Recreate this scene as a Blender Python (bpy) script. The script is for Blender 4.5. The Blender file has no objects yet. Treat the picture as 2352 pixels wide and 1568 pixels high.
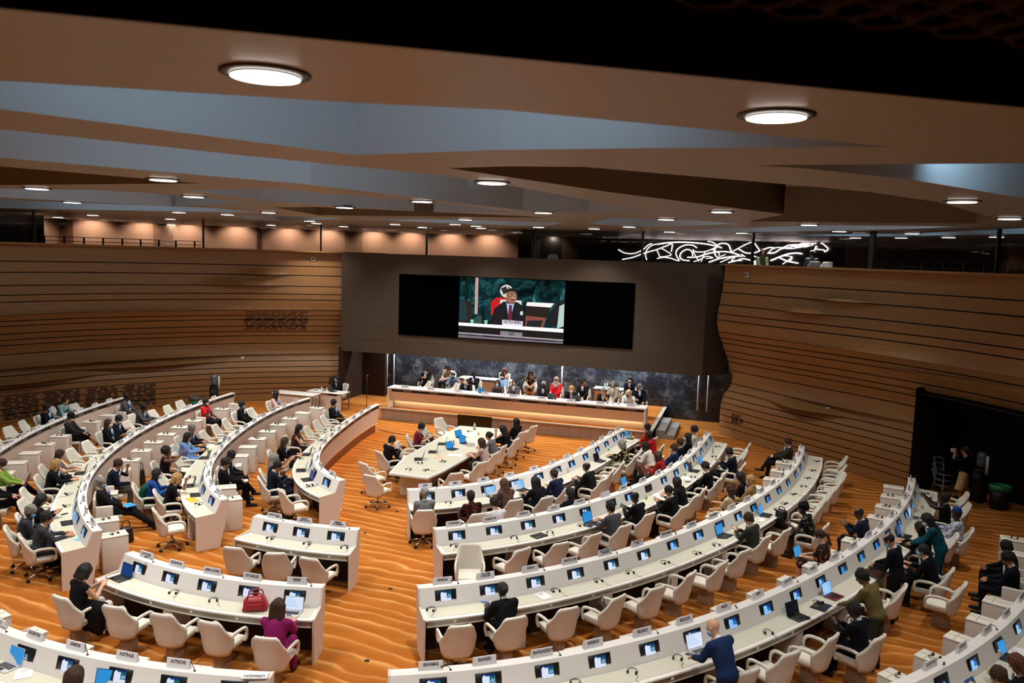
import bpy, bmesh, math, random
import numpy as np
from mathutils import Vector, Matrix
from mathutils.geometry import delaunay_2d_cdt
random.seed(7)
SC = bpy.context.scene
COL = SC.collection

# ---------------------------------------------------------------- camera
# room frame: x across the hall, y along its axis towards the podium, z up (metres)
CAM = Vector((8.33, -15.27, 6.70))
FPX, YH, ROLL, YAW = 1829.0, 585.99, 0.03069, -0.28696
_p = math.atan((784 - YH) * math.cos(ROLL) / FPX)
_F = Vector((0, math.cos(_p), -math.sin(_p)))
_R0 = Vector((1, 0, 0)); _U0 = _R0.cross(_F)
_R = _R0 * math.cos(ROLL) + _U0 * math.sin(ROLL)
_U = -_R0 * math.sin(ROLL) + _U0 * math.cos(ROLL)
def _room(v):
    c, s = math.cos(YAW), math.sin(YAW)
    return Vector((v.x * c + v.y * s, -v.x * s + v.y * c, v.z))
FW, RT, UP = _room(_F), _room(_R), _room(_U)
cam_data = bpy.data.cameras.new('camera')
cam_data.sensor_width = 36.0
cam_data.lens = 36.0 * FPX / 2352.0
cam_data.clip_end = 200
cam_data.dof.use_dof = True
cam_data.dof.focus_distance = 21.0
cam_data.dof.aperture_fstop = 1.6
cam = bpy.data.objects.new('camera', cam_data)
COL.objects.link(cam)
M = Matrix.Identity(4)
for i in range(3):
    M[i][0], M[i][1], M[i][2], M[i][3] = RT[i], UP[i], -FW[i], CAM[i]
cam.matrix_world = M
SC.camera = cam

def ray(px, py):
    return FW * FPX + RT * (px - 1176) - UP * (py - 784)
def at(px, py, z):
    d = ray(px, py); t = (z - CAM.z) / d.z
    return CAM + d * t
def on_y(px, py, y):
    d = ray(px, py); t = (y - CAM.y) / d.y
    return CAM + d * t

# ---------------------------------------------------------------- world, exposure
w = bpy.data.worlds.new('world'); SC.world = w; w.use_nodes = True
w.node_tree.nodes['Background'].inputs[0].default_value = (0.9, 0.75, 0.6, 1)
w.node_tree.nodes['Background'].inputs[1].default_value = 0.0
SC.view_settings.view_transform = 'Standard'
SC.view_settings.look = 'None'
SC.view_settings.gamma = 1.0
SC.view_settings.use_curve_mapping = False
SC.view_settings.exposure = 0.0
cy = SC.cycles
cy.max_bounces = 5; cy.diffuse_bounces = 3; cy.glossy_bounces = 2
cy.transmission_bounces = 3; cy.transparent_max_bounces = 8
cy.caustics_reflective = False; cy.caustics_refractive = False
cy.sample_clamp_indirect = 4.0
cy.use_denoising = True
cy.use_adaptive_sampling = True
cy.adaptive_threshold = 0.025
cy.use_light_tree = True

# ---------------------------------------------------------------- lights of the hall
SPOT_W = 1520.0          # each ceiling downlight
GALLERY_W = 62.0
COVE_W = 11.0
def lamp(name, kind, loc, energy, color, aim=(0, 0, -1), **kw):
    l = bpy.data.lights.new(name, kind); l.energy = energy; l.color = color
    for k, v in kw.items(): setattr(l, k, v)
    o = bpy.data.objects.new(name, l); COL.objects.link(o)
    o.location = loc
    o.rotation_euler = Vector(aim).to_track_quat('-Z', 'Y').to_euler()
    return o
CEIL_Z = 7.8
WARM = (1.0, 0.80, 0.58); NEUT = (1.0, 0.955, 0.90); COOL = (0.46, 0.74, 1.0)

# ---------------------------------------------------------------- materials
def lin(c):
    if isinstance(c, str):
        c = c.lstrip('#'); c = [int(c[i:i+2], 16) / 255 for i in (0, 2, 4)]
    return tuple(x / 12.92 if x <= .04045 else ((x + .055) / 1.055) ** 2.4 for x in c)
_M = {}
def mat(name, col='#808080', rough=.5, metal=0., emit=None, estr=0., spec=.5, noise=0., nscale=30., alpha=1.):
    if name in _M: return _M[name]
    m = bpy.data.materials.new(name); m.use_nodes = True; _M[name] = m
    nt = m.node_tree; b = nt.nodes['Principled BSDF']
    c = (*lin(col), 1)
    b.inputs['Base Color'].default_value = c
    b.inputs['Roughness'].default_value = rough
    b.inputs['Metallic'].default_value = metal
    b.inputs['Specular IOR Level'].default_value = spec
    if emit is not None:
        b.inputs['Emission Color'].default_value = (*lin(emit), 1)
        b.inputs['Emission Strength'].default_value = estr
    if noise:
        tc = nt.nodes.new('ShaderNodeTexCoord'); n = nt.nodes.new('ShaderNodeTexNoise')
        n.inputs['Scale'].default_value = nscale; n.inputs['Detail'].default_value = 3
        mx = nt.nodes.new('ShaderNodeMix'); mx.data_type = 'RGBA'
        mx.inputs['A'].default_value = (*[x * (1 - noise) for x in c[:3]], 1)
        mx.inputs['B'].default_value = (*[min(1, x * (1 + noise)) for x in c[:3]], 1)
        nt.links.new(tc.outputs['Object'], n.inputs['Vector'])
        nt.links.new(n.outputs['Fac'], mx.inputs['Factor'])
        nt.links.new(mx.outputs['Result'], b.inputs['Base Color'])
    return m
def cloth(col, rough=.85):
    """fabric; 'a~b' is a print of b on a"""
    nm = 'cloth_' + col
    if nm in _M: return _M[nm]
    a, _, c2 = col.partition('~')
    m = mat(nm, '#' + a, rough, spec=.15, noise=.22, nscale=14.); nt = m.node_tree; b = nt.nodes['Principled BSDF']; N = nt.nodes.new
    tc = N('ShaderNodeTexCoord'); n = N('ShaderNodeTexNoise'); n.inputs['Scale'].default_value = 9.; n.inputs['Detail'].default_value = 3; n.inputs['Distortion'].default_value = .8
    bp = N('ShaderNodeBump'); bp.inputs['Strength'].default_value = .55; bp.inputs['Distance'].default_value = .03
    nt.links.new(tc.outputs['Object'], n.inputs['Vector']); nt.links.new(n.outputs['Fac'], bp.inputs['Height']); nt.links.new(bp.outputs[0], b.inputs['Normal'])
    if c2:
        v = N('ShaderNodeTexVoronoi'); v.inputs['Scale'].default_value = 17.; r = N('ShaderNodeValToRGB'); r.color_ramp.interpolation = 'CONSTANT'
        e = r.color_ramp.elements; e[0].position = 0.; e[0].color = (*lin(c2), 1); e[1].position = .36; e[1].color = (*lin(a), 1)
        nt.links.new(tc.outputs['Object'], v.inputs['Vector']); nt.links.new(v.outputs['Distance'], r.inputs[0]); nt.links.new(r.outputs[0], b.inputs['Base Color'])
    return m
# ---------------------------------------------------------------- mesh helpers
class MB:
    """collects vertices, faces and material slots for ONE mesh object"""
    def __init__(s): s.v = []; s.f = []; s.mi = []; s.smooth = []
    def add(s, vs, fs, mi=0, smooth=False):
        b = len(s.v); s.v += [tuple(x) for x in vs]
        for f in fs: s.f.append([b + i for i in f]); s.mi.append(mi); s.smooth.append(smooth)
        return s
    def box(s, c, d, mi=0, rz=0., taper=1.):
        x, y, z = [q / 2 for q in d]; co, si = math.cos(rz), math.sin(rz); vs = []
        for dz in (-1, 1):
            t = 1. if dz < 0 else taper
            for dx, dy in ((-1, -1), (1, -1), (1, 1), (-1, 1)):
                X, Y = dx * x * t, dy * y * t
                vs.append((c[0] + X * co - Y * si, c[1] + X * si + Y * co, c[2] + dz * z))
        return s.add(vs, [(3, 2, 1, 0), (4, 5, 6, 7), (0, 1, 5, 4), (1, 2, 6, 5), (2, 3, 7, 6), (3, 0, 4, 7)], mi)
    def tube(s, pts, r, n=8, mi=0, cap=True, flat=1.):
        pts = [Vector(p) for p in pts]; vs = []; fs = []
        rr = r if hasattr(r, '__len__') else [r] * len(pts)
        ref = Vector((0, 0, 1))
        for i, p in enumerate(pts):
            t = (pts[min(i + 1, len(pts) - 1)] - pts[max(i - 1, 0)]).normalized()
            a = ref - t * ref.dot(t)
            if a.length < .05: a = Vector((0, 1, 0)) - t * t.y
            if a.length < .05: a = Vector((1, 0, 0)) - t * t.x
            a.normalize(); b = t.cross(a)
            for k in range(n):
                q = 2 * math.pi * k / n
                vs.append(p + (a * math.sin(q) * flat + b * math.cos(q)) * rr[i])
        for i in range(len(pts) - 1):
            for k in range(n):
                k2 = (k + 1) % n
                fs.append((i * n + k, i * n + k2, (i + 1) * n + k2, (i + 1) * n + k))
        if cap:
            fs.append(tuple(range(n - 1, -1, -1))); fs.append(tuple((len(pts) - 1) * n + k for k in range(n)))
        return s.add(vs, fs, mi, True)
    def lathe(s, prof, n=16, c=(0, 0, 0), mi=0, sx=1., sy=1.):
        vs = []; fs = []
        for r, z in prof:
            for k in range(n):
                q = 2 * math.pi * k / n
                vs.append((c[0] + r * math.cos(q) * sx, c[1] + r * math.sin(q) * sy, c[2] + z))
        for i in range(len(prof) - 1):
            for k in range(n):
                k2 = (k + 1) % n
                fs.append((i * n + k, i * n + k2, (i + 1) * n + k2, (i + 1) * n + k))
        fs.append(tuple(range(n - 1, -1, -1))); fs.append(tuple((len(prof) - 1) * n + k for k in range(n)))
        return s.add(vs, fs, mi, True)
    def prism(s, poly, z0, z1, mi=0):
        n = len(poly)
        return s.add([(x, y, z0) for x, y in poly] + [(x, y, z1) for x, y in poly],
                     [tuple(range(n - 1, -1, -1)), tuple(range(n, 2 * n))] + [(i, (i + 1) % n, n + (i + 1) % n, n + i) for i in range(n)], mi)
    def mesh(s, name, mats):
        me = bpy.data.meshes.new(name)
        me.from_pydata(s.v, [], s.f)
        for m in mats: me.materials.append(m)
        me.polygons.foreach_set('material_index', s.mi)
        me.polygons.foreach_set('use_smooth', s.smooth)
        me.update(); return me
    def build(s, name, mats, parent=None, loc=None, rz=None, fix=False):
        if not isinstance(mats, (list, tuple)): mats = [mats]
        me = s.mesh(name, mats)
        if fix:
            bm = bmesh.new(); bm.from_mesh(me); bmesh.ops.recalc_face_normals(bm, faces=bm.faces); bm.to_mesh(me); bm.free()
        return link(name, me, parent, loc, rz)
def link(name, data, parent=None, loc=None, rz=None):
    o = bpy.data.objects.new(name, data); COL.objects.link(o)
    if parent is not None: o.parent = parent
    if loc is not None: o.location = loc
    if rz is not None: o.rotation_euler = (0, 0, rz)
    return o
def bevel(o, w=.01, seg=2):
    m = o.modifiers.new('bevel', 'BEVEL'); m.width = w; m.segments = seg; m.limit_method = 'ANGLE'; m.angle_limit = .6
    return o
def bevel_mesh(me, w, seg=2, angle=.6):
    bm = bmesh.new(); bm.from_mesh(me)
    es = [e for e in bm.edges if len(e.link_faces) == 2 and e.calc_face_angle(0) > angle]
    bmesh.ops.bevel(bm, geom=es, offset=w, segments=seg, affect='EDGES', profile=.5, clamp_overlap=True)
    bmesh.ops.recalc_face_normals(bm, faces=bm.faces)
    bm.to_mesh(me); bm.free()
    for p in me.polygons: p.use_smooth = True
    return me
def empty(name, loc=(0, 0, 0), rz=0.):
    o = bpy.data.objects.new(name, None); COL.objects.link(o); o.location = loc; o.rotation_euler = (0, 0, rz)
    o.empty_display_size = .1
    return o
def tag(o, label, cat, group=None, kind=None):
    o['label'] = label; o['category'] = cat
    if group: o['group'] = group
    if kind: o['kind'] = kind
    return o
def struct(o, label=None):
    o['kind'] = 'structure'
    if label: o['label'] = label
    return o
def kids(o): return list(o.children)
def dup(root, loc, rz):
    r = root.copy(); COL.objects.link(r); r.location = loc; r.rotation_euler = (0, 0, rz)
    for ch in kids(root):
        c = ch.copy(); COL.objects.link(c); c.parent = r
        for g in kids(ch):
            d = g.copy(); COL.objects.link(d); d.parent = c
    return r
ORD = 'first second third fourth fifth sixth seventh eighth ninth tenth eleventh twelfth thirteenth fourteenth fifteenth sixteenth seventeenth eighteenth nineteenth twentieth'.split()

class Curve2:
    """a plan curve with arc length and the normal towards the seats (right of travel)"""
    def __init__(s, pts):
        s.p = np.array(pts, float)
        s.L = np.r_[0, np.cumsum(np.hypot(*np.diff(s.p, axis=0).T))]
        T = np.gradient(s.p, axis=0); T /= np.hypot(*T.T)[:, None]
        s.n = np.c_[T[:, 1], -T[:, 0]]
        s.len = s.L[-1]
    def at(s, q, u=0.):
        f = lambda A: np.array([np.interp(q, s.L, A[:, 0]), np.interp(q, s.L, A[:, 1])])
        n = f(s.n); n /= np.hypot(*n)
        P = f(s.p)
        if q < 0: P = P + (s.p[0] - s.p[1]) / np.hypot(*(s.p[0] - s.p[1])) * (-q)
        if q > s.len: P = P + (s.p[-1] - s.p[-2]) / np.hypot(*(s.p[-1] - s.p[-2])) * (q - s.len)
        return P + n * u
    def yaw(s, q):
        """z rotation that turns local +y towards the outer side (away from the seats)"""
        f = lambda A: np.array([np.interp(q, s.L, A[:, 0]), np.interp(q, s.L, A[:, 1])])
        n = -f(s.n)
        return math.atan2(-n[0], n[1])
    def sweep(s, mb, prof, q0=0., q1=None, step=.22, mi=0, caps=True):
        q1 = s.len if q1 is None else q1
        m = max(2, int((q1 - q0) / step) + 1); n = len(prof); vs = []; fs = []
        for q in np.linspace(q0, q1, m):
            for u, z in prof:
                P = s.at(q, u); vs.append((P[0], P[1], z))
        for i in range(m - 1):
            for k in range(n):
                k2 = (k + 1) % n
                fs.append((i * n + k, (i + 1) * n + k, (i + 1) * n + k2, i * n + k2))
        if caps:
            fs.append(tuple(range(n))); fs.append(tuple((m - 1) * n + k for k in range(n - 1, -1, -1)))
        mb.add(vs, fs, mi)
        return mb
# ================================================================ the setting
def smooth_curve(pts, n=60, closed=False):
    """Catmull-Rom through plan points, resampled evenly"""
    P = np.array(pts, float); Q = []
    E = np.r_[[2 * P[0] - P[1]], P, [2 * P[-1] - P[-2]]]
    for i in range(len(P) - 1):
        a, b, c, d = E[i:i + 4]
        for t in np.linspace(0, 1, 12, endpoint=False):
            Q.append(.5 * (2 * b + (c - a) * t + (2 * a - 5 * b + 4 * c - d) * t * t + (3 * b - a - 3 * c + d) * t ** 3))
    Q.append(P[-1]); Q = np.array(Q)
    L = np.r_[0, np.cumsum(np.hypot(*np.diff(Q, axis=0).T))]
    ss = np.linspace(0, L[-1], n)
    return np.c_[np.interp(ss, L, Q[:, 0]), np.interp(ss, L, Q[:, 1])]

# ---- wood, carpet and other structural materials
def wood_mat(name, c0, c1, rough=.45):
    m = bpy.data.materials.new(name); m.use_nodes = True; nt = m.node_tree; b = nt.nodes['Principled BSDF']
    tc = nt.nodes.new('ShaderNodeTexCoord'); mp = nt.nodes.new('ShaderNodeMapping')
    mp.inputs['Scale'].default_value = (.5, .5, 14)
    n = nt.nodes.new('ShaderNodeTexNoise'); n.inputs['Scale'].default_value = 5; n.inputs['Detail'].default_value = 6
    r = nt.nodes.new('ShaderNodeValToRGB')
    r.color_ramp.elements[0].position = .3; r.color_ramp.elements[0].color = (*lin(c0), 1)
    r.color_ramp.elements[1].position = .75; r.color_ramp.elements[1].color = (*lin(c1), 1)
    nt.links.new(tc.outputs['Object'], mp.inputs[0]); nt.links.new(mp.outputs[0], n.inputs['Vector'])
    nt.links.new(n.outputs['Fac'], r.inputs[0]); nt.links.new(r.outputs[0], b.inputs['Base Color'])
    b.inputs['Roughness'].default_value = rough; b.inputs['Specular IOR Level'].default_value = .35
    return m
def carpet_mat():
    m = bpy.data.materials.new('orange_carpet'); m.use_nodes = True; nt = m.node_tree; b = nt.nodes['Principled BSDF']
    N = nt.nodes.new; Lk = nt.links.new
    def M_(op, a, b_=None):
        n = N('ShaderNodeMath'); n.operation = op
        for i, q in enumerate((a, b_)):
            if q is None: continue
            if isinstance(q, (int, float)): n.inputs[i].default_value = q
            else: Lk(q, n.inputs[i])
        return n.outputs[0]
    def noise(scale, sc, det=2., rough=.5):
        mp = N('ShaderNodeMapping'); mp.inputs['Scale'].default_value = sc; Lk(tc.outputs['Object'], mp.inputs[0])
        n = N('ShaderNodeTexNoise'); n.inputs['Scale'].default_value = scale; n.inputs['Detail'].default_value = det; n.inputs['Roughness'].default_value = rough
        Lk(mp.outputs[0], n.inputs['Vector']); return n.outputs['Fac']
    tc = N('ShaderNodeTexCoord'); sx = N('ShaderNodeSeparateXYZ'); Lk(tc.outputs['Object'], sx.inputs[0])
    warp = M_('ADD', M_('MULTIPLY', noise(.5, (.8, 1.2, 1), 2., .5), .95), M_('MULTIPLY', noise(1.9, (1, 1, 1), 1.5), .12))
    yy = M_('ADD', M_('ADD', sx.outputs[1], M_('MULTIPLY', sx.outputs[0], .10)), warp)
    ph = M_('FRACT', M_('MULTIPLY', yy, 3.0))                     # one ridge every third of a metre
    r1 = N('ShaderNodeValToRGB'); e = r1.color_ramp.elements
    e[0].position = 0.; e[0].color = (*lin('#a5601f'), 1)
    e[1].position = 1.; e[1].color = (*lin('#a5601f'), 1)
    for p, c in ((.30, '#a96524'), (.62, '#b06f2e'), (.76, '#cb9350'), (.83, '#dba86c'), (.90, '#be7832')):
        k = e.new(p); k.color = (*lin(c), 1)
    Lk(ph, r1.inputs[0])
    base = N('ShaderNodeRGB'); base.outputs[0].default_value = (*lin('#ac6627'), 1)
    vis = N('ShaderNodeMapRange'); vis.inputs['From Min'].default_value = .34; vis.inputs['From Max'].default_value = .62; vis.inputs['To Min'].default_value = .35
    Lk(noise(.8, (.8, 2.2, 1), 2.), vis.inputs['Value'])
    mx = N('ShaderNodeMix'); mx.data_type = 'RGBA'; Lk(vis.outputs[0], mx.inputs['Factor']); Lk(base.outputs[0], mx.inputs['A']); Lk(r1.outputs[0], mx.inputs['B'])
    r2 = N('ShaderNodeValToRGB'); r2.color_ramp.elements[0].position = .32; r2.color_ramp.elements[0].color = (.76, .68, .60, 1)
    r2.color_ramp.elements[1].position = .60; r2.color_ramp.elements[1].color = (1.03, 1.0, 1.0, 1)
    Lk(noise(1.1, (.7, 2.4, 1), 5., .62), r2.inputs[0])
    m2 = N('ShaderNodeMix'); m2.data_type = 'RGBA'; m2.blend_type = 'MULTIPLY'; m2.inputs['Factor'].default_value = .75
    Lk(mx.outputs['Result'], m2.inputs['A']); Lk(r2.outputs[0], m2.inputs['B']); Lk(m2.outputs['Result'], b.inputs['Base Color'])
    b.inputs['Roughness'].default_value = .95; b.inputs['Specular IOR Level'].default_value = .1
    return m
def marble_mat():
    m = bpy.data.materials.new('dark_marble'); m.use_nodes = True; nt = m.node_tree; b = nt.nodes['Principled BSDF']
    N = nt.nodes.new; Lk = nt.links.new
    tc = N('ShaderNodeTexCoord')
    n = N('ShaderNodeTexNoise'); n.inputs['Scale'].default_value = 1.3; n.inputs['Detail'].default_value = 9; n.inputs['Roughness'].default_value = .68
    r = N('ShaderNodeValToRGB'); e = r.color_ramp.elements
    e[0].position = .34; e[0].color = (*lin('#17171c'), 1); e[1].position = .78; e[1].color = (*lin('#8d8b82'), 1)
    a = r.color_ramp.elements.new(.5); a.color = (*lin('#262b33'), 1)
    a = r.color_ramp.elements.new(.6); a.color = (*lin('#474d55'), 1)
    v = N('ShaderNodeTexVoronoi'); v.feature = 'DISTANCE_TO_EDGE'; v.inputs['Scale'].default_value = 1.1
    n2 = N('ShaderNodeTexNoise'); n2.inputs['Scale'].default_value = 2.2; n2.inputs['Detail'].default_value = 4
    add = N('ShaderNodeMix'); add.data_type = 'RGBA'; add.blend_type = 'LINEAR_LIGHT'; add.inputs['Factor'].default_value = .6
    r3 = N('ShaderNodeValToRGB'); r3.color_ramp.elements[0].position = 0.; r3.color_ramp.elements[0].color = (*lin('#c9c4b4'), 1)
    r3.color_ramp.elements[1].position = .016; r3.color_ramp.elements[1].color = (0, 0, 0, 1)
    ad = N('ShaderNodeMix'); ad.data_type = 'RGBA'; ad.blend_type = 'ADD'; ad.inputs['Factor'].default_value = .22
    Lk(tc.outputs['Object'], n.inputs['Vector']); Lk(n.outputs['Fac'], r.inputs[0])
    Lk(tc.outputs['Object'], n2.inputs['Vector'])
    Lk(tc.outputs['Object'], add.inputs['A']); Lk(n2.outputs['Color'], add.inputs['B']); Lk(add.outputs['Result'], v.inputs['Vector'])
    Lk(v.outputs['Distance'], r3.inputs[0]); Lk(r.outputs[0], ad.inputs['A']); Lk(r3.outputs[0], ad.inputs['B'])
    Lk(ad.outputs['Result'], b.inputs['Base Color'])
    b.inputs['Roughness'].default_value = .25
    return m
WOOD = wood_mat('oak_boards', '#8f663d', '#a5784a')
GROOVE = mat('dark_groove', '#140904', .9, spec=.1)
CARPET = carpet_mat(); MARBLE = marble_mat()
DARKWOOD = wood_mat('dark_brown_wood', '#2a1a10', '#3a2416', .6)
PANEL = mat('bronze_panel', '#4c4034', .6, spec=.2, noise=.05, nscale=3.)
CEILING = mat('bronze_ceiling', '#928e88', .34, spec=.4)
BLACK = mat('black_paint', '#050404', .6)

# ---- floor
mb = MB(); mb.add([(-32, -26, 0), (32, -26, 0), (32, 24, 0), (-32, 24, 0)], [(0, 1, 2, 3)])
struct(mb.build('floor', CARPET), 'orange wave-patterned carpet')

# ---- wavy oak walls: one board per height band with its own bulge, dark gaps between
LEV = [6.58, 5.94, 5.54, 5.07, 4.73, 4.48, 4.02, 3.78, 3.59, 3.29, 3.05, 2.85, 2.5, 2.0, 1.72, 1.47, 1.26, 1.03, .76, .54, .33, 0.0]
_PZ = [0, .5, 1.0, 1.3, 1.6, 1.9, 2.2, 2.6, 3.0, 3.5, 4.0, 4.4, 4.8, 5.5, 6.2, 7.0]
_PD = [.46, .44, .44, .48, .60, .75, .82, .78, .62, .38, .12, .02, .04, .18, .27, .30]
def prof_out(z): return float(np.interp(z, _PZ, _PD))
def wavy_wall(name, curve, bumps, gap_s=None, gap_z=2.9):
    """curve: plan curve of the upper wall face, seats side on its right; boards bulge into the hall"""
    mb = MB(); C = Curve2(curve); m = 110
    qs = np.linspace(0, C.len, m)
    for i in range(len(LEV) - 1):
        z1, z0 = LEV[i] - .017, LEV[i + 1] + .017
        zs = np.linspace(z0, z1, 4)
        q1 = C.len if (gap_s is None or z0 > gap_z) else gap_s
        qq = qs[qs <= q1 + .01]
        rows = []
        for z in zs:
            row = []
            for q in qq:
                d = -prof_out(z)
                t = (z1 - z) / (z1 - z0)
                for (bi, bq, bw, bh) in bumps:
                    if bi == i: d += bh * t * t * math.exp(-((q - bq) / bw) ** 2)
                P = C.at(q, d); row.append((P[0], P[1], z))
            rows.append(row)
        # back edges so each board has real thickness at the gaps
        bot = [tuple(np.r_[C.at(q, -prof_out(z0) - .25), z0]) for q in qq]  # underside
        top = [tuple(np.r_[C.at(q, -prof_out(z1) - .25), z1]) for q in qq]
        allr = [bot] + rows + [top]; n = len(qq)
        vs = [v for r in allr for v in r]; fs = []
        for a in range(len(allr) - 1):
            for k in range(n - 1):
                fs.append((a * n + k, a * n + k + 1, (a + 1) * n + k + 1, (a + 1) * n + k))
        fs.append(tuple(a * n for a in range(len(allr)))); fs.append(tuple(a * n + n - 1 for a in range(len(allr) - 1, -1, -1)))
        mb.add(vs, fs, 0)
    # dark backing behind the gaps
    for i in range(len(LEV) - 1):
        z1, z0 = LEV[i], LEV[i + 1]
        q1 = C.len if (gap_s is None or z0 > gap_z - .1) else gap_s
        qq = qs[qs <= q1 + .01]; n = len(qq)
        vs = [tuple(np.r_[C.at(q, -prof_out(z) - .10), z]) for z in (z0 - .03, z1 + .03) for q in qq]
        mb.add(vs, [(k, k + 1, n + k + 1, n + k) for k in range(n - 1)], 1)
    # rim on top
    n = m
    vs = []
    for u, z in ((.05, 6.56), (.05, 6.62), (-.5, 6.62), (-.5, 6.56)):
        for q in qs: vs.append(tuple(np.r_[C.at(q, u), z]))
    mb.add(vs, [(a * n + k, a * n + k + 1, ((a + 1) % 4) * n + k + 1, ((a + 1) % 4) * n + k) for a in range(4) for k in range(n - 1)], 0)
    o = mb.build(name, [WOOD, GROOVE], fix=False)
    bm = bmesh.new(); bm.from_mesh(o.data); bmesh.ops.recalc_face_normals(bm, faces=bm.faces); bm.to_mesh(o.data); bm.free()
    return struct(o, 'curved oak board wall with dark gaps'), C
LW = smooth_curve([(-17.2, -8), (-17.9, -3), (-17.9, 1.5), (-17.3, 5.6), (-16.2, 8.9), (-14.6, 11.4), (-12.6, 13.7), (-10.6, 15.2), (-9.0, 16.25), (-7.2, 17.2)], 80)
RW = smooth_curve([(7.2, 16.2), (8.75, 14.55), (10.35, 13.05), (11.85, 11.6), (13.1, 10.2), (14.3, 8.6), (15.6, 6.2), (16.6, 3.0), (17.2, -1), (17.2, -6)], 80)
def wall_q(C, px, py, z):
    """arc position where the sight line through a photo point meets the wall"""
    best = None
    for q in np.linspace(0, C.len, 400):
        P = C.at(q, -prof_out(z)); v = Vector((P[0], P[1], z)) - CAM
        x = 1176 + FPX * v.dot(RT) / v.dot(FW)
        if v.dot(FW) > 0 and (best is None or abs(x - px) < best[0]): best = (abs(x - px), q)
    return best[1]
_lc, _rc = Curve2(LW), Curve2(RW)
BL = lambda i, px, bw, bh: (i, wall_q(_lc, px, 0, (LEV[i] + LEV[i + 1]) / 2), bw, bh)
BR = lambda i, px, bw, bh: (i, wall_q(_rc, px, 0, (LEV[i] + LEV[i + 1]) / 2), bw, bh)
wl, CLW = wavy_wall('wall_left', LW, [BL(1, 600, .75, .32), BL(2, 545, 1.15, .45), BL(5, 230, 6, .28), BL(12, 200, 5.5, .34), BL(13, 330, 2.2, .40), BL(14, 50, 1.8, .55)], float(np.interp(-8.75, LW[:, 0][30:], _lc.L[30:])), 2.1)
_rq = [_rc.L[i] for i in range(80) if RW[i][0] < 13.1][-1]
wr, CRW = wavy_wall('wall_right', RW, [BR(1, 1945, 1.2, .32), BR(2, 1855, .95, .45), BR(5, 2100, 4, .30), BR(7, 2250, 2.5, .3), BR(13, 1850, 1.2, .55), BR(12, 1950, 2.5, .2)], _rq, 2.95)

# slotted ventilation grilles set into the boards
SLOT = mat('vent_slot', '#0a0503', .9)
def vent(C, q0, q1, z0, z1, rows, name='vent_grille', parent=None, rnd=1):
    rr = random.Random(rnd); mb = MB()
    for i in range(rows):
        z = z0 + (z1 - z0) * (i + .5) / rows; q = q0 + rr.uniform(0, .15)
        while q < q1 - .1:
            L = rr.choice([.16, .24, .34, .34, .46]); e = min(q + L, q1)
            A, B = C.at(q, -prof_out(z) + .012), C.at(e, -prof_out(z) + .012); h = .017
            A2, B2 = C.at(q, -prof_out(z) - .05), C.at(e, -prof_out(z) - .05)
            mb.add([(A[0], A[1], z - h), (B[0], B[1], z - h), (B[0], B[1], z + h), (A[0], A[1], z + h),
                    (A2[0], A2[1], z - h), (B2[0], B2[1], z - h), (B2[0], B2[1], z + h), (A2[0], A2[1], z + h)],
                   [(0, 1, 2, 3), (7, 6, 5, 4), (0, 4, 5, 1), (2, 6, 7, 3), (1, 5, 6, 2), (0, 3, 7, 4)])
            q = e + rr.uniform(.05, .12)
    o = mb.build(name, SLOT, parent); o['kind'] = 'structure'
    return o
def near_q(C, p):
    return float(C.L[np.argmin(np.hypot(*(C.p - np.array(p[:2])).T))])
for k, (xa, xb) in enumerate([(2, 90), (98, 184), (191, 272), (279, 360)]):
    vent(CLW, wall_q(CLW, xa, 930, .55), wall_q(CLW, xb, 920, .55), .12, 1.0, 13, parent=wl, rnd=k)
vent(CLW, wall_q(CLW, 558, 740, 3.6), wall_q(CLW, 705, 740, 3.6), 3.12, 3.98, 11, parent=wl, rnd=9)
vent(CLW, wall_q(CLW, 753, 875, .9), wall_q(CLW, 784, 875, .9), .6, 1.0, 6, parent=wl, rnd=10)
vent(CRW, wall_q(CRW, 1676, 965, .7), wall_q(CRW, 1707, 965, .7), .58, .95, 6, parent=wr, rnd=11)

# ---- dark bronze screen wall over the podium
YP = 16.2
x0, x1 = on_y(785, 578, YP).x, on_y(1627, 606, YP).x
zb, zt = 2.27, 6.6
mb = MB()
poly = [(x0, YP), (x1, YP), (x1 + .95, YP + .95), (x1 + .95, 17.2), (x0, 17.2)]
mb.prism(poly, zb, zt)
screen_wall = struct(mb.build('wall_screen', PANEL, fix=True), 'dark bronze wall hanging over the podium')
mb = MB()
for fx in (.16, .32, .48, .64, .80, .93): mb.box((x0 + (x1 - x0) * fx, YP - .001, (zb + zt) / 2), (.012, .006, zt - zb))
for fz in (.13, .27, .41, .55, .69, .84): mb.box(((x0 + x1) / 2, YP - .001, zb + (zt - zb) * fz), (x1 - x0, .006, .012))
struct(mb.build('trim_1', mat('panel_joint', '#3a2f26', .8), screen_wall))

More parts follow.
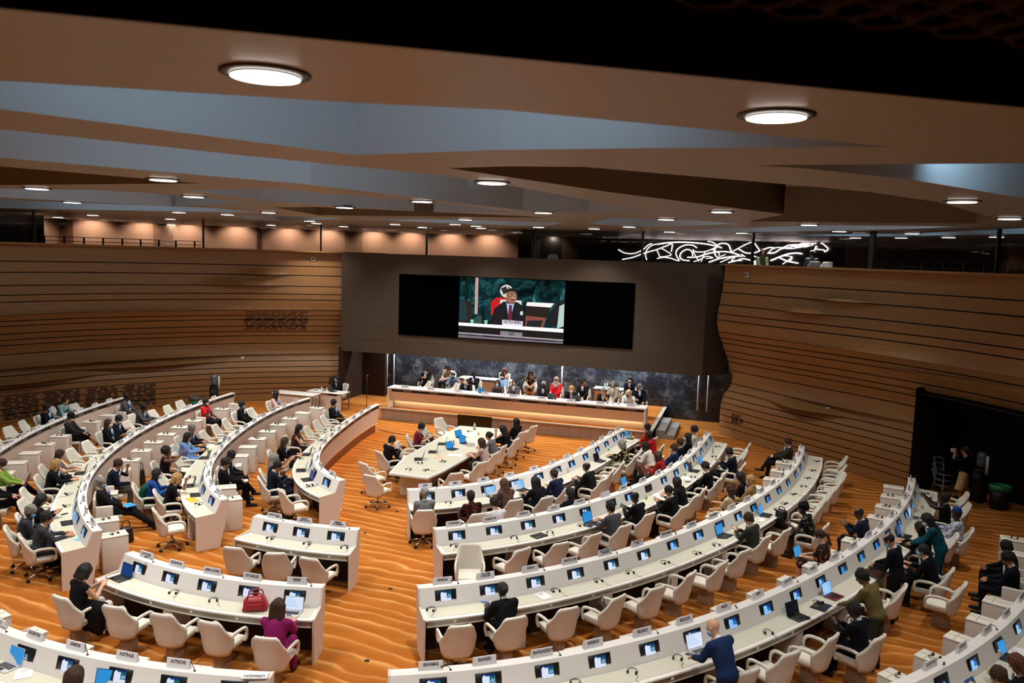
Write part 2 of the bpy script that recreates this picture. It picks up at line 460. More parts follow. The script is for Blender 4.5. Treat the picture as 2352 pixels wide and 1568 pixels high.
# ---- marble wall behind the podium
MY = 18.7
mb = MB(); mb.box((-.6, MY + .1, 2.0), (18.5, .2, 4.0)); struct(mb.build('wall_back', MARBLE), 'dark veined marble wall')
STEEL = mat('brushed_steel', '#d8d6d2', .4, .1)
for k, px in enumerate((889, 904.5, 1291, 1606, 1628)):
    P = on_y(px, 860, MY - .12)
    mb = MB(); mb.tube([(0, 0, .45), (0, 0, 2.75)], .035, 10)
    mb.tube([(0, 0, .9), (0, .12, .9)], .012, 6); mb.tube([(0, 0, 1.9), (0, .12, 1.9)], .012, 6)
    o = mb.build('door_handle', STEEL, loc=(P.x, MY - .12, 0))
    which = ['leftmost of the bars beside the podium', 'second bar from the left end of the marble', 'bar in the middle of the marble behind the podium', 'bar nearer the podium on the dark right-hand marble', 'rightmost bar on the dark marble by the oak wall'][k]
    o.name = 'pull_bar'
    tag(o, 'tall steel pull bar, ' + which, 'door handle', 'steel pull bars on the marble wall')
mb = MB(); mb.box((-8.9, 17.4, 1.2), (.25, 2.2, 2.4)); mb.box((-8.3, 18.2, 1.2), (1.4, .2, 2.4)); struct(mb.build('wall_podium_side', DARKWOOD))
mb = MB(); mb.box((7.75, 17.6, 1.2), (.2, 2.0, 2.4)); struct(mb.build('wall_podium_return', DARKWOOD))

# ---- alcove at the right: dark recess under the boards
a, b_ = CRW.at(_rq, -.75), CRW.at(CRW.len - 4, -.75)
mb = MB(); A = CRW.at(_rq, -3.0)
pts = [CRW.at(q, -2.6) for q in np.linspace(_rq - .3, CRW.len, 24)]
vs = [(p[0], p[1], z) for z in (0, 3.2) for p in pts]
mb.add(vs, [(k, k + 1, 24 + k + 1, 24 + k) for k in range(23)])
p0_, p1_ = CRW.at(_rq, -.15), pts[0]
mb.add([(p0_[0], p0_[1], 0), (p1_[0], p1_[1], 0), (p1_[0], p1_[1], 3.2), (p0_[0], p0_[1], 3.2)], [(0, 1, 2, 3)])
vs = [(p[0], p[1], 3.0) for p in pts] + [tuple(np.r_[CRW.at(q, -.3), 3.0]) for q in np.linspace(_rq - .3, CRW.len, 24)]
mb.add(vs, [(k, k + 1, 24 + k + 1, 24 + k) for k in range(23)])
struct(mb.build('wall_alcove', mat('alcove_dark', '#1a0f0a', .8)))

# ---- upper gallery: floor, back wall, glass with mullions, railing
GL = smooth_curve([(-17.6, -8), (-18.3, -3), (-18.3, 1.5), (-17.7, 5.7), (-16.5, 9.1), (-14.9, 11.7), (-12.9, 14.0), (-10.8, 15.5), (-8.4, 16.9), (-4, 17.3), (0, 17.5), (4, 17.2), (7.5, 16.4), (9.1, 14.8), (10.7, 13.3), (12.2, 11.8), (13.5, 10.4), (14.7, 8.8), (16, 6.3), (17, 3), (17.6, -1), (17.6, -6)], 160)
CG = Curve2(GL)
mb = MB(); m = 120; qs = np.linspace(0, CG.len, m)
vs = [tuple(np.r_[CG.at(q, u), 5.85]) for u in (0, -14) for q in qs]
mb.add(vs, [(k, k + 1, m + k + 1, m + k) for k in range(m - 1)])
struct(mb.build('floor_gallery', mat('gallery_floor', '#5a3a28', .7)))
_arc = {}
def arc_of(px, z, u):
    """arc position along the gallery front where offset u is seen at photo column px"""
    k = (round(z, 2), round(u, 3))
    if k not in _arc:
        qs = np.linspace(0, CG.len, 420); xs = []
        for q in qs:
            P = CG.at(q, u); v = Vector((P[0], P[1], z)) - CAM; w_ = v.dot(FW)
            xs.append(1176 + FPX * v.dot(RT) / w_ if w_ > .5 else float('nan'))
        _arc[k] = (qs, np.array(xs))
    qs, xs = _arc[k]; d = np.where(np.isnan(xs), 1e9, np.abs(xs - px)); i = int(d.argmin())
    for j in (i - 1, i):
        if 0 <= j < len(qs) - 1 and (xs[j] - px) * (xs[j + 1] - px) <= 0 and xs[j] != xs[j + 1]:
            return float(qs[j] + (qs[j + 1] - qs[j]) * (px - xs[j]) / (xs[j + 1] - xs[j]))
    return float(qs[i])
BU = -11.5
PLASTER = mat('gallery_plaster', '#d2a890', .8, spec=.1)
REDWOOD = mat('gallery_red_wall', '#4a1d10', .7)
def gal_wall(name, qa, qb, mtl, u=BU, z0=5.85, z1=CEIL_Z, n=14):
    mb = MB(); vs = [tuple(np.r_[CG.at(q, u), z]) for z in (z0, z1) for q in np.linspace(qa, qb, n)]
    mb.add(vs, [(k, k + 1, n + k + 1, n + k) for k in range(n - 1)])
    return struct(mb.build(name, mtl))
q_a, q_b, q_c = arc_of(62, 7, BU), arc_of(1190, 7, BU), arc_of(1942, 7, BU)
gal_wall('wall_gallery_west', 0, q_a, mat('booth_dark', '#0c0a09', .6))
gal_wall('wall_gallery', q_a, q_b, PLASTER, n=40)
gal_wall('wall_gallery_neon', q_b, q_c, mat('neon_backing', '#0a0808', .35), n=30)
gal_wall('wall_gallery_east', q_c, CG.len, REDWOOD, n=20)
# doors and panels in the gallery's back wall
for k, (pa, pb, mt_) in enumerate([(136, 168, '#8a5a40'), (352, 398, '#a07a62'), (590, 600, '#6b4630'), (792, 832, '#a88468'), (1228, 1240, '#241511'), (1290, 1330, '#3a2018')]):
    o = gal_wall('trim_%d' % (k + 2), arc_of(pa, 7, BU + .06), arc_of(pb, 7, BU + .06), mat('gal_strip_%d' % k, mt_, .7), u=BU + .06, n=3)
# scallops: wall washers in the gallery ceiling
for px in (60, 213, 330, 432, 545, 663, 752, 858, 945, 1035, 1122, 1265):
    q = arc_of(px, 7.5, BU); P = CG.at(q, BU + .8); T = CG.at(q, BU)
    lamp('gallery_washer', 'SPOT', (P[0], P[1], CEIL_Z - .03), GALLERY_W if px < 1200 else 40, (1, .80, .62), (T[0] - P[0], T[1] - P[1], -.9), spot_size=2.3, spot_blend=.6, shadow_soft_size=.05)
# glass front
def glass_mat():
    m = bpy.data.materials.new('gallery_glass'); m.use_nodes = True; nt = m.node_tree
    nt.nodes.remove(nt.nodes['Principled BSDF']); out = nt.nodes['Material Output']
    tr = nt.nodes.new('ShaderNodeBsdfTransparent'); gl = nt.nodes.new('ShaderNodeBsdfGlossy'); gl.inputs['Roughness'].default_value = .02
    fr = nt.nodes.new('ShaderNodeFresnel'); fr.inputs['IOR'].default_value = 1.45
    mx = nt.nodes.new('ShaderNodeMixShader')
    nt.links.new(fr.outputs[0], mx.inputs[0]); nt.links.new(tr.outputs[0], mx.inputs[1]); nt.links.new(gl.outputs[0], mx.inputs[2])
    nt.links.new(mx.outputs[0], out.inputs[0]); return m
GLASS = glass_mat()
mull = [arc_of(px, 7, -.1) for px in (78, 467, 737, 980, 1225, 1475, 1728, 2002, 2290)]
edges_q = [arc_of(-60, 7, -.1)] + mull + [arc_of(2420, 7, -.1)]
FRAME = mat('black_frame', '#060505', .5)
for i in range(len(edges_q) - 1):
    mb = MB(); n = 10; qq = np.linspace(edges_q[i] + .05, edges_q[i + 1] - .05, n)
    vs = [tuple(np.r_[CG.at(q, u), z]) for u in (-.10, -.112) for z in (6.6, CEIL_Z) for q in qq]
    fs = []
    for s_ in (0, 2):
        fs += [(s_ * n + k, s_ * n + k + 1, (s_ + 1) * n + k + 1, (s_ + 1) * n + k) for k in range(n - 1)]
    mb.add(vs, fs)
    struct(mb.build('window_%d' % (i + 1), GLASS), 'gallery glass pane')
for i, (q, px) in enumerate(zip(mull, (78, 467, 737, 980, 1225, 1475, 1728, 2002, 2290))):
    P = CG.at(q, -.1); wd = .16 if px in (1225, 2002) else .07
    mb = MB(); mb.box((P[0], P[1], (6.58 + CEIL_Z) / 2), (wd, .1, CEIL_Z - 6.58), 0, CG.yaw(q))
    struct(mb.build('trim_%d' % (i + 10), FRAME), 'black glazing mullion')
def railing(pa, pb, posts, label):
    root = empty('railing', tuple(np.r_[CG.at(arc_of((pa + pb) / 2, 6.7, -.9), -.9), 5.85])); loc = Vector(root.location)
    mb = MB(); qa, qb = arc_of(pa, 6.7, -.9), arc_of(pb, 6.7, -.9)
    for z in (6.88, 6.72):
        mb.tube([Vector((*CG.at(q, -.9), z)) - loc for q in np.linspace(qa, qb, 18)], .014, 6)
    mb.build('rail', FRAME, root)
    for px in posts:
        P = CG.at(arc_of(px, 6.7, -.9), -.9)
        mb = MB(); mb.box((P[0] - loc.x, P[1] - loc.y, .52), (.05, .05, 1.04)); mb.build('post', FRAME, root)
    tag(root, label, 'railing')
railing(84, 462, (102, 148, 193, 237, 281, 323, 365, 404, 447), 'thin dark railing behind the lit gallery glass at far left')
railing(2010, 2380, (2028, 2072, 2118, 2166, 2214, 2262, 2316), 'thin dark railing in the dim gallery above the right-hand wall')
# dark interpreter booth window at the left end of the gallery
P = CG.at(arc_of(20, 7, -3), -3.0); q = arc_of(20, 7, -3)
mb = MB(); mb.box((0, 0, .93), (2.2, 1.0, 1.86)); o = mb.build('interpreter_booth', mat('booth_black', '#050505', .12), loc=(P[0], P[1], 5.85), rz=CG.yaw(q))
tag(o, 'dark glazed interpreter booth at the far left end of the gallery', 'booth')

# ---- ceiling: bronze panels with faceted coffers
COF = [  # photo outline on the ceiling plane, depth, lit
 ([(-200, 168), (0, 185), (815, 236), (1152, 252), (2050, 337), (1500, 340), (1152, 344), (815, 356), (0, 250), (-200, 231)], .9, 1),
 ([(-150, 283), (0, 296), (561, 357), (1020, 403), (1200, 431), (1475, 482), (1350, 490), (1200, 483), (934, 451), (714, 424), (357, 393), (0, 362), (-150, 349)], .9, 1),
 ([(-150, 376), (0, 382), (462, 421), (0, 425), (-150, 425)], .9, 0),
 ([(1030, 386), (1160, 382), (1340, 383), (1805, 423), (1800, 492), (1400, 441), (1152, 404)], .9, 0),
 ([(1805, 423), (1990, 440), (2150, 463), (2292, 503), (2240, 513), (2000, 511), (1720, 508), (1800, 492)], .9, 0),
 ([(1739, 379), (2352, 375), (2520, 374), (2520, 482), (2352, 455), (2096, 413), (1866, 388)], .9, 1),
 ([(430, 436), (640, 433), (717, 442), (1000, 465), (1190, 487), (980, 487), (717, 469), (600, 461)], .9, 1),
 ([(-100, 431), (214, 436), (345, 443), (590, 466), (400, 474), (0, 453), (-100, 449)], .9, 1),
 ([(-100, 458), (60, 461), (300, 470), (480, 477), (600, 488), (350, 484), (0, 478), (-100, 474)], .9, 1),
 ([(628, 476), (724, 475), (1200, 496), (1255, 500), (730, 494)], .9, 0),
 ([(500, 492), (620, 495), (790, 502), (640, 508), (560, 502)], .6, 1),
 ([(800, 502), (1040, 504), (1300, 511), (1250, 520), (1020, 512)], .6, 1),
 ([(1400, 500), (1600, 506), (1690, 514), (1500, 521), (1350, 514)], .6, 1),
 ([(1900, 517), (2225, 520), (2050, 527), (1700, 533), (1500, 530)], .6, 1),
 ([(1700, 540), (2100, 536), (2420, 520), (2420, 535), (2050, 543)], .6, 1),
]
polys = [[at(x, y, CEIL_Z).xy for x, y in c[0]] for c in COF]
outer = [Vector((-45, -30)), Vector((45, -30)), Vector((45, 45)), Vector((-45, 45))]
verts = list(outer); faces_in = [list(range(4))]
for p in polys:
    b0 = len(verts); verts += [Vector(q) for q in p]; faces_in.append(list(range(b0, b0 + len(p))))
vo, eo, fo, ov, oe, of = delaunay_2d_cdt(verts, [], faces_in, 1, 1e-5)
def inside(p, poly):
    r = False; n = len(poly)
    for i in range(n):
        a, b = poly[i], poly[(i + 1) % n]
        if (a.y > p.y) != (b.y > p.y) and p.x < (b.x - a.x) * (p.y - a.y) / (b.y - a.y) + a.x: r = not r
    return r
mb = MB(); plain = []; holes = {}
for f in fo:
    c = sum((vo[i] for i in f), Vector((0, 0))) / len(f)
    h = next((k for k, p in enumerate(polys) if inside(c, p)), None)
    if h is None: plain.append(f)
    else: holes.setdefault(h, []).append(f)
mb.add([(v.x, v.y, CEIL_Z) for v in vo], plain)
for k, tris in holes.items():
    dep = COF[k][1]; ed = {}
    for f in tris:
        for i in range(len(f)): ed.setdefault(frozenset((f[i], f[(i + 1) % len(f)])), []).append(1)
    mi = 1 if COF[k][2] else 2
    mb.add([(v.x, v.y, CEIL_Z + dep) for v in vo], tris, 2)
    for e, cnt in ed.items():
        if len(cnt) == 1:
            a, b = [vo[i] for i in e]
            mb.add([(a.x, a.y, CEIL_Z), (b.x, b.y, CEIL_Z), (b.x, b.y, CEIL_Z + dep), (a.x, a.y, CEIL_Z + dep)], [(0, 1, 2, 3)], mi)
COFW = mat('coffer_lit', '#b4b8b8', .6, spec=.2); COFD = mat('coffer_shaded', '#857764', .6, spec=.2)  # lit and unlit coffers differ in base colour; the shade is in the darker one
ceiling = struct(mb.build('ceiling', [CEILING, COFW, COFD]), 'bronze ceiling with faceted coffers')
# bluish cove lamps high inside the lit coffers, aimed at the far facets
for k, c in enumerate(COF):
    if not c[2]: continue
    P = polys[k]; cen = sum(P, Vector((0, 0))) / len(P)
    xs = sorted(P, key=lambda p: (p - CAM.xy).dot(RT.xy)); span = (xs[-1] - xs[0]).length
    n = max(1, min(4, int(span / 3)))
    for i in range(n):
        t = (i + .5) / n; base = xs[0].lerp(xs[-1], t)
        base = base.lerp(cen, .35)
        # slide towards the near rim of the opening
        d = (cen - CAM.xy).normalized(); q = base
        for s_ in np.linspace(0, 2.5, 26):
            z_ = base - d * s_
            if inside(z_, P): q = z_
            else: break
        lamp('cove_lamp', 'AREA', (q.x, q.y, CEIL_Z + c[1] - .12), COVE_W * max(.6, span / n / 2), COOL, (d.x, d.y, -.25), shape='RECTANGLE', size=max(.5, min(2.2, span / n * .7)), size_y=.16)

# ---- dark soffit over the viewer's gallery, with a pierced screen on its underside
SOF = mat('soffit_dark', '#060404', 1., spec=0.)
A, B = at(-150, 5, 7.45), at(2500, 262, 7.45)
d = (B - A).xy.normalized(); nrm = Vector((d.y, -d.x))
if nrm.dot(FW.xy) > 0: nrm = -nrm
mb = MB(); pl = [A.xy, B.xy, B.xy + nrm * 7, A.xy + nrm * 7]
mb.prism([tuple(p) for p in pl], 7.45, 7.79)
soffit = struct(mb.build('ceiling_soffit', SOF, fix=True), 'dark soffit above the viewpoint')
mb = MB(); s = .16
for i in range(26):
    for j in range(10):
        c = B.xy - d * (i * s * .9 + .2) + nrm * (.95 + j * s * .8 + (.06 if i % 2 else 0))
        pts = [(c.x + math.cos(a) * s * .62, c.y + math.sin(a) * s * .62, 7.44) for a in np.linspace(0, 2 * math.pi, 7)]
        mb.tube(pts, .012, 4, 0, False)
struct(mb.build('ceiling_lattice', mat('lattice_bronze', '#2a1d14', .8, spec=.1), soffit))

# ---- downlights
GLOW = mat('downlight_lens', '#ffffff', .3, emit='#fff6ea', estr=9.)
RINGM = mat('downlight_ring', '#1a1410', .5)
rm = MB().lathe([(.285, .0), (.285, -.012), (.222, -.02), (.212, .03)], 28).mesh('ring', [RINGM])
gm = MB().lathe([(.215, -.03), (.15, -.028)], 28).lathe([(.15, -.029), (.10, -.027)], 28, (0, 0, 0), 1).lathe([(.10, -.0295), (.03, -.029)], 20, (0, 0, 0), 2).mesh('lens', [GLOW, mat('downlight_mid', '#ffffff', .3, emit='#dfe9f2', estr=1.6), mat('downlight_core', '#ffffff', .3, emit='#b9c6d0', estr=.8)])
DL = [(610, 168), (1783, 263), (1130, 419), (375, 411), (85, 434), (445, 450), (166, 467), (411, 474), (970, 461), (791, 475), (1248, 486), (617, 487), (522, 493), (2210, 461), (1657, 485), (213, 493), (10, 491), (391, 502), (711, 503), (1069, 503), (727, 512), (1045, 514), (1237, 517), (1445, 516), (1530, 510), (1858, 515), (1928, 527), (2095, 535), (1965, 545), (2070, 545), (2179, 544), (2289, 543), (133, 498), (161, 508), (279, 512), (393, 515), (623, 516), (789, 519), (970, 521), (1105, 523), (1704, 528), (1538, 531)]
def clear_of_coffers(x, y):
    for k in range(0, 40):
        for sg in (1, -1):
            yy = y + sg * k * .5
            ok = all(not inside(at(x + dx, yy, CEIL_Z).xy + Vector((0, ey)), p) for p in polys for dx in (0,) for ey in (-.3, 0, .3))
            if ok: return x, yy
    return x, y
DL = [clear_of_coffers(*q) for q in DL]
near_words = {0: 'largest round ceiling downlight, nearest the viewer', 1: 'large round ceiling downlight beside the dark soffit edge', 2: 'round downlight between blue coffer and dark coffer in mid ceiling', 3: 'round downlight at the tip of the dark coffer'}
for i, (x, y) in enumerate(DL):
    P = at(x, y, CEIL_Z)
    root = empty('downlight', (P.x, P.y, CEIL_Z))
    link('ring', rm, root); link('lens', gm, root)
    lab = near_words.get(i, 'extra recessed ceiling downlight added to light the hall')
    tag(root, lab, 'ceiling light', None if i in near_words else 'distant ceiling downlights')
# every fitting carries its own spot; extra ones are added for light around the viewer and over the podium
EXTRA_DL = [(-6, -8), (0, -9), (-11, -4), (12, -6), (13.5, 4), (-1, -13), (4, -15), (-2, 14.3), (2.6, 14.6), (-5.4, 14.2)]
def lamp_power(x, y):
    dw = min(np.hypot(*(CLW.p - np.array((x, y))).T).min(), np.hypot(*(CRW.p - np.array((x, y))).T).min())
    p = min(1., .26 + .15 * dw)
    if y > 15.5 or abs(x) > 16: return .03
    if x > 9: p *= .6
    if y < -3: p *= 1.25
    return p
for i, (x, y) in enumerate(DL):
    P = at(x, y, CEIL_Z); p = lamp_power(P.x, P.y)
    lamp('hall_downlight', 'SPOT', (P.x, P.y, CEIL_Z - .04), SPOT_W * p, NEUT, (0, 0, -1), spot_size=2.0, spot_blend=1.0, shadow_soft_size=.2)
for x, y in EXTRA_DL:
    root = empty('downlight', (x, y, CEIL_Z)); link('ring', rm, root); link('lens', gm, root)
    tag(root, 'extra recessed ceiling downlight added to light the hall', 'ceiling light', 'distant ceiling downlights')
    lamp('hall_downlight', 'SPOT', (x, y, CEIL_Z - .04), SPOT_W * lamp_power(x, y), NEUT, (0, 0, -1), spot_size=2.0, spot_blend=1.0, shadow_soft_size=.2)
# light slot over the marble and the podium
lamp('podium_slot', 'AREA', (-.8, 17.9, 3.6), 900, (.86, .93, 1.0), (0, .42, -1), shape='RECTANGLE', size=13.0, size_y=.3)
CURVES = {
 'L2': [(-10.54, 10.915), (-10.474, 10.251), (-10.39, 9.589), (-10.287, 8.93), (-10.167, 8.273), (-10.029, 7.621), (-9.873, 6.972), (-9.699, 6.328), (-9.507, 5.689), (-9.298, 5.056), (-9.07, 4.429), (-8.824, 3.809), (-8.558, 3.197), (-8.273, 2.593), (-7.968, 2.0), (-7.642, 1.418), (-7.293, 0.849), (-6.922, 0.295), (-6.527, -0.242), (-6.107, -0.76), (-5.661, -1.257), (-5.189, -1.728), (-4.69, -2.17), (-4.164, -2.58), (-3.612, -2.955)],
 'L1': [(-7.404, 11.213), (-7.41, 10.674), (-7.387, 10.136), (-7.339, 9.599), (-7.268, 9.065), (-7.177, 8.534), (-7.068, 8.007), (-6.944, 7.482), (-6.806, 6.961), (-6.656, 6.444), (-6.495, 5.929), (-6.324, 5.419), (-6.141, 4.912), (-5.948, 4.409), (-5.743, 3.911), (-5.524, 3.418), (-5.291, 2.932), (-5.04, 2.455), (-4.77, 1.989), (-4.477, 1.537), (-4.16, 1.102), (-3.814, 0.689), (-3.438, 0.303), (-3.031, -0.049), (-2.593, -0.364)],
 'L0': [(-4.529, 11.236), (-4.49, 10.81), (-4.437, 10.386), (-4.374, 9.963), (-4.302, 9.542), (-4.223, 9.122), (-4.139, 8.703), (-4.051, 8.285), (-3.96, 7.868), (-3.866, 7.451), (-3.769, 7.035), (-3.668, 6.619), (-3.562, 6.205), (-3.449, 5.793), (-3.328, 5.383), (-3.196, 4.977), (-3.05, 4.575), (-2.887, 4.181), (-2.701, 3.796), (-2.491, 3.424), (-2.25, 3.071), (-1.975, 2.744), (-1.666, 2.45), (-1.323, 2.195), (-0.951, 1.986)],
 'P': [(-1.337, -1.019), (-1.241, -1.034), (-1.145, -1.047), (-1.049, -1.059), (-0.953, -1.069), (-0.856, -1.078), (-0.76, -1.085), (-0.663, -1.091), (-0.566, -1.096), (-0.47, -1.099), (-0.373, -1.101), (-0.276, -1.102), (-0.179, -1.101), (-0.082, -1.099), (0.014, -1.095), (0.111, -1.09), (0.208, -1.084), (0.304, -1.076), (0.401, -1.067), (0.497, -1.056), (0.593, -1.044), (0.689, -1.031), (0.784, -1.016), (0.88, -1.0), (0.975, -0.982)],
 'R1': [(0.778, 1.909), (1.14, 2.121), (1.478, 2.368), (1.791, 2.646), (2.078, 2.95), (2.34, 3.277), (2.576, 3.623), (2.789, 3.983), (2.979, 4.356), (3.149, 4.739), (3.301, 5.13), (3.435, 5.526), (3.554, 5.928), (3.66, 6.333), (3.754, 6.741), (3.838, 7.151), (3.914, 7.563), (3.985, 7.976), (4.051, 8.39), (4.114, 8.804), (4.178, 9.218), (4.244, 9.631), (4.313, 10.044), (4.388, 10.456), (4.471, 10.867)],
 'R2': [(2.391, -0.406), (2.828, -0.073), (3.24, 0.288), (3.628, 0.677), (3.991, 1.089), (4.328, 1.521), (4.642, 1.972), (4.931, 2.438), (5.198, 2.918), (5.443, 3.409), (5.668, 3.909), (5.873, 4.418), (6.06, 4.935), (6.229, 5.457), (6.382, 5.984), (6.519, 6.515), (6.642, 7.05), (6.752, 7.588), (6.849, 8.128), (6.935, 8.67), (7.011, 9.214), (7.076, 9.759), (7.134, 10.305), (7.183, 10.851), (7.226, 11.398)],
 'R3': [(3.221, -3.163), (3.771, -2.793), (4.292, -2.382), (4.783, -1.936), (5.244, -1.46), (5.677, -0.958), (6.085, -0.436), (6.469, 0.105), (6.83, 0.661), (7.171, 1.23), (7.492, 1.81), (7.794, 2.401), (8.078, 2.999), (8.346, 3.606), (8.597, 4.22), (8.831, 4.84), (9.049, 5.466), (9.249, 6.099), (9.432, 6.736), (9.595, 7.379), (9.739, 8.026), (9.862, 8.677), (9.964, 9.333), (10.043, 9.991), (10.098, 10.652)],
 'R4': [(3.979, -5.864), (4.605, -5.545), (5.207, -5.18), (5.78, -4.773), (6.326, -4.329), (6.843, -3.852), (7.334, -3.348), (7.798, -2.819), (8.238, -2.27), (8.656, -1.704), (9.052, -1.123), (9.429, -0.529), (9.788, 0.076), (10.129, 0.691), (10.454, 1.315), (10.763, 1.947), (11.055, 2.587), (11.332, 3.234), (11.592, 3.888), (11.834, 4.548), (12.059, 5.215), (12.264, 5.888), (12.447, 6.567), (12.608, 7.252), (12.745, 7.942)],
 'R5': [(8.619, -5.693), (9.008, -5.359), (9.386, -5.013), (9.755, -4.657), (10.113, -4.29), (10.46, -3.913), (10.797, -3.526), (11.122, -3.13), (11.436, -2.724), (11.737, -2.31), (12.027, -1.887), (12.305, -1.456), (12.569, -1.017), (12.822, -0.571), (13.061, -0.117), (13.287, 0.343), (13.499, 0.809), (13.699, 1.281), (13.884, 1.759), (14.056, 2.242), (14.213, 2.73), (14.357, 3.222), (14.486, 3.718), (14.601, 4.218), (14.702, 4.721)],
 'S': [(-2.231, -3.637), (-2.071, -3.686), (-1.91, -3.731), (-1.748, -3.771), (-1.586, -3.808), (-1.422, -3.841), (-1.258, -3.87), (-1.092, -3.895), (-0.927, -3.915), (-0.761, -3.932), (-0.594, -3.945), (-0.428, -3.953), (-0.261, -3.958), (-0.094, -3.958), (0.073, -3.955), (0.24, -3.947), (0.406, -3.935), (0.572, -3.919), (0.738, -3.899), (0.903, -3.875), (1.068, -3.847), (1.232, -3.815), (1.395, -3.779), (1.557, -3.739), (1.718, -3.695)],
 'D': [(-3.455, -6.175), (-3.217, -6.262), (-2.976, -6.342), (-2.734, -6.416), (-2.489, -6.483), (-2.243, -6.544), (-1.996, -6.598), (-1.747, -6.646), (-1.497, -6.688), (-1.246, -6.723), (-0.994, -6.751), (-0.742, -6.772), (-0.489, -6.787), (-0.235, -6.795), (0.018, -6.797), (0.272, -6.792), (0.525, -6.78), (0.778, -6.761), (1.03, -6.736), (1.281, -6.705), (1.532, -6.666), (1.781, -6.621), (2.029, -6.57), (2.276, -6.512), (2.521, -6.448)],
 'L3': [(-13.424, 8.476), (-13.339, 8.008), (-13.245, 7.542), (-13.14, 7.079), (-13.025, 6.618), (-12.9, 6.159), (-12.765, 5.704), (-12.62, 5.251), (-12.464, 4.802), (-12.299, 4.356), (-12.124, 3.914), (-11.94, 3.476), (-11.746, 3.042), (-11.542, 2.613), (-11.329, 2.188), (-11.107, 1.768), (-10.875, 1.353), (-10.635, 0.943), (-10.385, 0.538), (-10.126, 0.14), (-9.859, -0.253), (-9.583, -0.64), (-9.299, -1.021), (-9.006, -1.396), (-8.706, -1.764)],
}
SEATS = {
 'R1': [0.42, 1.16, 1.93, 2.75, 3.69, 4.55, 5.35, 6.29, 7.27, 8.12, 8.96, 9.68],
 'R2': [0.42, 1.23, 2.05, 2.88, 3.69, 4.62, 5.37, 6.33, 7.26, 8.16, 9.08, 10.03, 10.97, 11.88, 12.84],
 'R3': [0.43, 1.2, 2.07, 2.92, 3.77, 4.65, 5.55, 6.46, 7.36, 8.24, 9.11, 10.04, 10.95, 11.85, 12.83, 13.68, 14.64, 15.73],
 'R4': [0.56, 1.3, 2.14, 2.96, 3.83, 4.68, 5.58, 6.48, 7.39, 8.29, 9.22, 10.15, 11.08, 11.95, 12.94, 13.76, 14.71, 15.59, 16.63],
 'P': [0.46, 1.18, 1.92],
 'S': [0.49, 1.26, 2.03, 2.8, 3.59],
 'D': [1.65, 2.45, 3.22, 4.07, 4.84, 5.66],
 'L0': [9.78, 8.9, 8.02, 7.14, 6.26, 5.38, 4.5, 3.62, 2.74, 1.86, 0.98],
 'L1': [12.45, 11.57, 10.69, 9.81, 8.93, 8.05, 7.17, 6.29, 5.41, 4.53, 3.65, 2.77, 1.89, 1.01],
 'L2': [15.53, 14.65, 13.77, 12.89, 12.01, 11.13, 10.25, 9.37, 8.49, 7.61, 6.73, 5.85, 4.97, 4.09, 3.21, 2.33, 1.45],
 'L3': [10.91, 10.01, 9.11, 8.21, 7.31, 6.41, 5.51, 4.61, 3.71, 2.81, 1.91, 1.01],
 'R5': [3.51, 4.44, 5.37, 6.3, 7.23, 8.16, 9.09, 10.02, 10.95, 11.88],
}
# ================================================================ furniture kinds
WHITE = mat('desk_white', '#eeeae4', .35, spec=.4)
INLAY = mat('desk_inlay', '#cfccb8', .5, noise=.04, nscale=4.)
BEIGE = mat('desk_front_beige', '#e2d0c2', .55, spec=.3)
LEATHER = mat('cream_leather', '#e6e1d2', .45, spec=.4)
SHELL = mat('chair_shell_beige', '#ddd6cb', .5, spec=.35)
PED = mat('pedestal_taupe', '#9c8168', .6)
CHROME = mat('chrome', '#d8d8d8', .2, 1.)
ALU = mat('aluminium_channel', '#8f8c84', .4, .6)
DARK = mat('dark_plastic', '#0d0d0e', .4)
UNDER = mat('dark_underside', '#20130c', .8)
PAPER = mat('white_paper', '#f0f0ee', .8, spec=.2)
CARDW = mat('name_card', '#f1f0f3', .5)
INK = mat('black_ink', '#121212', .8)
SCW = mat('screen_white', '#000000', .3, emit='#dfe9ff', estr=.95)
SCB = mat('screen_blue', '#000000', .3, emit='#2f9be8', estr=.8)
SCBL = mat('screen_pale_blue', '#000000', .3, emit='#8cc8ff', estr=.9)
SCD = mat('screen_deep_blue', '#000000', .3, emit='#0f4c9a', estr=.6)
SCN = mat('screen_navy', '#000000', .3, emit='#0b1420', estr=.5)
SCT = mat('screen_teal', '#000000', .3, emit='#2a6f74', estr=.6)

ZC, ZW = 1.07, .745
# ---- chairs
def shell_grid(na=17, nv=14, off=0.):
    """backrest surface, local +y is the way the sitter faces"""
    vs = []
    for j in range(nv):
        v = j / (nv - 1); z = .34 + v * .60
        hw = float(np.interp(z, [.34, .42, .55, .64, .72, .85, .91, .94], [.19, .235, .262, .268, .248, .213, .195, .16]))
        y0 = float(np.interp(z, [.34, .5, .7, .94], [-.23, -.27, -.30, -.355]))
        wrap = float(np.interp(z, [.34, .5, .62, .70, .80, .94], [.10, .16, .17, .10, .05, .02]))
        for i in range(na):
            a = -1 + 2 * i / (na - 1)
            x = a * hw; y = y0 + wrap * abs(a) ** 3
            vs.append(Vector((x, y, z)))
    if off:
        out = []
        for j in range(nv):
            for i in range(na):
                p = vs[j * na + i]; px = vs[j * na + min(i + 1, na - 1)] - vs[j * na + max(i - 1, 0)]
                pz = vs[min(j + 1, nv - 1) * na + i] - vs[max(j - 1, 0) * na + i]
                n = px.cross(pz).normalized(); out.append(p + n * off)
        return out
    return vs
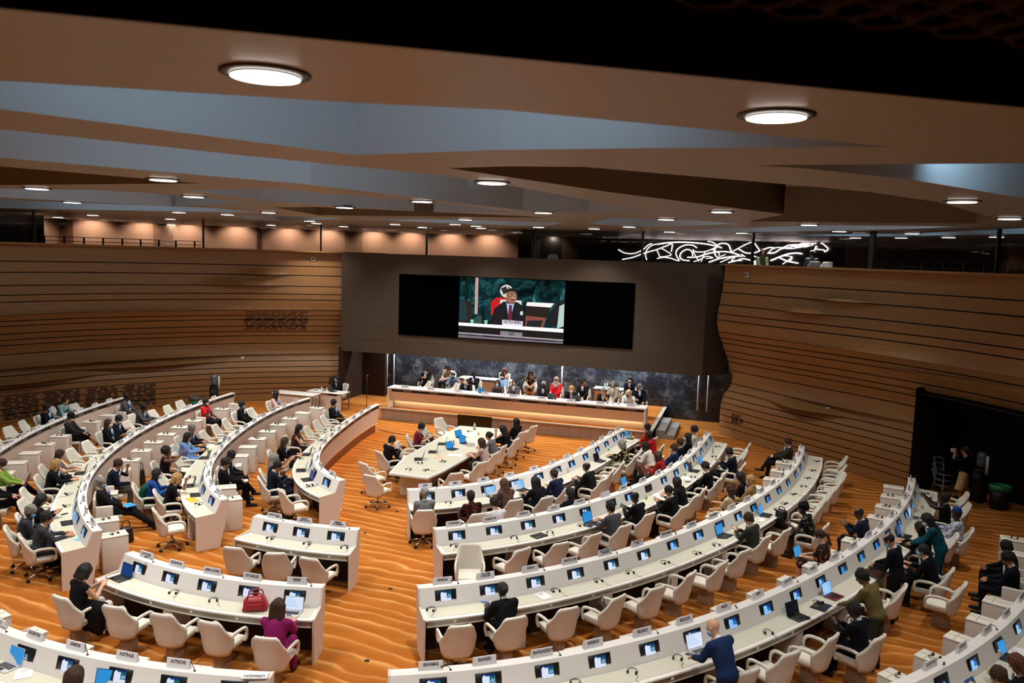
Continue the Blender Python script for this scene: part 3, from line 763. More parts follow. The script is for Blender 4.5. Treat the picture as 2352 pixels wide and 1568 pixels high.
def shell_meshes():
    na, nv = 17, 14
    A = shell_grid(na, nv); B = shell_grid(na, nv, .045)   # B lies behind
    front = MB(); q = [(j * na + i, (j + 1) * na + i, (j + 1) * na + i + 1, j * na + i + 1) for j in range(nv - 1) for i in range(na - 1)]
    mid = [a.lerp(b, .55) for a, b in zip(A, B)]
    def solid(P, Q):
        mb = MB(); n = len(P); vs = P + Q; fs = [tuple(reversed(f)) for f in q] + [tuple(n + k for k in f) for f in q]
        ring = [i for i in range(na)] + [j * na + na - 1 for j in range(1, nv)] + [(nv - 1) * na + i for i in range(na - 2, -1, -1)] + [j * na for j in range(nv - 2, 0, -1)]
        for a, b in zip(ring, ring[1:] + ring[:1]): fs.append((a, b, n + b, n + a))
        mb.add(vs, fs, 0, True); return mb
    f = solid(A, mid).mesh('backrest', [LEATHER]); b = solid(mid, B).mesh('shell', [SHELL])
    for me in (f, b):
        bm = bmesh.new(); bm.from_mesh(me); bmesh.ops.recalc_face_normals(bm, faces=bm.faces); bm.to_mesh(me); bm.free()
    return f, b
ME_BACK, ME_SHELL = shell_meshes()
mb = MB(); mb.box((0, .02, .425), (.46, .50, .10)); ME_SEAT = bevel_mesh(mb.mesh('seat', [LEATHER]), .035, 3)
mb = MB(); mb.box((0, .0, .365), (.40, .44, .03)); ME_PAN = bevel_mesh(mb.mesh('seat_pan', [SHELL]), .012, 2)
def arm_mesh(s):
    pts = [(s * .252, -.16, .625), (s * .270, -.06, .655), (s * .278, .06, .655), (s * .278, .15, .645), (s * .274, .215, .60), (s * .266, .235, .52), (s * .25, .225, .43), (s * .235, .21, .40)]
    P = smooth3(pts, 18)
    return MB().tube(P, .024, 8, 0, True, 1.25).mesh('arm', [LEATHER])
def smooth3(pts, n):
    P = np.array(pts, float); E = np.r_[[2 * P[0] - P[1]], P, [2 * P[-1] - P[-2]]]; Q = []
    for i in range(len(P) - 1):
        a, b, c, d = E[i:i + 4]
        for t in np.linspace(0, 1, 8, endpoint=False):
            Q.append(.5 * (2 * b + (c - a) * t + (2 * a - 5 * b + 4 * c - d) * t * t + (3 * b - a - 3 * c + d) * t ** 3))
    Q.append(P[-1]); Q = np.array(Q); idx = np.linspace(0, len(Q) - 1, n).round().astype(int)
    return [tuple(Q[i]) for i in idx]
ME_ARM = [arm_mesh(-1), arm_mesh(1)]
mb = MB(); mb.box((0, -.02, .175), (.15, .30, .35), 0, 0, .86); ME_PED = bevel_mesh(mb.mesh('pedestal', [PED]), .012, 2)
ME_COL = MB().lathe([(.035, .12), (.035, .24), (.026, .24), (.026, .36)], 12).mesh('gas_column', [CHROME])
def star_leg(k):
    a = 2 * math.pi * k / 5 + .3; c, s = math.cos(a), math.sin(a)
    return MB().tube([(.03 * c, .03 * s, .13), (.16 * c, .16 * s, .115), (.32 * c, .32 * s, .075)], [.024, .02, .013], 8, 0, True, .8).mesh('base_leg', [CHROME])
def caster(k):
    a = 2 * math.pi * k / 5 + .3; c, s = math.cos(a), math.sin(a); mb = MB()
    for t in (-.018, .018):
        mb.tube([(.32 * c - s * (t - .009), .32 * s + c * (t - .009), .03), (.32 * c - s * (t + .009), .32 * s + c * (t + .009), .03)], .03, 12)
    mb.tube([(.32 * c, .32 * s, .03), (.32 * c, .32 * s, .075)], .009, 6)
    return mb.mesh('caster', [DARK])
ME_LEGS = [star_leg(k) for k in range(5)]; ME_CAST = [caster(k) for k in range(5)]
def armchair(loc, rz, label, group, swivel=False):
    r = empty('swivel_armchair' if swivel else 'conference_armchair', loc, rz)
    link('seat', ME_SEAT, r); p = link('seat_pan', ME_PAN, r)
    b = link('backrest', ME_BACK, r); s = link('outer_shell', ME_SHELL, b)
    s['label'] = 'beige outer shell of the backrest'
    for m in ME_ARM: link('armrest', m, r)
    if swivel:
        link('gas_column', ME_COL, r)
        for k in range(5):
            l = link('base_leg', ME_LEGS[k], r); link('caster', ME_CAST[k], l)
    else: link('pedestal', ME_PED, r)
    return tag(r, label, 'chair', group)

# ---- desk parts shared by every seat place
mb = MB(); mb.box((0, 0, 0), (.37, .205, .014)); ME_BEZ = bevel_mesh(mb.mesh('monitor', [DARK]), .004, 1)
def screen_mesh(kind):
    mb = MB(); z = .0085
    def r(x0, y0, x1, y1, mi, dz=0.): mb.add([(x0, y0, z + dz), (x1, y0, z + dz), (x1, y1, z + dz), (x0, y1, z + dz)], [(0, 1, 2, 3)], mi)
    if kind == 'un':
        r(-.13, -.08, .13, .085, 3); r(-.08, -.065, .07, -.045, 1, .001)
        pts = [(.035 + .026 * math.cos(a), -.02 + .026 * math.sin(a), z + .001) for a in np.linspace(0, 2 * math.pi, 20)[:-1]]
        pin = [(.035 + .018 * math.cos(a), -.02 + .018 * math.sin(a), z + .001) for a in np.linspace(0, 2 * math.pi, 20)[:-1]]
        mb.add(pts + pin, [(k, (k + 1) % 19, 19 + (k + 1) % 19, 19 + k) for k in range(19)], 1)
        r(.015, -.023, .055, -.018, 1, .001); r(.033, -.04, .038, 0, 1, .001)
    elif kind == 'off': r(-.12, -.08, .12, .085, 3)
    else:
        r(-.105, -.082, .105, .085, 3); r(-.09, .035, .095, .075, 4, .0005); r(-.075, .045, -.045, .068, 0, .001)
        r(-.09, -.078, .012, .052, 0, .001); r(.012, -.078, .095, -.035, 0, .001)
        r(.016, -.03, .095, .05, 2, .001)
        for k, (x, h) in enumerate([(.03, .03), (.045, .05), (.062, .036), (.08, .045)]): r(x - .006, -.025, x + .006, -.025 + h, 5, .0015)
    mats = {'near': [SCW, SCB, SCT, SCN, SCD, SCBL], 'blue': [SCBL, SCB, SCD, SCN, SCD, SCB], 'deep': [SCB, SCB, SCD, SCN, SCN, SCD]}.get(kind, [SCBL, SCBL, SCD, SCN, SCD, SCB])
    return mb.mesh('screen', mats)
ME_SCR = {k: screen_mesh(k) for k in ('near', 'blue', 'deep', 'un', 'off')}
mb = MB(); mb.lathe([(.018, 0), (.016, .012)], 10)
mb.tube([(0, 0, .01), (.015, .0, .04), (.06, .0, .075), (.12, .0, .09)], .005, 6); mb.tube([(.115, 0, .088), (.155, 0, .095)], [.012, .014], 8)
ME_MIC = mb.mesh('microphone', [DARK])
# name cards: a thin upright card on a foot
CY = lambda z: .030 - z * .215
mb = MB(); mb.prism([(-.167, -CY(0)), (.167, -CY(0)), (.167, CY(0)), (-.167, CY(0))], 0, .004); mb.v = [(x, y if z == 0 else math.copysign(CY(.118), y), z if z == 0 else .118) for x, y, z in mb.v]; ME_CARD = mb.mesh('card', [CARDW])
_TXT = {}
def lettering(text):
    if text in _TXT: return _TXT[text]
    cu = bpy.data.curves.new('lettering', 'FONT'); cu.body = text; cu.align_x = 'CENTER'; cu.align_y = 'CENTER'
    two = '\n' in text; n = max(len(t) for t in text.split('\n'))
    cu.size = .062 if not two else .043
    cu.offset = .0021; cu.space_line = .9; cu.materials.append(INK); cu.resolution_u = 2
    tmp = bpy.data.objects.new('t', cu); COL.objects.link(tmp)
    bpy.context.view_layer.update()
    me = bpy.data.meshes.new_from_object(tmp.evaluated_get(bpy.context.evaluated_depsgraph_get()))
    bpy.data.objects.remove(tmp)
    xs = [v.co.x for v in me.vertices]; wd = max(xs) - min(xs); sx = min(.74, .28 / wd)
    for v in me.vertices: v.co = (v.co.x * sx, 0, v.co.y)
    # the same words on the other face
    bm = bmesh.new(); bm.from_mesh(me); g = bmesh.ops.duplicate(bm, geom=bm.verts[:] + bm.edges[:] + bm.faces[:])
    for e in bm.verts: e.co.y = -CY(.075 + e.co.z) - .0012
    for e in g['geom']:
        if isinstance(e, bmesh.types.BMVert): e.co.y = CY(.075 + e.co.z) + .0012; e.co.x = -e.co.x
    bm.to_mesh(me); bm.free()
    _TXT[text] = me; me.materials.clear(); me.materials.append(INK)
    return me
def name_card(x, y, z, rz, text, label, group='name cards on the desks', tilt=0.):
    r = empty('name_card', (x, y, z), rz)
    link('card', ME_CARD, r)
    if text: link('lettering', lettering(text), r, (0, 0, .075))
    if tilt: r.rotation_euler = (tilt, 0, rz)
    return tag(r, label, 'name card', group)
# headphones lying on a surface
def headset_meshes():
    pts = [(.075 * math.sin(a), .085 * math.cos(a) - .0, .008 + .012 * math.cos(a)) for a in np.linspace(-2.2, 2.2, 20)]
    band = MB().tube(pts, .0055, 6).mesh('headband', [DARK])
    cups = []
    for s in (-1, 1):
        x, y = s * .0606, -.052
        cups.append(MB().tube([(x - s * .014, y, .022), (x + s * .012, y, .022)], [.026, .022], 12).mesh('ear_cup', [DARK]))
    cord = MB().tube(smooth3([(.06, -.06, .01), (.10, -.12, .004), (.08, -.19, .004), (.13, -.27, .004)], 12), .003, 5).mesh('cord', [DARK])
    return band, cups, cord
HB, HC, HCORD = headset_meshes()
def headset(x, y, z, rz, label, group='headsets at the seats', cord=True):
    r = empty('headset', (x, y, z), rz)
    link('headband', HB, r)
    for c in HC: link('ear_cup', c, r)
    if cord: link('cord', HCORD, r)
    return tag(r, label, 'headphones', group)
# laptops, phones, tablets, papers, bottles, cups
def laptop_mesh(col, scr, ang=1.87):
    body = mat('laptop_' + col, '#' + col, .4, .2)
    mb = MB(); mb.box((0, 0, .009), (.32, .225, .016)); base = bevel_mesh(mb.mesh('keyboard_base', [body]), .004, 1)
    kb = MB(); 
    for j in range(4): kb.box((0, .055 - j * .028, .0185), (.27, .02, .003))
    kb.box((0, -.075, .0178), (.09, .05, .001))
    keys = kb.mesh('keys', [DARK if col != '161616' else mat('keys_grey', '#2c2c2e', .5)])
    mb = MB(); c, s = math.cos(ang), math.sin(ang)
    R = Matrix.Translation((0, .112, .016)) @ Matrix.Rotation(-ang, 4, 'X')
    # lid in its own plane: hinge on y=0, extends to -y before turning
    vs = []; mb.box((0, -.11, .004), (.32, .22, .008)); mb.v = [tuple(R @ Vector(v)) for v in mb.v]; lid = mb.mesh('lid', [body])
    sb = MB(); sb.add([(-.15, -.212, -.0006), (.15, -.212, -.0006), (.15, -.008, -.0006), (-.15, -.008, -.0006)], [(3, 2, 1, 0)], 0)
    if scr in ('white', 'pale'):
        for k in range(5): sb.add([(-.13, -.195 + k * .032, -.0012), (.0 + .02 * k, -.195 + k * .032, -.0012), (.0 + .02 * k, -.187 + k * .032, -.0012), (-.13, -.187 + k * .032, -.0012)], [(3, 2, 1, 0)], 1)
    sb.v = [tuple(R @ Vector(v)) for v in sb.v]
    sm = {'white': [SCW, SCBL], 'pale': [SCBL, SCW], 'blue': [SCB, SCB], 'deep': [SCD, SCD], 'off': [SCN, SCN]}[scr]
    return base, keys, lid, sb.mesh('display', sm)
_LAP = {}
def laptop(x, y, z, rz, label, col='161616', scr='blue', closed=False):
    k = (col, scr)
    if closed:
        r = empty('closed_laptop', (x, y, z), rz); mb = MB(); mb.box((0, 0, .006), (.33, .23, .011))
        link('base', bevel_mesh(mb.mesh('base', [mat('laptop_' + col, '#' + col, .4, .2)]), .003, 1), r)
        mb = MB(); mb.box((0, 0, .0155), (.33, .23, .006)); link('lid', bevel_mesh(mb.mesh('lid', [mat('laptop_' + col, '#' + col, .4, .2)]), .002, 1), r)
        return tag(r, label, 'laptop')
    if k not in _LAP: _LAP[k] = laptop_mesh(col, scr)
    b, ke, l, d = _LAP[k]
    r = empty('laptop', (x, y, z), rz)
    bo = link('keyboard_base', b, r); link('keys', ke, bo); lo = link('lid', l, r); link('display', d, lo)
    return tag(r, label, 'laptop')
mb = MB(); mb.box((0, 0, .004), (.072, .148, .008)); ME_PHB = bevel_mesh(mb.mesh('phone_body', [DARK]), .003, 1)
mb = MB(); mb.add([(-.032, -.068, .0085), (.032, -.068, .0085), (.032, .068, .0085), (-.032, .068, .0085)], [(0, 1, 2, 3)]); ME_PHS = {'off': mb.mesh('phone_screen', [SCN]), 'on': mb.mesh('phone_screen', [SCB])}
def phone(loc, rot, label, on='off'):
    r = empty('smartphone', loc); r.rotation_euler = rot
    link('phone_body', ME_PHB, r); link('phone_screen', ME_PHS[on], r)
    return tag(r, label, 'phone')
def paper(x, y, z, rz, label, size=(.21, .297), mtl=None, n=1, name='paper_sheet', cat='paper'):
    mb = MB()
    mb.box((0, 0, .002), (size[0], size[1], .004))
    mb.box((.006, -.004, .0055), (size[0] * .98, size[1] * .99, .003), 1 if mtl is None else 0, .06)
    for k in range(4): mb.box((-.01, size[1] * (.32 - .07 * k), .0072), (size[0] * (.6 - .08 * k), .006, .0006), 2)
    o = mb.build(name, [mtl or PAPER, PAPER, mat('print_grey', '#77787c', .8)], loc=(x, y, z), rz=rz)
    return tag(o, label, cat)
def bottle(x, y, z, label, col='#dfe9ee', cap='#3a78b8', h=.22, r=.032):
    o = empty('water_bottle', (x, y, z)); m = mat('bottle_' + col, col, .15, spec=.6)
    MB().lathe([(r * .92, 0), (r, .01), (r, h * .62), (r * .8, h * .75), (r * .36, h * .86), (r * .36, h * .93)], 14).build('bottle_body', m, o)
    MB().lathe([(r * .4, h * .92), (r * .4, h)], 12).build('cap', mat('cap_' + cap, cap, .4), o)
    return tag(o, label, 'bottle')
def cup(x, y, z, label, col='#cfe3c4', h=.09, r=.035, group=None):
    o = MB().lathe([(r * .7, 0), (r, h), (r * .9, h), (r * .62, .008)], 14).build('drinking_cup', mat('cup_' + col, col, .3), loc=(x, y, z))
    return tag(o, label, 'cup', group)

# ---- one curved desk
PROF_BODY = [(0, ZC), (.16, ZC), (.275, .80), (.285, .765), (.60, .765), (.60, .735), (.30, .735), (.12, .95), (.07, .95), (.12, .36), (.10, .33), (.055, .36)]
FASCIA = mat('fascia_black', '#15100d', .5); PLATE = mat('fascia_plate', '#6f6158', .5)
def desk(key, C, seats, label, kind, lit_toe=False, fascia=False, ends=(True, True), names=None):
    mid = C.at(C.len / 2); r = empty('conference_desk', (0, 0, 0))
    tag(r, label, 'desk', None)
    mb = MB(); C.sweep(mb, [(.0, ZC), (.0, ZC - .03), (.03, ZC - .045), (.13, ZC - .045), (.262, .79), (.27, .765), (.30, .765), (.288, .80), (.17, ZC)])
    mb.build('console', WHITE, r, fix=True)
    mb = MB(); C.sweep(mb, [(.03, ZC - .046), (.06, ZC - .046), (.12, .36), (.09, .34)]); o = mb.build('front_panel', BEIGE, r, fix=True)
    if fascia:
        mb = MB(); C.sweep(mb, [(.022, ZC - .046), (.05, ZC - .046), (.05, ZC - .15), (.034, ZC - .15)]); mb.build('fascia_band', FASCIA, r, fix=True)
        for s in seats:
            P = C.at(s, .024); mb = MB(); mb.box((P[0], P[1], ZC - .098), (.30, .012, .075), 0, C.yaw(s)); mb.build('fascia_plate', PLATE, r)
    mb = MB(); C.sweep(mb, [(.16, .34), (.19, .34), (.19, .0), (.16, .0)]); mb.build('toe_panel', mat('toe_brown', '#7a4a2c', .6), r, fix=True)
    if lit_toe:
        mb = MB(); C.sweep(mb, [(.10, .34), (.155, .34), (.155, .30), (.10, .33)]); mb.build('toe_light', mat('toe_glow', '#ffb060', .5, emit='#ffae5a', estr=6.), r, fix=True)
    mb = MB(); C.sweep(mb, [(.27, .765), (.705, .765), (.72, .755), (.72, .732), (.705, .722), (.27, .722)]); mb.build('worktop', WHITE, r, fix=True)
    mb = MB(); C.sweep(mb, [(.31, .7655), (.655, .7655), (.655, .769), (.31, .769)], .06, C.len - .06); mb.build('worktop_inlay', INLAY, r, fix=True)
    mb = MB(); C.sweep(mb, [(.64, .722), (.70, .722), (.70, .655), (.64, .655)], .03, C.len - .03); mb.build('cable_channel', ALU, r, fix=True)
    mb = MB(); C.sweep(mb, [(.62, .655), (.69, .655), (.69, .615), (.62, .615)], .03, C.len - .03); mb.build('lower_rail', WHITE, r, fix=True)
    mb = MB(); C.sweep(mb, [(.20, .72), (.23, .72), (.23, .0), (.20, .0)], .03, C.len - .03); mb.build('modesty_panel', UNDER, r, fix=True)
    # end panels
    P2 = [(-.004, ZC + .004), (.172, ZC + .004), (.293, .80), (.728, .772), (.728, 0), (.20, 0), (.13, .40), (.10, .42)]
    for e, (q, sg) in enumerate(((0., -1), (C.len, 1))):
        if not ends[e]: continue
        mb = MB(); a = [C.at(q, u) for u, z in P2]; t = C.at(C.len if sg > 0 else 0) - C.at(C.len - .1 if sg > 0 else .1); t /= np.hypot(*t); t = t * .035
        n = len(P2); vs = [(p[0], p[1], z) for p, (u, z) in zip(a, P2)] + [(p[0] + t[0], p[1] + t[1], z) for p, (u, z) in zip(a, P2)]
        mb.add(vs, [tuple(range(n)), tuple(range(2 * n - 1, n - 1, -1))] + [(i, (i + 1) % n, n + (i + 1) % n, n + i) for i in range(n)])
        mb.build('end_panel', BEIGE, r, fix=True)
    # inner supports
    k = 0
    for s in np.arange(1.6, C.len - .8, 1.75):
        P = C.at(s, .44); mb = MB(); mb.box((P[0], P[1], .36), (.20, .42, .72), 0, C.yaw(s)); mb.build('support_panel', WHITE, r)
    # monitors set into the sloping face, microphones, socket plates
    for i, s in enumerate(seats):
        P = C.at(s, .222); yw = C.yaw(s)
        kd = kind(i) if callable(kind) else kind
        o = link('monitor', ME_BEZ, r, (P[0], P[1], .925)); o.rotation_euler = (math.radians(72), 0, yw)
        # lift clear of the slope
        n_ = Vector((0, -math.sin(math.radians(72)), math.cos(math.radians(72)))); n_.rotate(Matrix.Rotation(yw, 3, 'Z')); o.location = Vector(o.location) + n_ * .009
        link('screen', ME_SCR[kd], o)
        if i % 2 == 0 or key in ('L0', 'L1', 'L2', 'L3'):
            P = C.at(s + .24, .12); link('microphone', ME_MIC, r, (P[0], P[1], ZC), yw + (2.6 if i % 3 else 3.6))
        P = C.at(s + .05, .703); mb = MB(); mb.box((P[0], P[1], .69), (.05, .006, .04), 0, yw); mb.build('socket_plate', WHITE, r)
    return r
# ---- box units and fold-out seats fixed in front of the desks
mb = MB(); mb.box((0, 0, .36), (.34, .50, .72)); ME_BOX = bevel_mesh(mb.mesh('cabinet', [SHELL]), .012, 2)
mb = MB(); mb.box((0, 0, .737), (.35, .51, .036)); ME_BOXT = bevel_mesh(mb.mesh('top_pad', [LEATHER]), .012, 2)
mb = MB(); mb.box((0, 0, .756), (.008, .46, .003)); mb.box((0, .10, .756), (.33, .008, .003)); ME_BOXL = mb.mesh('top_seam', [PED])
mb = MB(); mb.box((-.09, .252, .55), (.025, .008, .22)); ME_BOXS = mb.mesh('handle_slot', [DARK])
mb = MB(); mb.box((0, .251, .30), (.33, .004, .008)); ME_BOXJ = mb.mesh('door_joint', [PED])
def box_unit(loc, rz, label):
    r = empty('seat_box_unit', loc, rz)
    link('cabinet', ME_BOX, r); t = link('top_pad', ME_BOXT, r); link('top_seam', ME_BOXL, t); link('handle_slot', ME_BOXS, r); link('door_joint', ME_BOXJ, r)
    return tag(r, label, 'seat box', 'closed seat boxes in front of the desks')
mb = MB(); mb.box((0, -.30, .66), (.44, .07, .46)); ME_FB = bevel_mesh(mb.mesh('backrest', [LEATHER]), .03, 2)
mb = MB(); mb.box((0, .02, .42), (.42, .50, .08)); ME_FS = bevel_mesh(mb.mesh('seat', [SHELL]), .02, 2)
ME_FA = []
for s in (-1, 1):
    mb = MB(); mb.box((s * .265, -.10, .36), (.09, .36, .72)); ME_FA.append(bevel_mesh(mb.mesh('side_panel', [SHELL]), .02, 2))
def fold_seat(loc, rz, label):
    r = empty('fold_out_seat', loc, rz)
    link('backrest', ME_FB, r); link('seat', ME_FS, r)
    for m in ME_FA: link('side_panel', m, r)
    return tag(r, label, 'seat', 'open fold-out seats in front of the desks')
# ================================================================ people
def V3(*a): return np.array(a, float)
def unit(v): return v / (np.linalg.norm(v) + 1e-9)
class SDF:
    def __init__(s, lo, hi, h):
        s.o = np.array(lo, float); s.h = h
        s.n = np.ceil((np.array(hi) - s.o) / h).astype(int) + 1
        s.f = np.full(s.n, 1., np.float32)
        s.ax = [s.o[i] + h * np.arange(s.n[i]) for i in range(3)]
    def _win(s, lo, hi, pad):
        a = np.maximum(((lo - pad - s.o) / s.h).astype(int), 0); b = np.minimum(((hi + pad - s.o) / s.h).astype(int) + 2, s.n)
        return tuple(slice(int(a[i]), int(b[i])) for i in range(3))
    def _grid(s, w):
        return s.ax[0][w[0]][:, None, None], s.ax[1][w[1]][None, :, None], s.ax[2][w[2]][None, None, :]
    def _mix(s, w, d, k, sub=False):
        F = s.f[w]
        if F.size == 0: return
        if sub:
            s.f[w] = np.maximum(F, -d); return
        if k <= 0: s.f[w] = np.minimum(F, d); return
        hh = np.clip(.5 + .5 * (F - d) / k, 0, 1)
        s.f[w] = F * (1 - hh) + d * hh - k * hh * (1 - hh)
    def cap(s, a, b, ra, rb=None, k=.03):
        rb = ra if rb is None else rb; a = np.array(a, float); b = np.array(b, float)
        w = s._win(np.minimum(a, b), np.maximum(a, b), max(ra, rb) + k + 2 * s.h); X, Y, Z = s._grid(w)
        d = b - a; L = d @ d + 1e-9
        t = np.clip(((X - a[0]) * d[0] + (Y - a[1]) * d[1] + (Z - a[2]) * d[2]) / L, 0, 1)
        D = np.sqrt((X - a[0] - t * d[0]) ** 2 + (Y - a[1] - t * d[1]) ** 2 + (Z - a[2] - t * d[2]) ** 2) - (ra + (rb - ra) * t)
        s._mix(w, D.astype(np.float32), k); return s
    def ell(s, c, r, R=None, k=.03, sub=False):
        c = np.array(c, float); r = np.array(r, float); m = r.max()
        w = s._win(c, c, m + k + 2 * s.h); X, Y, Z = s._grid(w)
        P = (X - c[0], Y - c[1], Z - c[2])
        if R is not None: P = [P[0] * R[0, i] + P[1] * R[1, i] + P[2] * R[2, i] for i in range(3)]
        k0 = np.sqrt((P[0] / r[0]) ** 2 + (P[1] / r[1]) ** 2 + (P[2] / r[2]) ** 2)
        k1 = np.sqrt((P[0] / r[0] ** 2) ** 2 + (P[1] / r[1] ** 2) ** 2 + (P[2] / r[2] ** 2) ** 2) + 1e-9
        s._mix(w, (k0 * (k0 - 1) / k1).astype(np.float32), k, sub); return s
    def cut(s, p, n):
        """drop everything on the side n points to"""
        X, Y, Z = s._grid((slice(None),) * 3); n = unit(np.array(n, float))
        s.f = np.maximum(s.f, ((X - p[0]) * n[0] + (Y - p[1]) * n[1] + (Z - p[2]) * n[2]).astype(np.float32)); return s
    def mesh(s, name, mats, smooth=2):
        f = np.pad(s.f, 1, constant_values=1.); o = s.o - s.h; h = s.h
        n = f.shape; cn = tuple(x - 1 for x in n)
        acc = np.zeros(cn + (3,), np.float32); cnt = np.zeros(cn, np.float32)
        cr = [(i, j, k) for i in (0, 1) for j in (0, 1) for k in (0, 1)]
        sl = lambda c: tuple(slice(c[i], c[i] + cn[i]) for i in range(3))
        for a in range(8):
            for ax in range(3):
                if cr[a][ax]: continue
                b = list(cr[a]); b[ax] = 1
                fa, fb = f[sl(cr[a])], f[sl(b)]; m = (fa < 0) != (fb < 0)
                if not m.any(): continue
                t = fa[m] / (fa[m] - fb[m]); p = np.tile(np.array(cr[a], np.float32), (t.size, 1)); p[:, ax] += t
                acc[m] += p; cnt[m] += 1
        act = cnt > 0; idx = np.full(cn, -1, int); ids = np.argwhere(act); idx[act] = np.arange(len(ids))
        vs = (acc[act] / cnt[act][:, None] + ids) * h + o
        sg = f < 0; Q = []
        for ax in range(3):
            u, v = (ax + 1) % 3, (ax + 2) % 3
            A = [slice(1, -1)] * 3; B = [slice(1, -1)] * 3; A[ax] = slice(0, n[ax] - 1); B[ax] = slice(1, n[ax])
            m = sg[tuple(A)] != sg[tuple(B)]; g = np.argwhere(m)
            if not len(g): continue
            g[:, u] += 1; g[:, v] += 1
            du = np.zeros(3, int); du[u] = 1; dv = np.zeros(3, int); dv[v] = 1
            c = [g - du - dv, g - dv, g, g - du]
            q = np.stack([idx[tuple(x.T)] for x in c], 1)
            inn = sg[tuple(g.T)]; q[~inn] = q[~inn][:, ::-1]; Q.append(q)
        Q = np.concatenate(Q)
        if smooth:
            e = np.concatenate([Q[:, [0, 1]], Q[:, [1, 2]], Q[:, [2, 3]], Q[:, [3, 0]]])
            for _ in range(smooth):
                S = np.zeros_like(vs); c = np.zeros(len(vs)); np.add.at(S, e[:, 0], vs[e[:, 1]]); np.add.at(c, e[:, 0], 1)
                np.add.at(S, e[:, 1], vs[e[:, 0]]); np.add.at(c, e[:, 1], 1); vs = .5 * vs + .5 * S / c[:, None]
        me = bpy.data.meshes.new(name); me.vertices.add(len(vs)); me.vertices.foreach_set('co', vs.astype(np.float32).ravel())
        me.loops.add(Q.size); me.loops.foreach_set('vertex_index', Q.ravel().astype(np.int32))
        me.polygons.add(len(Q)); me.polygons.foreach_set('loop_start', np.arange(0, Q.size, 4, dtype=np.int32))
        me.update(calc_edges=True); me.validate(); me.polygons.foreach_set('use_smooth', [True] * len(me.polygons))
        for m in mats: me.materials.append(m)
        return me

def ik(S, T, l1, l2, pole):
    v = T - S; d = np.linalg.norm(v); u = v / d
    if d > l1 + l2 - .004: d = l1 + l2 - .004; T = S + u * d
    a = (l1 * l1 - l2 * l2 + d * d) / (2 * d); h = math.sqrt(max(l1 * l1 - a * a, 0))
    w = pole - u * (pole @ u); w = unit(w)
    return S + u * a + w * h, T
def rotx(a): c, s = math.cos(a), math.sin(a); return np.array([[1, 0, 0], [0, c, -s], [0, s, c]])
def rotz(a): c, s = math.cos(a), math.sin(a); return np.array([[c, -s, 0], [s, c, 0], [0, 0, 1]])
def roty(a): c, s = math.cos(a), math.sin(a); return np.array([[c, 0, s], [0, 1, 0], [-s, 0, c]])

# pose: lean (rad, forward +), head pitch (down +), head yaw (left +), hands L/R, knees/ankles, seat height
D_ = math.radians
POSES = {
 'type':   dict(lean=D_(12), hp=D_(14), hy=0, L=(-.11, .44, .81), R=(.11, .46, .81)),
 'phone':  dict(lean=D_(8), hp=D_(30), hy=D_(6), L=(-.05, .36, .90), R=(.07, .34, .88)),
 'upright': dict(lean=D_(-2), hp=D_(2), hy=0, L=(-.10, .30, .66), R=(.10, .30, .66)),
 'desk':   dict(lean=D_(20), hp=D_(6), hy=0, L=(-.16, .42, .80), R=(.14, .44, .80)),
 'turn':   dict(lean=D_(0), hp=D_(4), hy=D_(48), L=(-.12, .32, .68), R=(.16, .36, .79)),
 'lean':   dict(lean=D_(-14), hp=D_(4), hy=D_(-20), L=(-.06, .24, .68), R=(.14, .26, .67), kn=((-.13, .46, .50), (.13, .50, .47)), an=((-.12, .86, .09), (.10, .95, .10))),
 'cross':  dict(lean=D_(-4), hp=D_(20), hy=0, L=(-.08, .34, .74), R=(.10, .36, .74), kn=((-.09, .46, .53), (.02, .46, .64)), an=((-.06, .52, .09), (-.20, .66, .34))),
 'face':   dict(lean=D_(14), hp=D_(22), hy=0, L=(-.07, .34, 1.09), R=(.12, .40, .72)),
 'raise':  dict(lean=D_(4), hp=D_(-4), hy=0, L=(-.07, .42, 1.18), R=(.07, .42, 1.18)),
 'lap':    dict(lean=D_(4), hp=D_(34), hy=0, L=(-.08, .34, .70), R=(.08, .36, .70)),
 'stand':  dict(st=1, lean=D_(3), hp=D_(6), hy=0, L=(-.22, .12, .80), R=(.22, .12, .80)),
 'bend':   dict(st=1, lean=D_(24), hp=D_(34), hy=D_(14), L=(-.12, .52, .98), R=(.10, .50, .96)),
 'read':   dict(st=1, lean=D_(10), hp=D_(40), hy=D_(6), L=(-.10, .36, 1.02), R=(.12, .40, 1.00)),
 'photo':  dict(st=1, lean=D_(-2), hp=D_(0), hy=0, L=(-.05, .26, 1.50), R=(.08, .26, 1.50)),
}
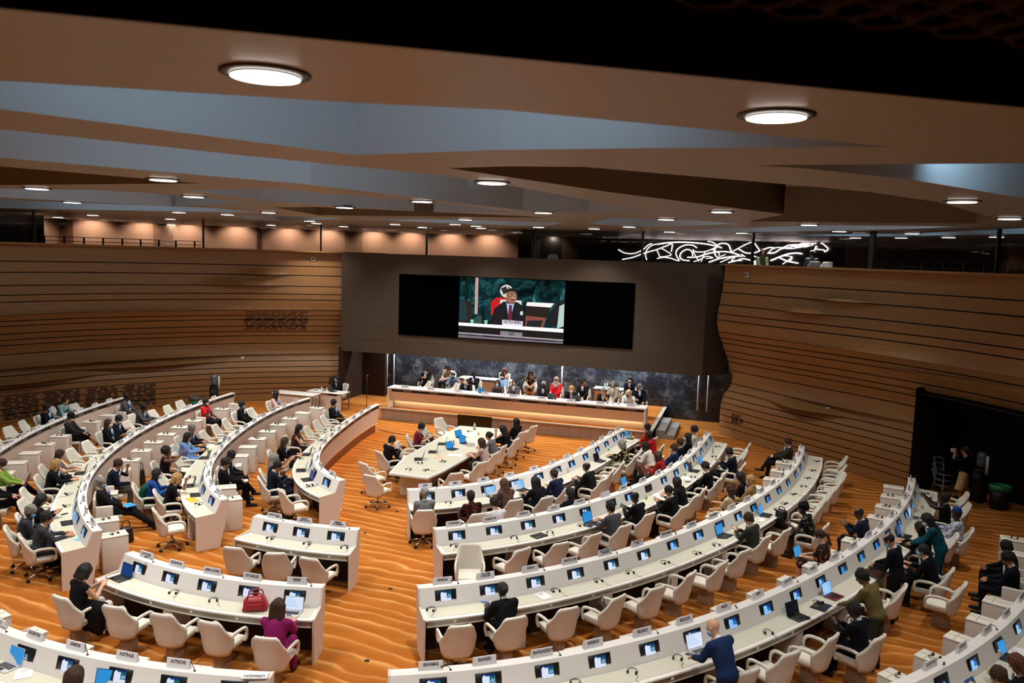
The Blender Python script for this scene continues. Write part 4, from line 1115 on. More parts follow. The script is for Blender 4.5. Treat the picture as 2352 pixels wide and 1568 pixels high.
def skeleton(p):
    P = POSES[p]; st = P.get('st'); J = {}
    pel = V3(0, -.02, .93) if st else V3(0, -.06, .565)
    R = rotx(-P['lean']); up = R @ V3(0, 0, 1); fw = R @ V3(0, 1, 0)
    # rotx(-a): z goes to +y when leaning forward
    J['pel'] = pel; J['R'] = R; J['up'] = up; J['fw'] = fw
    J['waist'] = pel + up * .18; J['chest'] = pel + up * .33; J['neck'] = pel + up * .49 + fw * .005
    J['skull'] = J['neck'] + up * .085 + fw * (.03)
    H = R @ rotz(P['hy']) @ rotx(-(P['hp'] - P['lean'])) if not st else R @ rotz(P['hy']) @ rotx(-(P['hp'] - P['lean']))
    J['H'] = H; J['head'] = J['skull'] + H @ V3(0, .005, .075)
    for i, s in ((0, -1), (1, 1)):
        S = J['neck'] + R @ V3(s * .175, -.01, -.055); T = V3(*P['L' if s < 0 else 'R'])
        E, T = ik(S, T, .29, .255, V3(s * .55, -.45, -.9))
        J['sh%d' % i], J['el%d' % i], J['wr%d' % i] = S, E, T
        hp = pel + V3(s * .09, 0, -.02)
        if st: K, A = V3(s * .095, .02, .50), V3(s * .10, -.02, .085)
        else:
            K = V3(*P.get('kn', ((-.12, .41, .535), (.12, .41, .535)))[i]); A = V3(*P.get('an', ((-.12, .36, .085), (.12, .42, .085)))[i])
        J['hip%d' % i], J['kn%d' % i], J['an%d' % i] = hp, K, A
        sd = unit(A - K); toe = unit(V3(0, 1, 0) - sd * sd[1] * .6 + V3(0, 0, -.15)) if A[2] > .2 else V3(0, 1, 0)
        if st: toe = unit(V3(s * .2, 1, 0))
        J['toe%d' % i] = A + toe * .15 + V3(0, 0, -.04)
    return J
_SK = {}
def sk(p):
    if p not in _SK: _SK[p] = skeleton(p)
    return _SK[p]
def bounds(J, pad=.22):
    pts = np.array([J[k] for k in J if k not in ('R', 'H', 'up', 'fw')]); lo, hi = pts.min(0) - pad, pts.max(0) + pad
    lo[2] = max(lo[2], -.01); return lo, hi
def head_sdf(F, J, k=.02):
    H, c = J['H'], J['head']; q = lambda *a: c + H @ V3(*a)
    F.ell(q(0, -.012, .028), (.076, .096, .092), H, .0)
    F.ell(q(0, .034, -.045), (.056, .058, .062), H, .035)
    F.ell(q(0, .062, -.085), (.028, .026, .022), H, .02)
    F.cap(q(0, .088, .012), q(0, .107, -.022), .011, .015, .012)
    F.cap(q(-.022, .082, -.052), q(.022, .082, -.052), .010, .010, .012)
    F.cap(q(-.045, .078, .034), q(.045, .078, .034), .012, .012, .014)
    for s in (-1, 1):
        F.ell(q(s * .032, .098, .012), (.017, .014, .012), H, 0, True)
        F.ell(q(s * .079, -.004, -.006), (.011, .02, .031), H, .008)
def body_mesh(p):
    J = sk(p); lo, hi = bounds(J); F = SDF(lo, hi, .0095); R = J['R']
    head_sdf(F, J)
    F.cap(J['neck'] - J['up'] * .03, J['skull'] + J['H'] @ V3(0, 0, .0), .055, .052, .03)
    F.ell(J['pel'] + J['up'] * .03, (.155, .105, .11), R, .04); F.ell(J['waist'], (.135, .095, .14), R, .06)
    F.ell(J['chest'], (.155, .105, .17), R, .06); F.cap(J['sh0'], J['sh1'], .05, .05, .05)
    for i, s in ((0, -1), (1, 1)):
        S, E, W = J['sh%d' % i], J['el%d' % i], J['wr%d' % i]
        F.cap(S, E, .048, .040, .03); F.cap(E, W, .040, .027, .02)
        d = unit(W - E); side = unit(np.cross(d, V3(0, 0, 1)) + 1e-6); dn = np.cross(side, d)
        if dn[2] > 0: dn = -dn
        pm = W + d * .045; F.cap(W, pm + d * .03, .024, .026, .012); F.cap(W + side * .014, pm + side * .022 + d * .025, .019, .017, .01); F.cap(W - side * .014, pm - side * .022 + d * .025, .019, .017, .01)
        for f, (o, L) in enumerate(((-.030, .058), (-.010, .068), (.011, .062), (.031, .048))):
            a = pm + side * o + d * .035; b = a + d * L * .55 + dn * .012; c = b + d * L * .42 + dn * .026
            F.cap(a, b, .0105, .0095, .004); F.cap(b, c, .0095, .0085, .002)
        th = W - side * s * -.026 + d * .02; t2 = th + (side * s) * .026 + d * .032 + dn * .014
        F.cap(th, t2, .0125, .0105, .008); F.cap(t2, t2 + d * .026 + dn * .01, .0105, .009, .003)
        F.cap(J['hip%d' % i], J['kn%d' % i], .070, .052, .04); F.cap(J['kn%d' % i], J['an%d' % i], .052, .034, .02)
        F.cap(J['an%d' % i] + V3(0, 0, -.03), J['toe%d' % i], .034, .028, .02)
    return F.mesh('body_' + p, [mat('skin', '#c08a68')], 1)
def torso_base(F, J, g=.016, hem=.10):
    R = J['R']; F.ell(J['pel'] + J['up'] * .02, (.168 + g, .118 + g, .125), R, .05); F.ell(J['waist'], (.146 + g, .108 + g, .15), R, .07)
    F.ell(J['chest'] - J['up'] * .01, (.168 + g, .116 + g, .17), R, .07)
    F.cap(J['sh0'], J['sh1'], .058 + g * .6, .058 + g * .6, .06); F.cap(J['chest'] + J['up'] * .08, J['neck'] - J['up'] * .025, .10, .075, .05)
def top_mesh(p, kind):
    """kind: long, tee, tank"""
    J = sk(p); lo, hi = bounds(J); F = SDF(lo, hi, .0125)
    torso_base(F, J, .016 if kind == 'long' else .008)
    for i in (0, 1):
        S, E, W = J['sh%d' % i], J['el%d' % i], J['wr%d' % i]
        if kind == 'long':
            F.cap(S, E, .070, .058, .035); F.cap(E, W - unit(W - E) * .012, .057, .043, .02)
        elif kind == 'tee': F.cap(S, S + (E - S) * .62, .064, .060, .03)
    F.cut(J['neck'] + J['up'] * .01, J['up'] + J['fw'] * .35)
    if not POSES[p].get('st'): F.cut(J['pel'] + V3(0, 0, -.07), V3(0, 0, -1))
    else: F.cut(J['pel'] + V3(0, 0, -.14), V3(0, 0, -1))
    return F.mesh('top_%s_%s' % (p, kind), [cloth('202024')], 2)
def legs_mesh(p, kind):
    J = sk(p); lo, hi = bounds(J); F = SDF(lo, hi, .0125)
    F.ell(J['pel'] + J['up'] * .01, (.172, .122, .12), J['R'], .04)
    if kind == 'skirt':
        st = POSES[p].get('st')
        if st:
            for a in np.linspace(-.10, .10, 5): F.cap(J['pel'] + V3(a, 0, 0), V3(a * 2.3, .02, .52), .10, .12, .05)
            F.cut(V3(0, 0, .50), V3(0, 0, -1))
        else:
            for i in (0, 1): F.cap(J['hip%d' % i], J['kn%d' % i] - V3(0, .03, 0), .096, .082, .09)
            F.cap((J['hip0'] + J['hip1']) / 2, (J['kn0'] + J['kn1']) / 2 - V3(0, .03, 0), .09, .085, .09)
    else:
        for i in (0, 1):
            F.cap(J['hip%d' % i], J['kn%d' % i], .092, .070, .04); F.cap(J['kn%d' % i], J['an%d' % i] + V3(0, 0, .01), .070, .054, .03)
    return F.mesh('legs_%s_%s' % (p, kind), [cloth('202024')], 2)
def shoe_mesh(p, i):
    J = sk(p); A, T = J['an%d' % i], J['toe%d' % i]
    F = SDF(np.minimum(A, T) - .13, np.maximum(A, T) + .1, .011); d = unit(T - A)
    F.cap(A + V3(0, 0, .0), A - d * .03 + V3(0, 0, -.04), .046, .042, .02); F.cap(A + V3(0, 0, -.03), T + d * .035, .046, .034, .02)
    F.cap(A - V3(0, 0, .045) - d * .03, T + d * .05 - V3(0, 0, .012), .034, .03, .02)
    if A[2] < .15: F.cut(V3(0, 0, .006), V3(0, 0, -1))
    return F.mesh('shoe', [mat('shoe_black', '#121010', .35)], 1)
def shirt_mesh(p):
    J = sk(p); c = J['chest'] + J['up'] * .07 + J['fw'] * .128
    F = SDF(c - .32, c + .32, .011)
    F.ell(c, (.052, .022, .115), J['R'], 0); F.cap(J['neck'] - J['up'] * .02, J['neck'] + J['up'] * .018, .066, .058, .01)
    return F.mesh('shirt', [mat('shirt_white', '#e6e8ec', .7)], 2)
def tie_mesh(p):
    J = sk(p); c = J['chest'] + J['up'] * .06 + J['fw'] * .150
    F = SDF(c - .2, c + .2, .01)
    F.cap(c + J['up'] * .10 - J['fw'] * .02, c - J['up'] * .08, .014, .022, .01)
    return F.mesh('tie', [cloth('6a1a26')], 1)
def lanyard_mesh(p):
    J = sk(p); R = J['R']; mb = MB()
    for s in (-1, 1):
        pts = [J['neck'] + R @ V3(s * .066, -.02, -.01), J['neck'] + R @ V3(s * .075, .07, -.05), J['chest'] + R @ V3(s * .06, .145, .06), J['chest'] + R @ V3(s * .01, .155, -.09)]
        mb.tube(smooth3(pts, 12), .011, 6, 0, True, .5)
    q = J['chest'] + R @ V3(0, .157, -.14); mb.box(tuple(q), (.07, .012, .10), 1)
    return mb.mesh('lanyard', [mat('lanyard_blue', '#1878c8', .5), PAPER])
# hair, masks, eyes are built once in the head's own frame
def head_frame(name, fn, h=.009, mt=None, lo=(-.2, -.24, -.46), hi=(.2, .22, .22), sm=2):
    F = SDF(lo, hi, h); fn(F); return F.mesh(name, [mt or mat('hair_black', '#15100e', .75)], sm)
def _cap(F, g=.016, top=.0):
    F.ell((0, -.018, .034 + top), (.078 + g, .098 + g, .094 + g), None, 0)
def _face_cut(F, z=.052):
    F.ell((0, .118, -.05), (.074, .092, .142), None, 0, True)
def tuft(F, n, seed, zmin, r=.03, R_=(.078, .10, .10)):
    rr = random.Random(seed)
    for k in range(n):
        a, b = rr.uniform(0, 6.283), rr.uniform(zmin, 1.5)
        F.ell((R_[0] * math.cos(a) * math.cos(b), -.02 + R_[1] * math.sin(a) * math.cos(b), .034 + R_[2] * math.sin(b)), (r, r, r * .8), None, .012)
def h_short(F): _cap(F); tuft(F, 34, 11, -.2, .028); F.cap((-.074, -.02, .0), (-.074, -.03, -.04), .016, .014, .02); F.cap((.074, -.02, .0), (.074, -.03, -.04), .016, .014, .02); _face_cut(F); F.cut((0, 0, -.055), (0, .35, -1)); F.ell((0, -.075, -.05), (.05, .035, .05), None, .02)
def h_long(F):
    _cap(F, .02); 
    for x in (-.07, -.045, .0, .045, .07): F.cap((x, -.055, .02), (x * 1.25, -.075, -.27), .05, .035, .04)
    for s in (-1, 1): F.cap((s * .082, .02, .02), (s * .095, .0, -.22), .026, .022, .02)
    _face_cut(F)
def h_bob(F):
    _cap(F, .02); tuft(F, 26, 4, -.2, .028)
    for x in (-.065, .0, .065): F.cap((x, -.06, .02), (x * 1.15, -.075, -.10), .05, .042, .04)
    for s in (-1, 1): F.cap((s * .084, .02, .03), (s * .09, .012, -.09), .026, .024, .02)
    _face_cut(F)
def h_bun(F): _cap(F, .014); F.ell((0, -.125, .045), (.048, .045, .045), None, .015); _face_cut(F); F.cut((0, 0, -.06), (0, .3, -1))
def h_tail(F): _cap(F, .014); F.cap((0, -.11, .02), (0, -.15, -.04), .03, .032, .02); F.cap((0, -.15, -.04), (0, -.125, -.24), .032, .02, .02); _face_cut(F)
def h_curly(F):
    rr = random.Random(3); _cap(F, .03, .01)
    for k in range(46):
        a, b = rr.uniform(0, 6.283), rr.uniform(-.5, 1.4)
        F.ell((.10 * math.cos(a) * math.cos(b), -.03 + .11 * math.sin(a) * math.cos(b), .03 + .115 * math.sin(b)), (.03,) * 3, None, .01)
    _face_cut(F)
def h_wavy(F):
    rr = random.Random(5); h_long(F)
    for k in range(50):
        x = rr.uniform(-.1, .1); z = rr.uniform(-.26, .06); F.ell((x, -.085 + abs(x) * .5, z), (.032,) * 3, None, .012)
def h_ring(F): _cap(F, .008); _face_cut(F); F.ell((0, .0, .14), (.085, .105, .085), None, 0, True); F.cut((0, 0, -.055), (0, .35, -1))
def h_hijab(F):
    _cap(F, .03); F.cap((0, -.05, .0), (0, -.05, -.16), .095, .10, .05); F.cap((-.09, -.03, -.18), (.09, -.03, -.18), .095, .095, .05); F.cap((0, .03, -.14), (0, .06, -.26), .08, .09, .06)
    F.cap((0, -.09, -.1), (0, -.12, -.36), .09, .11, .06)
    F.ell((0, .13, -.015), (.058, .085, .085), None, 0, True)
def h_capx(F): F.lo = 0; _cap(F, .022, .018); F.cut((0, 0, .035), (0, .0, -1)); F.cap((-.05, .09, .045), (.05, .09, .045), .03, .03, .02)
def h_turban(F): 
    _cap(F, .03, .02); F.cap((-.09, -.03, .09), (.09, .02, .10), .05, .05, .03); F.cap((-.07, .03, .12), (.07, -.06, .13), .05, .05, .03); F.cut((0, 0, .03), (0, .35, -1))
def h_kufi(F): F.cap((0, -.018, .045), (0, -.018, .105), .102, .092, .01); F.cut((0, 0, .04), (0, .1, -1)); F.cut((0, 0, .15), (0, 0, 1))
HAIRF = dict(short=h_short, long=h_long, bob=h_bob, bun=h_bun, tail=h_tail, curly=h_curly, wavy=h_wavy, ring=h_ring, hijab=h_hijab, cap=h_capx, turban=h_turban, kufi=h_kufi)
_HAIR = {}
def hair_mesh(k):
    if k not in _HAIR: _HAIR[k] = head_frame('hair_' + k, HAIRF[k])
    return _HAIR[k]
def f_mask(F):
    F.ell((0, .052, -.052), (.068, .066, .066), None, 0); F.ell((0, .085, -.03), (.03, .04, .03), None, .02)
    F.cut((0, .03, 0), (0, -1, 0)); F.cut((0, 0, -.005), (0, .2, 1))
ME_MASK = head_frame('face_mask', f_mask, .007, mat('mask_white', '#e9edf0', .8), (-.1, 0, -.14), (.1, .16, .04), 1)
mb = MB()
for s in (-1, 1): mb.lathe([(.001, -.008), (.009, -.004), (.010, .0), (.009, .004), (.001, .008)], 8, (s * .032, .082, .012))
ME_EYES = mb.mesh('eyes', [mat('eye_dark', '#140e0c', .2)])
mb = MB(); mb.tube([(-.024, .084, -.053), (0, .094, -.053), (.024, .084, -.053)], [.003, .006, .003], 6)
ME_MOUTH = mb.mesh('mouth', [mat('lips', '#8a4a42', .5)])
_BODY = {}
def part_mesh(key, fn):
    if key not in _BODY: _BODY[key] = fn()
    return _BODY[key]
def hair_mat(name):
    m = _M[name]; nt = m.node_tree; b = nt.nodes['Principled BSDF']; N = nt.nodes.new
    tc = N('ShaderNodeTexCoord'); mp = N('ShaderNodeMapping'); mp.inputs['Scale'].default_value = (70, 40, 12); n = N('ShaderNodeTexNoise'); n.inputs['Scale'].default_value = 1.; n.inputs['Detail'].default_value = 3
    bp = N('ShaderNodeBump'); bp.inputs['Strength'].default_value = .8; bp.inputs['Distance'].default_value = .02
    nt.links.new(tc.outputs['Object'], mp.inputs[0]); nt.links.new(mp.outputs[0], n.inputs['Vector']); nt.links.new(n.outputs['Fac'], bp.inputs['Height']); nt.links.new(bp.outputs[0], b.inputs['Normal'])
SKIN = {'p': mat('skin_pale', '#d8a788', .5), 't': mat('skin_tan', '#b98360', .5), 'b': mat('skin_brown', '#7a4c32', .5), 'd': mat('skin_dark', '#3c241a', .45)}
HAIRC = {'k': mat('hair_black', '#15100e', .75), 'b': mat('hair_brown', '#3a2416', .75), 'y': mat('hair_blond', '#b08a54', .75), 'g': mat('hair_grey', '#86827c', .6), 'w': mat('hair_platinum', '#d9c29a', .75), 'r': mat('hair_auburn', '#5a2f1a', .75)}
for _h in HAIRC.values(): hair_mat(_h.name)
def setm(o, m):
    o.material_slots[0].link = 'OBJECT'; o.material_slots[0].material = m
def person(x, y, z, rz, pose, hair, skin, top, legs, mask, label, group=None):
    """hair 'short:k'; top 'suit:2a2a30' or long/tee/tank:colour; legs 'trousers:..'/'skirt:..'; mask '' w b; extra letters l(anyard) t(ie)"""
    J = sk(pose)
    body = link('person', part_mesh(('body', pose), lambda: body_mesh(pose)), None, (x, y, z), rz); setm(body, SKIN[skin])
    tk, tc = top.split(':'); lk, lc = legs.split(':')
    kind = 'long' if tk in ('suit', 'long') else tk
    o = link('jacket' if tk == 'suit' else 'top', part_mesh(('top', pose, kind), lambda: top_mesh(pose, kind)), body); setm(o, cloth(tc))
    o = link(lk, part_mesh(('legs', pose, lk), lambda: legs_mesh(pose, lk)), body); setm(o, cloth(lc))
    for i in (0, 1): link('shoe', part_mesh(('shoe', pose, i), lambda: shoe_mesh(pose, i)), body)
    if tk == 'suit':
        link('shirt', part_mesh(('shirt', pose), lambda: shirt_mesh(pose)), body)
        if 't' in mask: link('tie', part_mesh(('tie', pose), lambda: tie_mesh(pose)), body)
    if 's' in mask: o = link('scarf', part_mesh(('shirt', pose), lambda: shirt_mesh(pose)), body); setm(o, cloth('b07a80'))
    if 'l' in mask: link('lanyard', part_mesh(('lan', pose), lambda: lanyard_mesh(pose)), body)
    Hm = Matrix([[*J['H'][0], J['head'][0]], [*J['H'][1], J['head'][1]], [*J['H'][2], J['head'][2]], [0, 0, 0, 1]])
    hk, hc = (hair + ':').split(':')[:2]
    if hk in HAIRF:
        nm = {'hijab': 'headscarf', 'cap': 'cap', 'turban': 'turban', 'kufi': 'cap'}.get(hk, 'hair')
        o = link(nm, hair_mesh(hk), body); o.matrix_local = Hm; setm(o, HAIRC[hc] if hc in HAIRC else cloth(hc))
        if hk in ('cap', 'kufi'):
            o = link('hair', hair_mesh('short'), body); o.matrix_local = Hm; setm(o, HAIRC['k'])
    if 'w' in mask or 'b' in mask or 'n' in mask:
        o = link('face_mask', ME_MASK, body); o.matrix_local = Hm
        setm(o, mat('mask_white', '#e9edf0', .8) if 'w' in mask else mat('mask_blue', '#7fc0e6', .8) if 'b' in mask else mat('mask_black', '#111114', .8))
    else:
        o = link('mouth', ME_MOUTH, body); o.matrix_local = Hm
    o = link('eyes', ME_EYES, body); o.matrix_local = Hm
    return tag(body, label, 'person', group)
PEOPLE = [
 ('L2', 'd', 10.05, 1.21, -8.66, 0.77, -1.04, 'type', 'long:b', 'p', 'tank:15161c', 'skirt:15161c', 'l', 'dark-haired woman in sleeveless black typing behind the blond in a blazer'),
 ('L2', 'd', 10.99, 1.04, -7.98, 0.01, -0.98, 'type', 'bob:y', 'p', 'suit:131318', 'trousers:131318', 'l', 'short-haired blond woman in a black blazer typing on a laptop'),
 ('L2', 'd', 13.85, 0.96, -5.97, -2.3, -0.77, 'phone', 'long:k', 't', 'long:141a18', 'trousers:141a18', '', 'long-haired woman in dark green looking at her phone beside the grey-haired masked man'),
 ('L2', 'd', 14.54, 1.15, -5.54, -2.95, -0.71, 'phone', 'short:g', 'd', 'suit:34353d', 'trousers:2a2b32', 'b', 'grey-haired man in a charcoal suit and mask holding a phone over the desk'),
 ('L2', 'd', 15.1, 0.93, -4.92, -3.17, -0.65, 'type', 'short:k', 't', 'suit:3a3a42', 'trousers:2c2c34', '', 'dark-haired man in a charcoal suit typing on a blue-screened laptop at the desk end'),
 ('L2', 'd', 6.5, 1.1, -10.16, 4.21, -1.22, 'upright', 'long:b', 'p', 'suit:121217', 'trousers:121217', 'wl', 'woman with long brown hair, white mask and black jacket at the long curved desk'),
 ('L2', 'd', 5.83, 1.23, -10.52, 4.83, -1.24, 'phone', 'short:k', 't', 'suit:15171f', 'trousers:15171f', 'wl', 'man in dark jacket and blue lanyard beside the woman with the white mask'),
 ('L2', 'd', 3.93, 1.39, -11.24, 6.7, -1.32, 'type', 'short:k', 'd', 'suit:4a4b50', 'trousers:2a2a30', 'l', 'man in a mid-grey suit bent over a laptop, next to empty cream chairs'),
 ('L2', 'j', 11.23, -0.36, -6.69, 0.59, -0.97, 'face', 'short:b', 'p', 'suit:141a2e', 'trousers:4a4238', 'l', 'woman in navy with a hand to her head on a fold-out seat'),
 ('L2', 'j', 12.96, -0.44, -5.59, -0.68, -0.84, 'lean', 'short:g', 't', 'suit:1d1b1c', 'trousers:17181c', 'blt', 'grey-haired man in a dark suit and mask, legs stretched out, holding a blue folder'),
 ('L2', 'j', 2.7, -0.36, -9.81, 8.31, -1.37, 'upright', 'short:k', 'd', 'tee:d8271c', 'trousers:14141a', 'wl', 'woman in a bright red tunic on a fold-out seat'),
 ('L3', 'd', 2.97, 1.03, -13.71, 5.28, -1.27, 'turn', 'short:k', 'b', 'suit:101014', 'trousers:101014', 'bl', 'man in a black jacket and blue mask in the far upper desk row'),
 ('L3', 'd', 1.64, 1.42, -14.47, 6.53, -1.33, 'desk', 'bun:k', 'p', 'suit:7fa0a4', 'trousers:2a2d30', '', 'woman in a pale teal jacket with her hair up, far upper desk row'),
 ('L3', 'j', 4.34, -0.45, -11.85, 4.46, -1.2, 'cross', 'cap:15161a', 't', 'long:2a2c2e', 'skirt:131316', 'w', 'woman in a dark cap and grey jacket with bare legs and a blue tablet'),
 ('L3', 'j', 0.65, -0.45, -12.87, 7.92, -1.37, 'upright', 'short:k', 'd', 'suit:4a4b50~6a6b70', 'trousers:3a352f', 'l', 'man in a grey checked suit on a fold-out seat, top of the left rows'),
 ('L3', 'j', 10.19, -0.6, -8.97, -0.45, -0.93, 'cross', 'short:b', 'p', 'long:8fb04a', 'trousers:0f0f13', 'w', 'person in a lime green vest with an open dark laptop at the picture edge'),
 ('L3', 'j', 11.41, -0.62, -8.23, -1.37, -0.88, 'cross', 'short:k', 'p', 'suit:0f0f13', 'trousers:0c0c10', '', 'person in black with crossed legs and a paper, half out of the picture'),
 ('L1', 'd', 2.59, 1.22, -8.4, 8.42, -1.39, 'upright', 'short:k', 'd', 'suit:121217', 'trousers:121217', 'b', 'man in a black suit with a bright blue mask at the curved desk'),
 ('L1', 'd', 6.17, 1.54, -7.69, 4.67, -1.23, 'type', 'short:g', 't', 'suit:1b1d28', 'trousers:1b1d28', 'l', 'grey-haired man in dark suit typing beyond the woman in light blue'),
 ('L1', 'd', 7.21, 1.31, -7.08, 3.72, -1.18, 'type', 'long:k', 't', 'suit:7aa2dc', 'trousers:7aa2dc', '', 'woman in a light blue trouser suit typing at the curved desk'),
 ('L1', 'd', 8.89, 1.3, -6.32, 2.09, -1.09, 'raise', 'curly:k', 'b', 'tank:19161b', 'skirt:19161b', 'sl', 'curly-haired woman with a dusty pink scarf holding a blue tablet'),
 ('L1', 'd', 10.73, 1.4, -5.3, 0.28, -0.91, 'desk', 'long:k', 'p', 'long:1f4f96', 'trousers:14141a', 'w', 'woman with long dark hair in royal blue, a green coat over her chair'),
 ('L1', 'd', 11.25, 0.93, -4.55, 0.12, -0.85, 'face', 'bob:y', 'p', 'tee:101014', 'skirt:101014', '', 'blond woman in a black short-sleeved dress, hand raised to her head'),
 ('L1', 'd', 0.52, 1.11, -8.52, 10.68, -1.56, 'turn', 'wavy:k', 'p', 'suit:d9b8ac', 'trousers:2a2a2e', 'l', 'woman in a pale pink jacket at the far end of the curved desk'),
 ('L1', 'j', 9.41, -0.36, -4.61, 2.42, -1.05, 'lap', 'short:k', 't', 'suit:17181c', 'trousers:17181c', '', 'boyish dark-haired person in black with a laptop on the knees'),
 ('L1', 'j', 10.25, -0.36, -4.17, 1.73, -0.97, 'cross', 'short:k', 't', 'suit:121216', 'trousers:0f0f13', 't', 'man in a black suit with crossed legs writing on white paper'),
 ('L0', 'd', 0.98, 1.34, -5.75, 10.07, -1.43, 'turn', 'short:k', 't', 'suit:17171c', 'trousers:17171c', 'wl', 'masked man in a dark suit at the far end of the inner desk'),
 ('L0', 'd', 5.03, 1.26, -4.8, 5.98, -1.32, 'type', 'long:k', 't', 'tank:4a3026', 'skirt:2a1c16', 'w', 'woman in sleeveless brown with long black hair and a mask, typing'),
 ('L0', 'd', 6.66, 1.22, -4.25, 4.32, -1.22, 'type', 'long:b', 'p', 'suit:101015', 'trousers:101015', '', 'woman in a black blazer typing at the inner curved desk'),
 ('L0', 'd', 8.34, 1.17, -3.34, 2.58, -0.97, 'raise', 'hijab:8a867e', 't', 'long:1a1a20', 'trousers:1a1a20', '', 'person in a grey head covering holding hands up, beside the man in navy'),
 ('L0', 'd', 8.89, 1.25, -2.96, 1.97, -0.84, 'phone', 'short:k', 't', 'suit:151a2a', 'trousers:151a2a', '', 'dark-haired man in a navy suit bent over the inner desk'),
 ('R1', 'd', 0.25, 0.9, 1.46, 1.26, 0.54, 'upright', 'short:g', 'd', 'suit:77767a', 'trousers:5a595e', '', 'bald grey-haired man in a pale grey suit at the AFRO card'),
 ('R1', 'd', 1.06, 1.45, 2.61, 1.43, 0.73, 'desk', 'short:k', 'd', 'tee:16120f~8a2a1c', 'skirt:16120f~8a2a1c', '', 'woman in a dark dress with red and green print at the AMRO card'),
 ('R1', 'd', 2.05, 0.92, 3.05, 2.69, 0.93, 'desk', 'hijab:5a4038', 't', 'long:5a4038', 'skirt:5a4038', '', 'woman in a brown headscarf and robe working at two laptops'),
 ('R1', 'd', 2.67, 1.18, 3.67, 3.15, 1.03, 'type', 'long:k', 't', 'suit:111116', 'trousers:111116', '', 'long-haired woman in black typing, right beside the brown headscarf'),
 ('R1', 'd', 3.52, 1.02, 3.98, 4.09, 1.15, 'desk', 'short:b', 'p', 'suit:19203a', 'trousers:171b2a', '', 'man in a navy suit leaning over the desk with a phone'),
 ('R1', 'd', 4.58, 1.26, 4.63, 5.12, 1.26, 'desk', 'ring:k', 'b', 'suit:15151a', 'trousers:15151a', '', 'balding man in a black suit leaning back, three places beyond the navy suit'),
 ('R1', 'd', 7.3, 1.07, 5.07, 7.99, 1.41, 'type', 'bob:g', 'p', 'long:16140f~d8c890', 'skirt:b0a890', '', 'grey-haired woman in a black top with white-dotted sleeves'),
 ('R1', 'd', 7.55, 1.78, 5.81, 8.13, 1.42, 'desk', 'short:k', 'd', 'long:d9d5cc', 'trousers:2a2a2e', '', 'person in a cream jacket with dark hair near the podium end of the row'),
 ('R1', 'd', 8.98, 1.43, 5.68, 9.58, 1.4, 'phone', 'short:k', 'd', 'long:b01a24', 'trousers:2a1418', '', 'person in plain red looking down near the podium end'),
 ('R1', 'd', 10.03, 0.9, 5.35, 10.66, 1.37, 'upright', 'short:k', 't', 'long:b8141c~d8902a', 'trousers:2a1418', '', 'person in a red patterned shirt, last seat of the row by the podium'),
 ('R2', 'j', 1.72, -0.62, 3.22, 1.15, 0.83, 'lap', 'short:k', 'p', 'long:e2e0e2', 'trousers:2a2a2e', '', 'black-haired woman in a white shirt seen from behind over the OUZBEKISTAN card'),
 ('R2', 'j', 3.74, -0.36, 4.57, 2.54, 1.03, 'turn', 'long:k', 'p', 'suit:14141a', 'trousers:14141a', 'w', 'black-haired woman with a white mask seen above the PANAMA card'),
 ('R2', 'd', 3.74, 1.03, 5.76, 1.82, 1.03, 'type', 'short:k', 't', 'suit:4a4a50', 'trousers:3a3a40', '', 'dark-haired man in a grey suit typing on a black laptop with a blue bottle'),
 ('R2', 'd', 4.73, 0.9, 6.16, 2.82, 1.11, 'phone', 'ring:k', 'd', 'suit:121216', 'trousers:121216', '', 'bald man in a black suit holding a phone at the desk'),
 ('R2', 'd', 5.72, 1.19, 6.86, 3.68, 1.19, 'phone', 'tail:k', 't', 'suit:121217', 'trousers:121217', '', 'woman in a black suit holding up a phone'),
 ('R2', 'd', 6.58, 1.04, 7.04, 4.59, 1.24, 'desk', 'long:k', 't', 'suit:111114', 'trousers:111114', '', 'woman with very long black hair beside the woman holding up a phone'),
 ('R2', 'd', 8.31, 1.03, 7.54, 6.35, 1.34, 'lap', 'short:k', 'p', 'suit:0f0f13', 'trousers:0f0f13', '', 'man in black bent deeply over the desk'),
 ('R2', 'd', 10.25, 1.26, 8.15, 8.3, 1.42, 'phone', 'short:k', 't', 'suit:141826', 'trousers:141826', '', 'black-haired man in navy looking at his phone near the far desk end'),
 ('R2', 'j', 7.13, -0.36, 5.88, 5.56, 1.27, 'lap', 'long:r', 'p', 'suit:141214', 'trousers:141214', '', 'auburn-haired woman in black with a blue-screened laptop on her knees'),
 ('R2', 'j', 8.77, -0.36, 6.29, 7.12, 1.36, 'desk', 'long:b', 't', 'long:8a1f22', 'trousers:2a1a1a', 'w', 'woman with long dark hair in a dark red top'),
 ('R2', 'j', 9.79, -0.4, 6.44, 8.11, 1.4, 'upright', 'short:b', 't', 'suit:1b2c50', 'trousers:1b2438', 'w', 'man in a blue suit and mask seen from behind, next to the dark red top'),
 ('R2', 'j', 10.62, -0.42, 6.55, 8.92, 1.43, 'upright', 'short:b', 't', 'suit:131318', 'trousers:131318', '', 'dark-haired person in black just beyond the blue suit'),
 ('R2', 'j', 11.52, -0.36, 6.72, 9.79, 1.46, 'upright', 'long:k', 't', 'suit:101014', 'trousers:101014', 'w', 'woman with long straight black hair and a mask, far end of the fold-out seats'),
 ('R2', 'j', 12.67, -0.36, 6.83, 10.93, 1.49, 'upright', 'curly:k', 't', 'long:dedad2', 'trousers:dedad2', '', 'curly-haired person in white at the far end of the fold-out seats'),
 ('R3', 'd', 7.52, 0.9, 8.7, 2.21, 1.12, 'phone', 'short:b', 'p', 'suit:35342f', 'trousers:2a2a28', '', 'brown-haired man in a dark grey suit holding a phone by an orange bottle'),
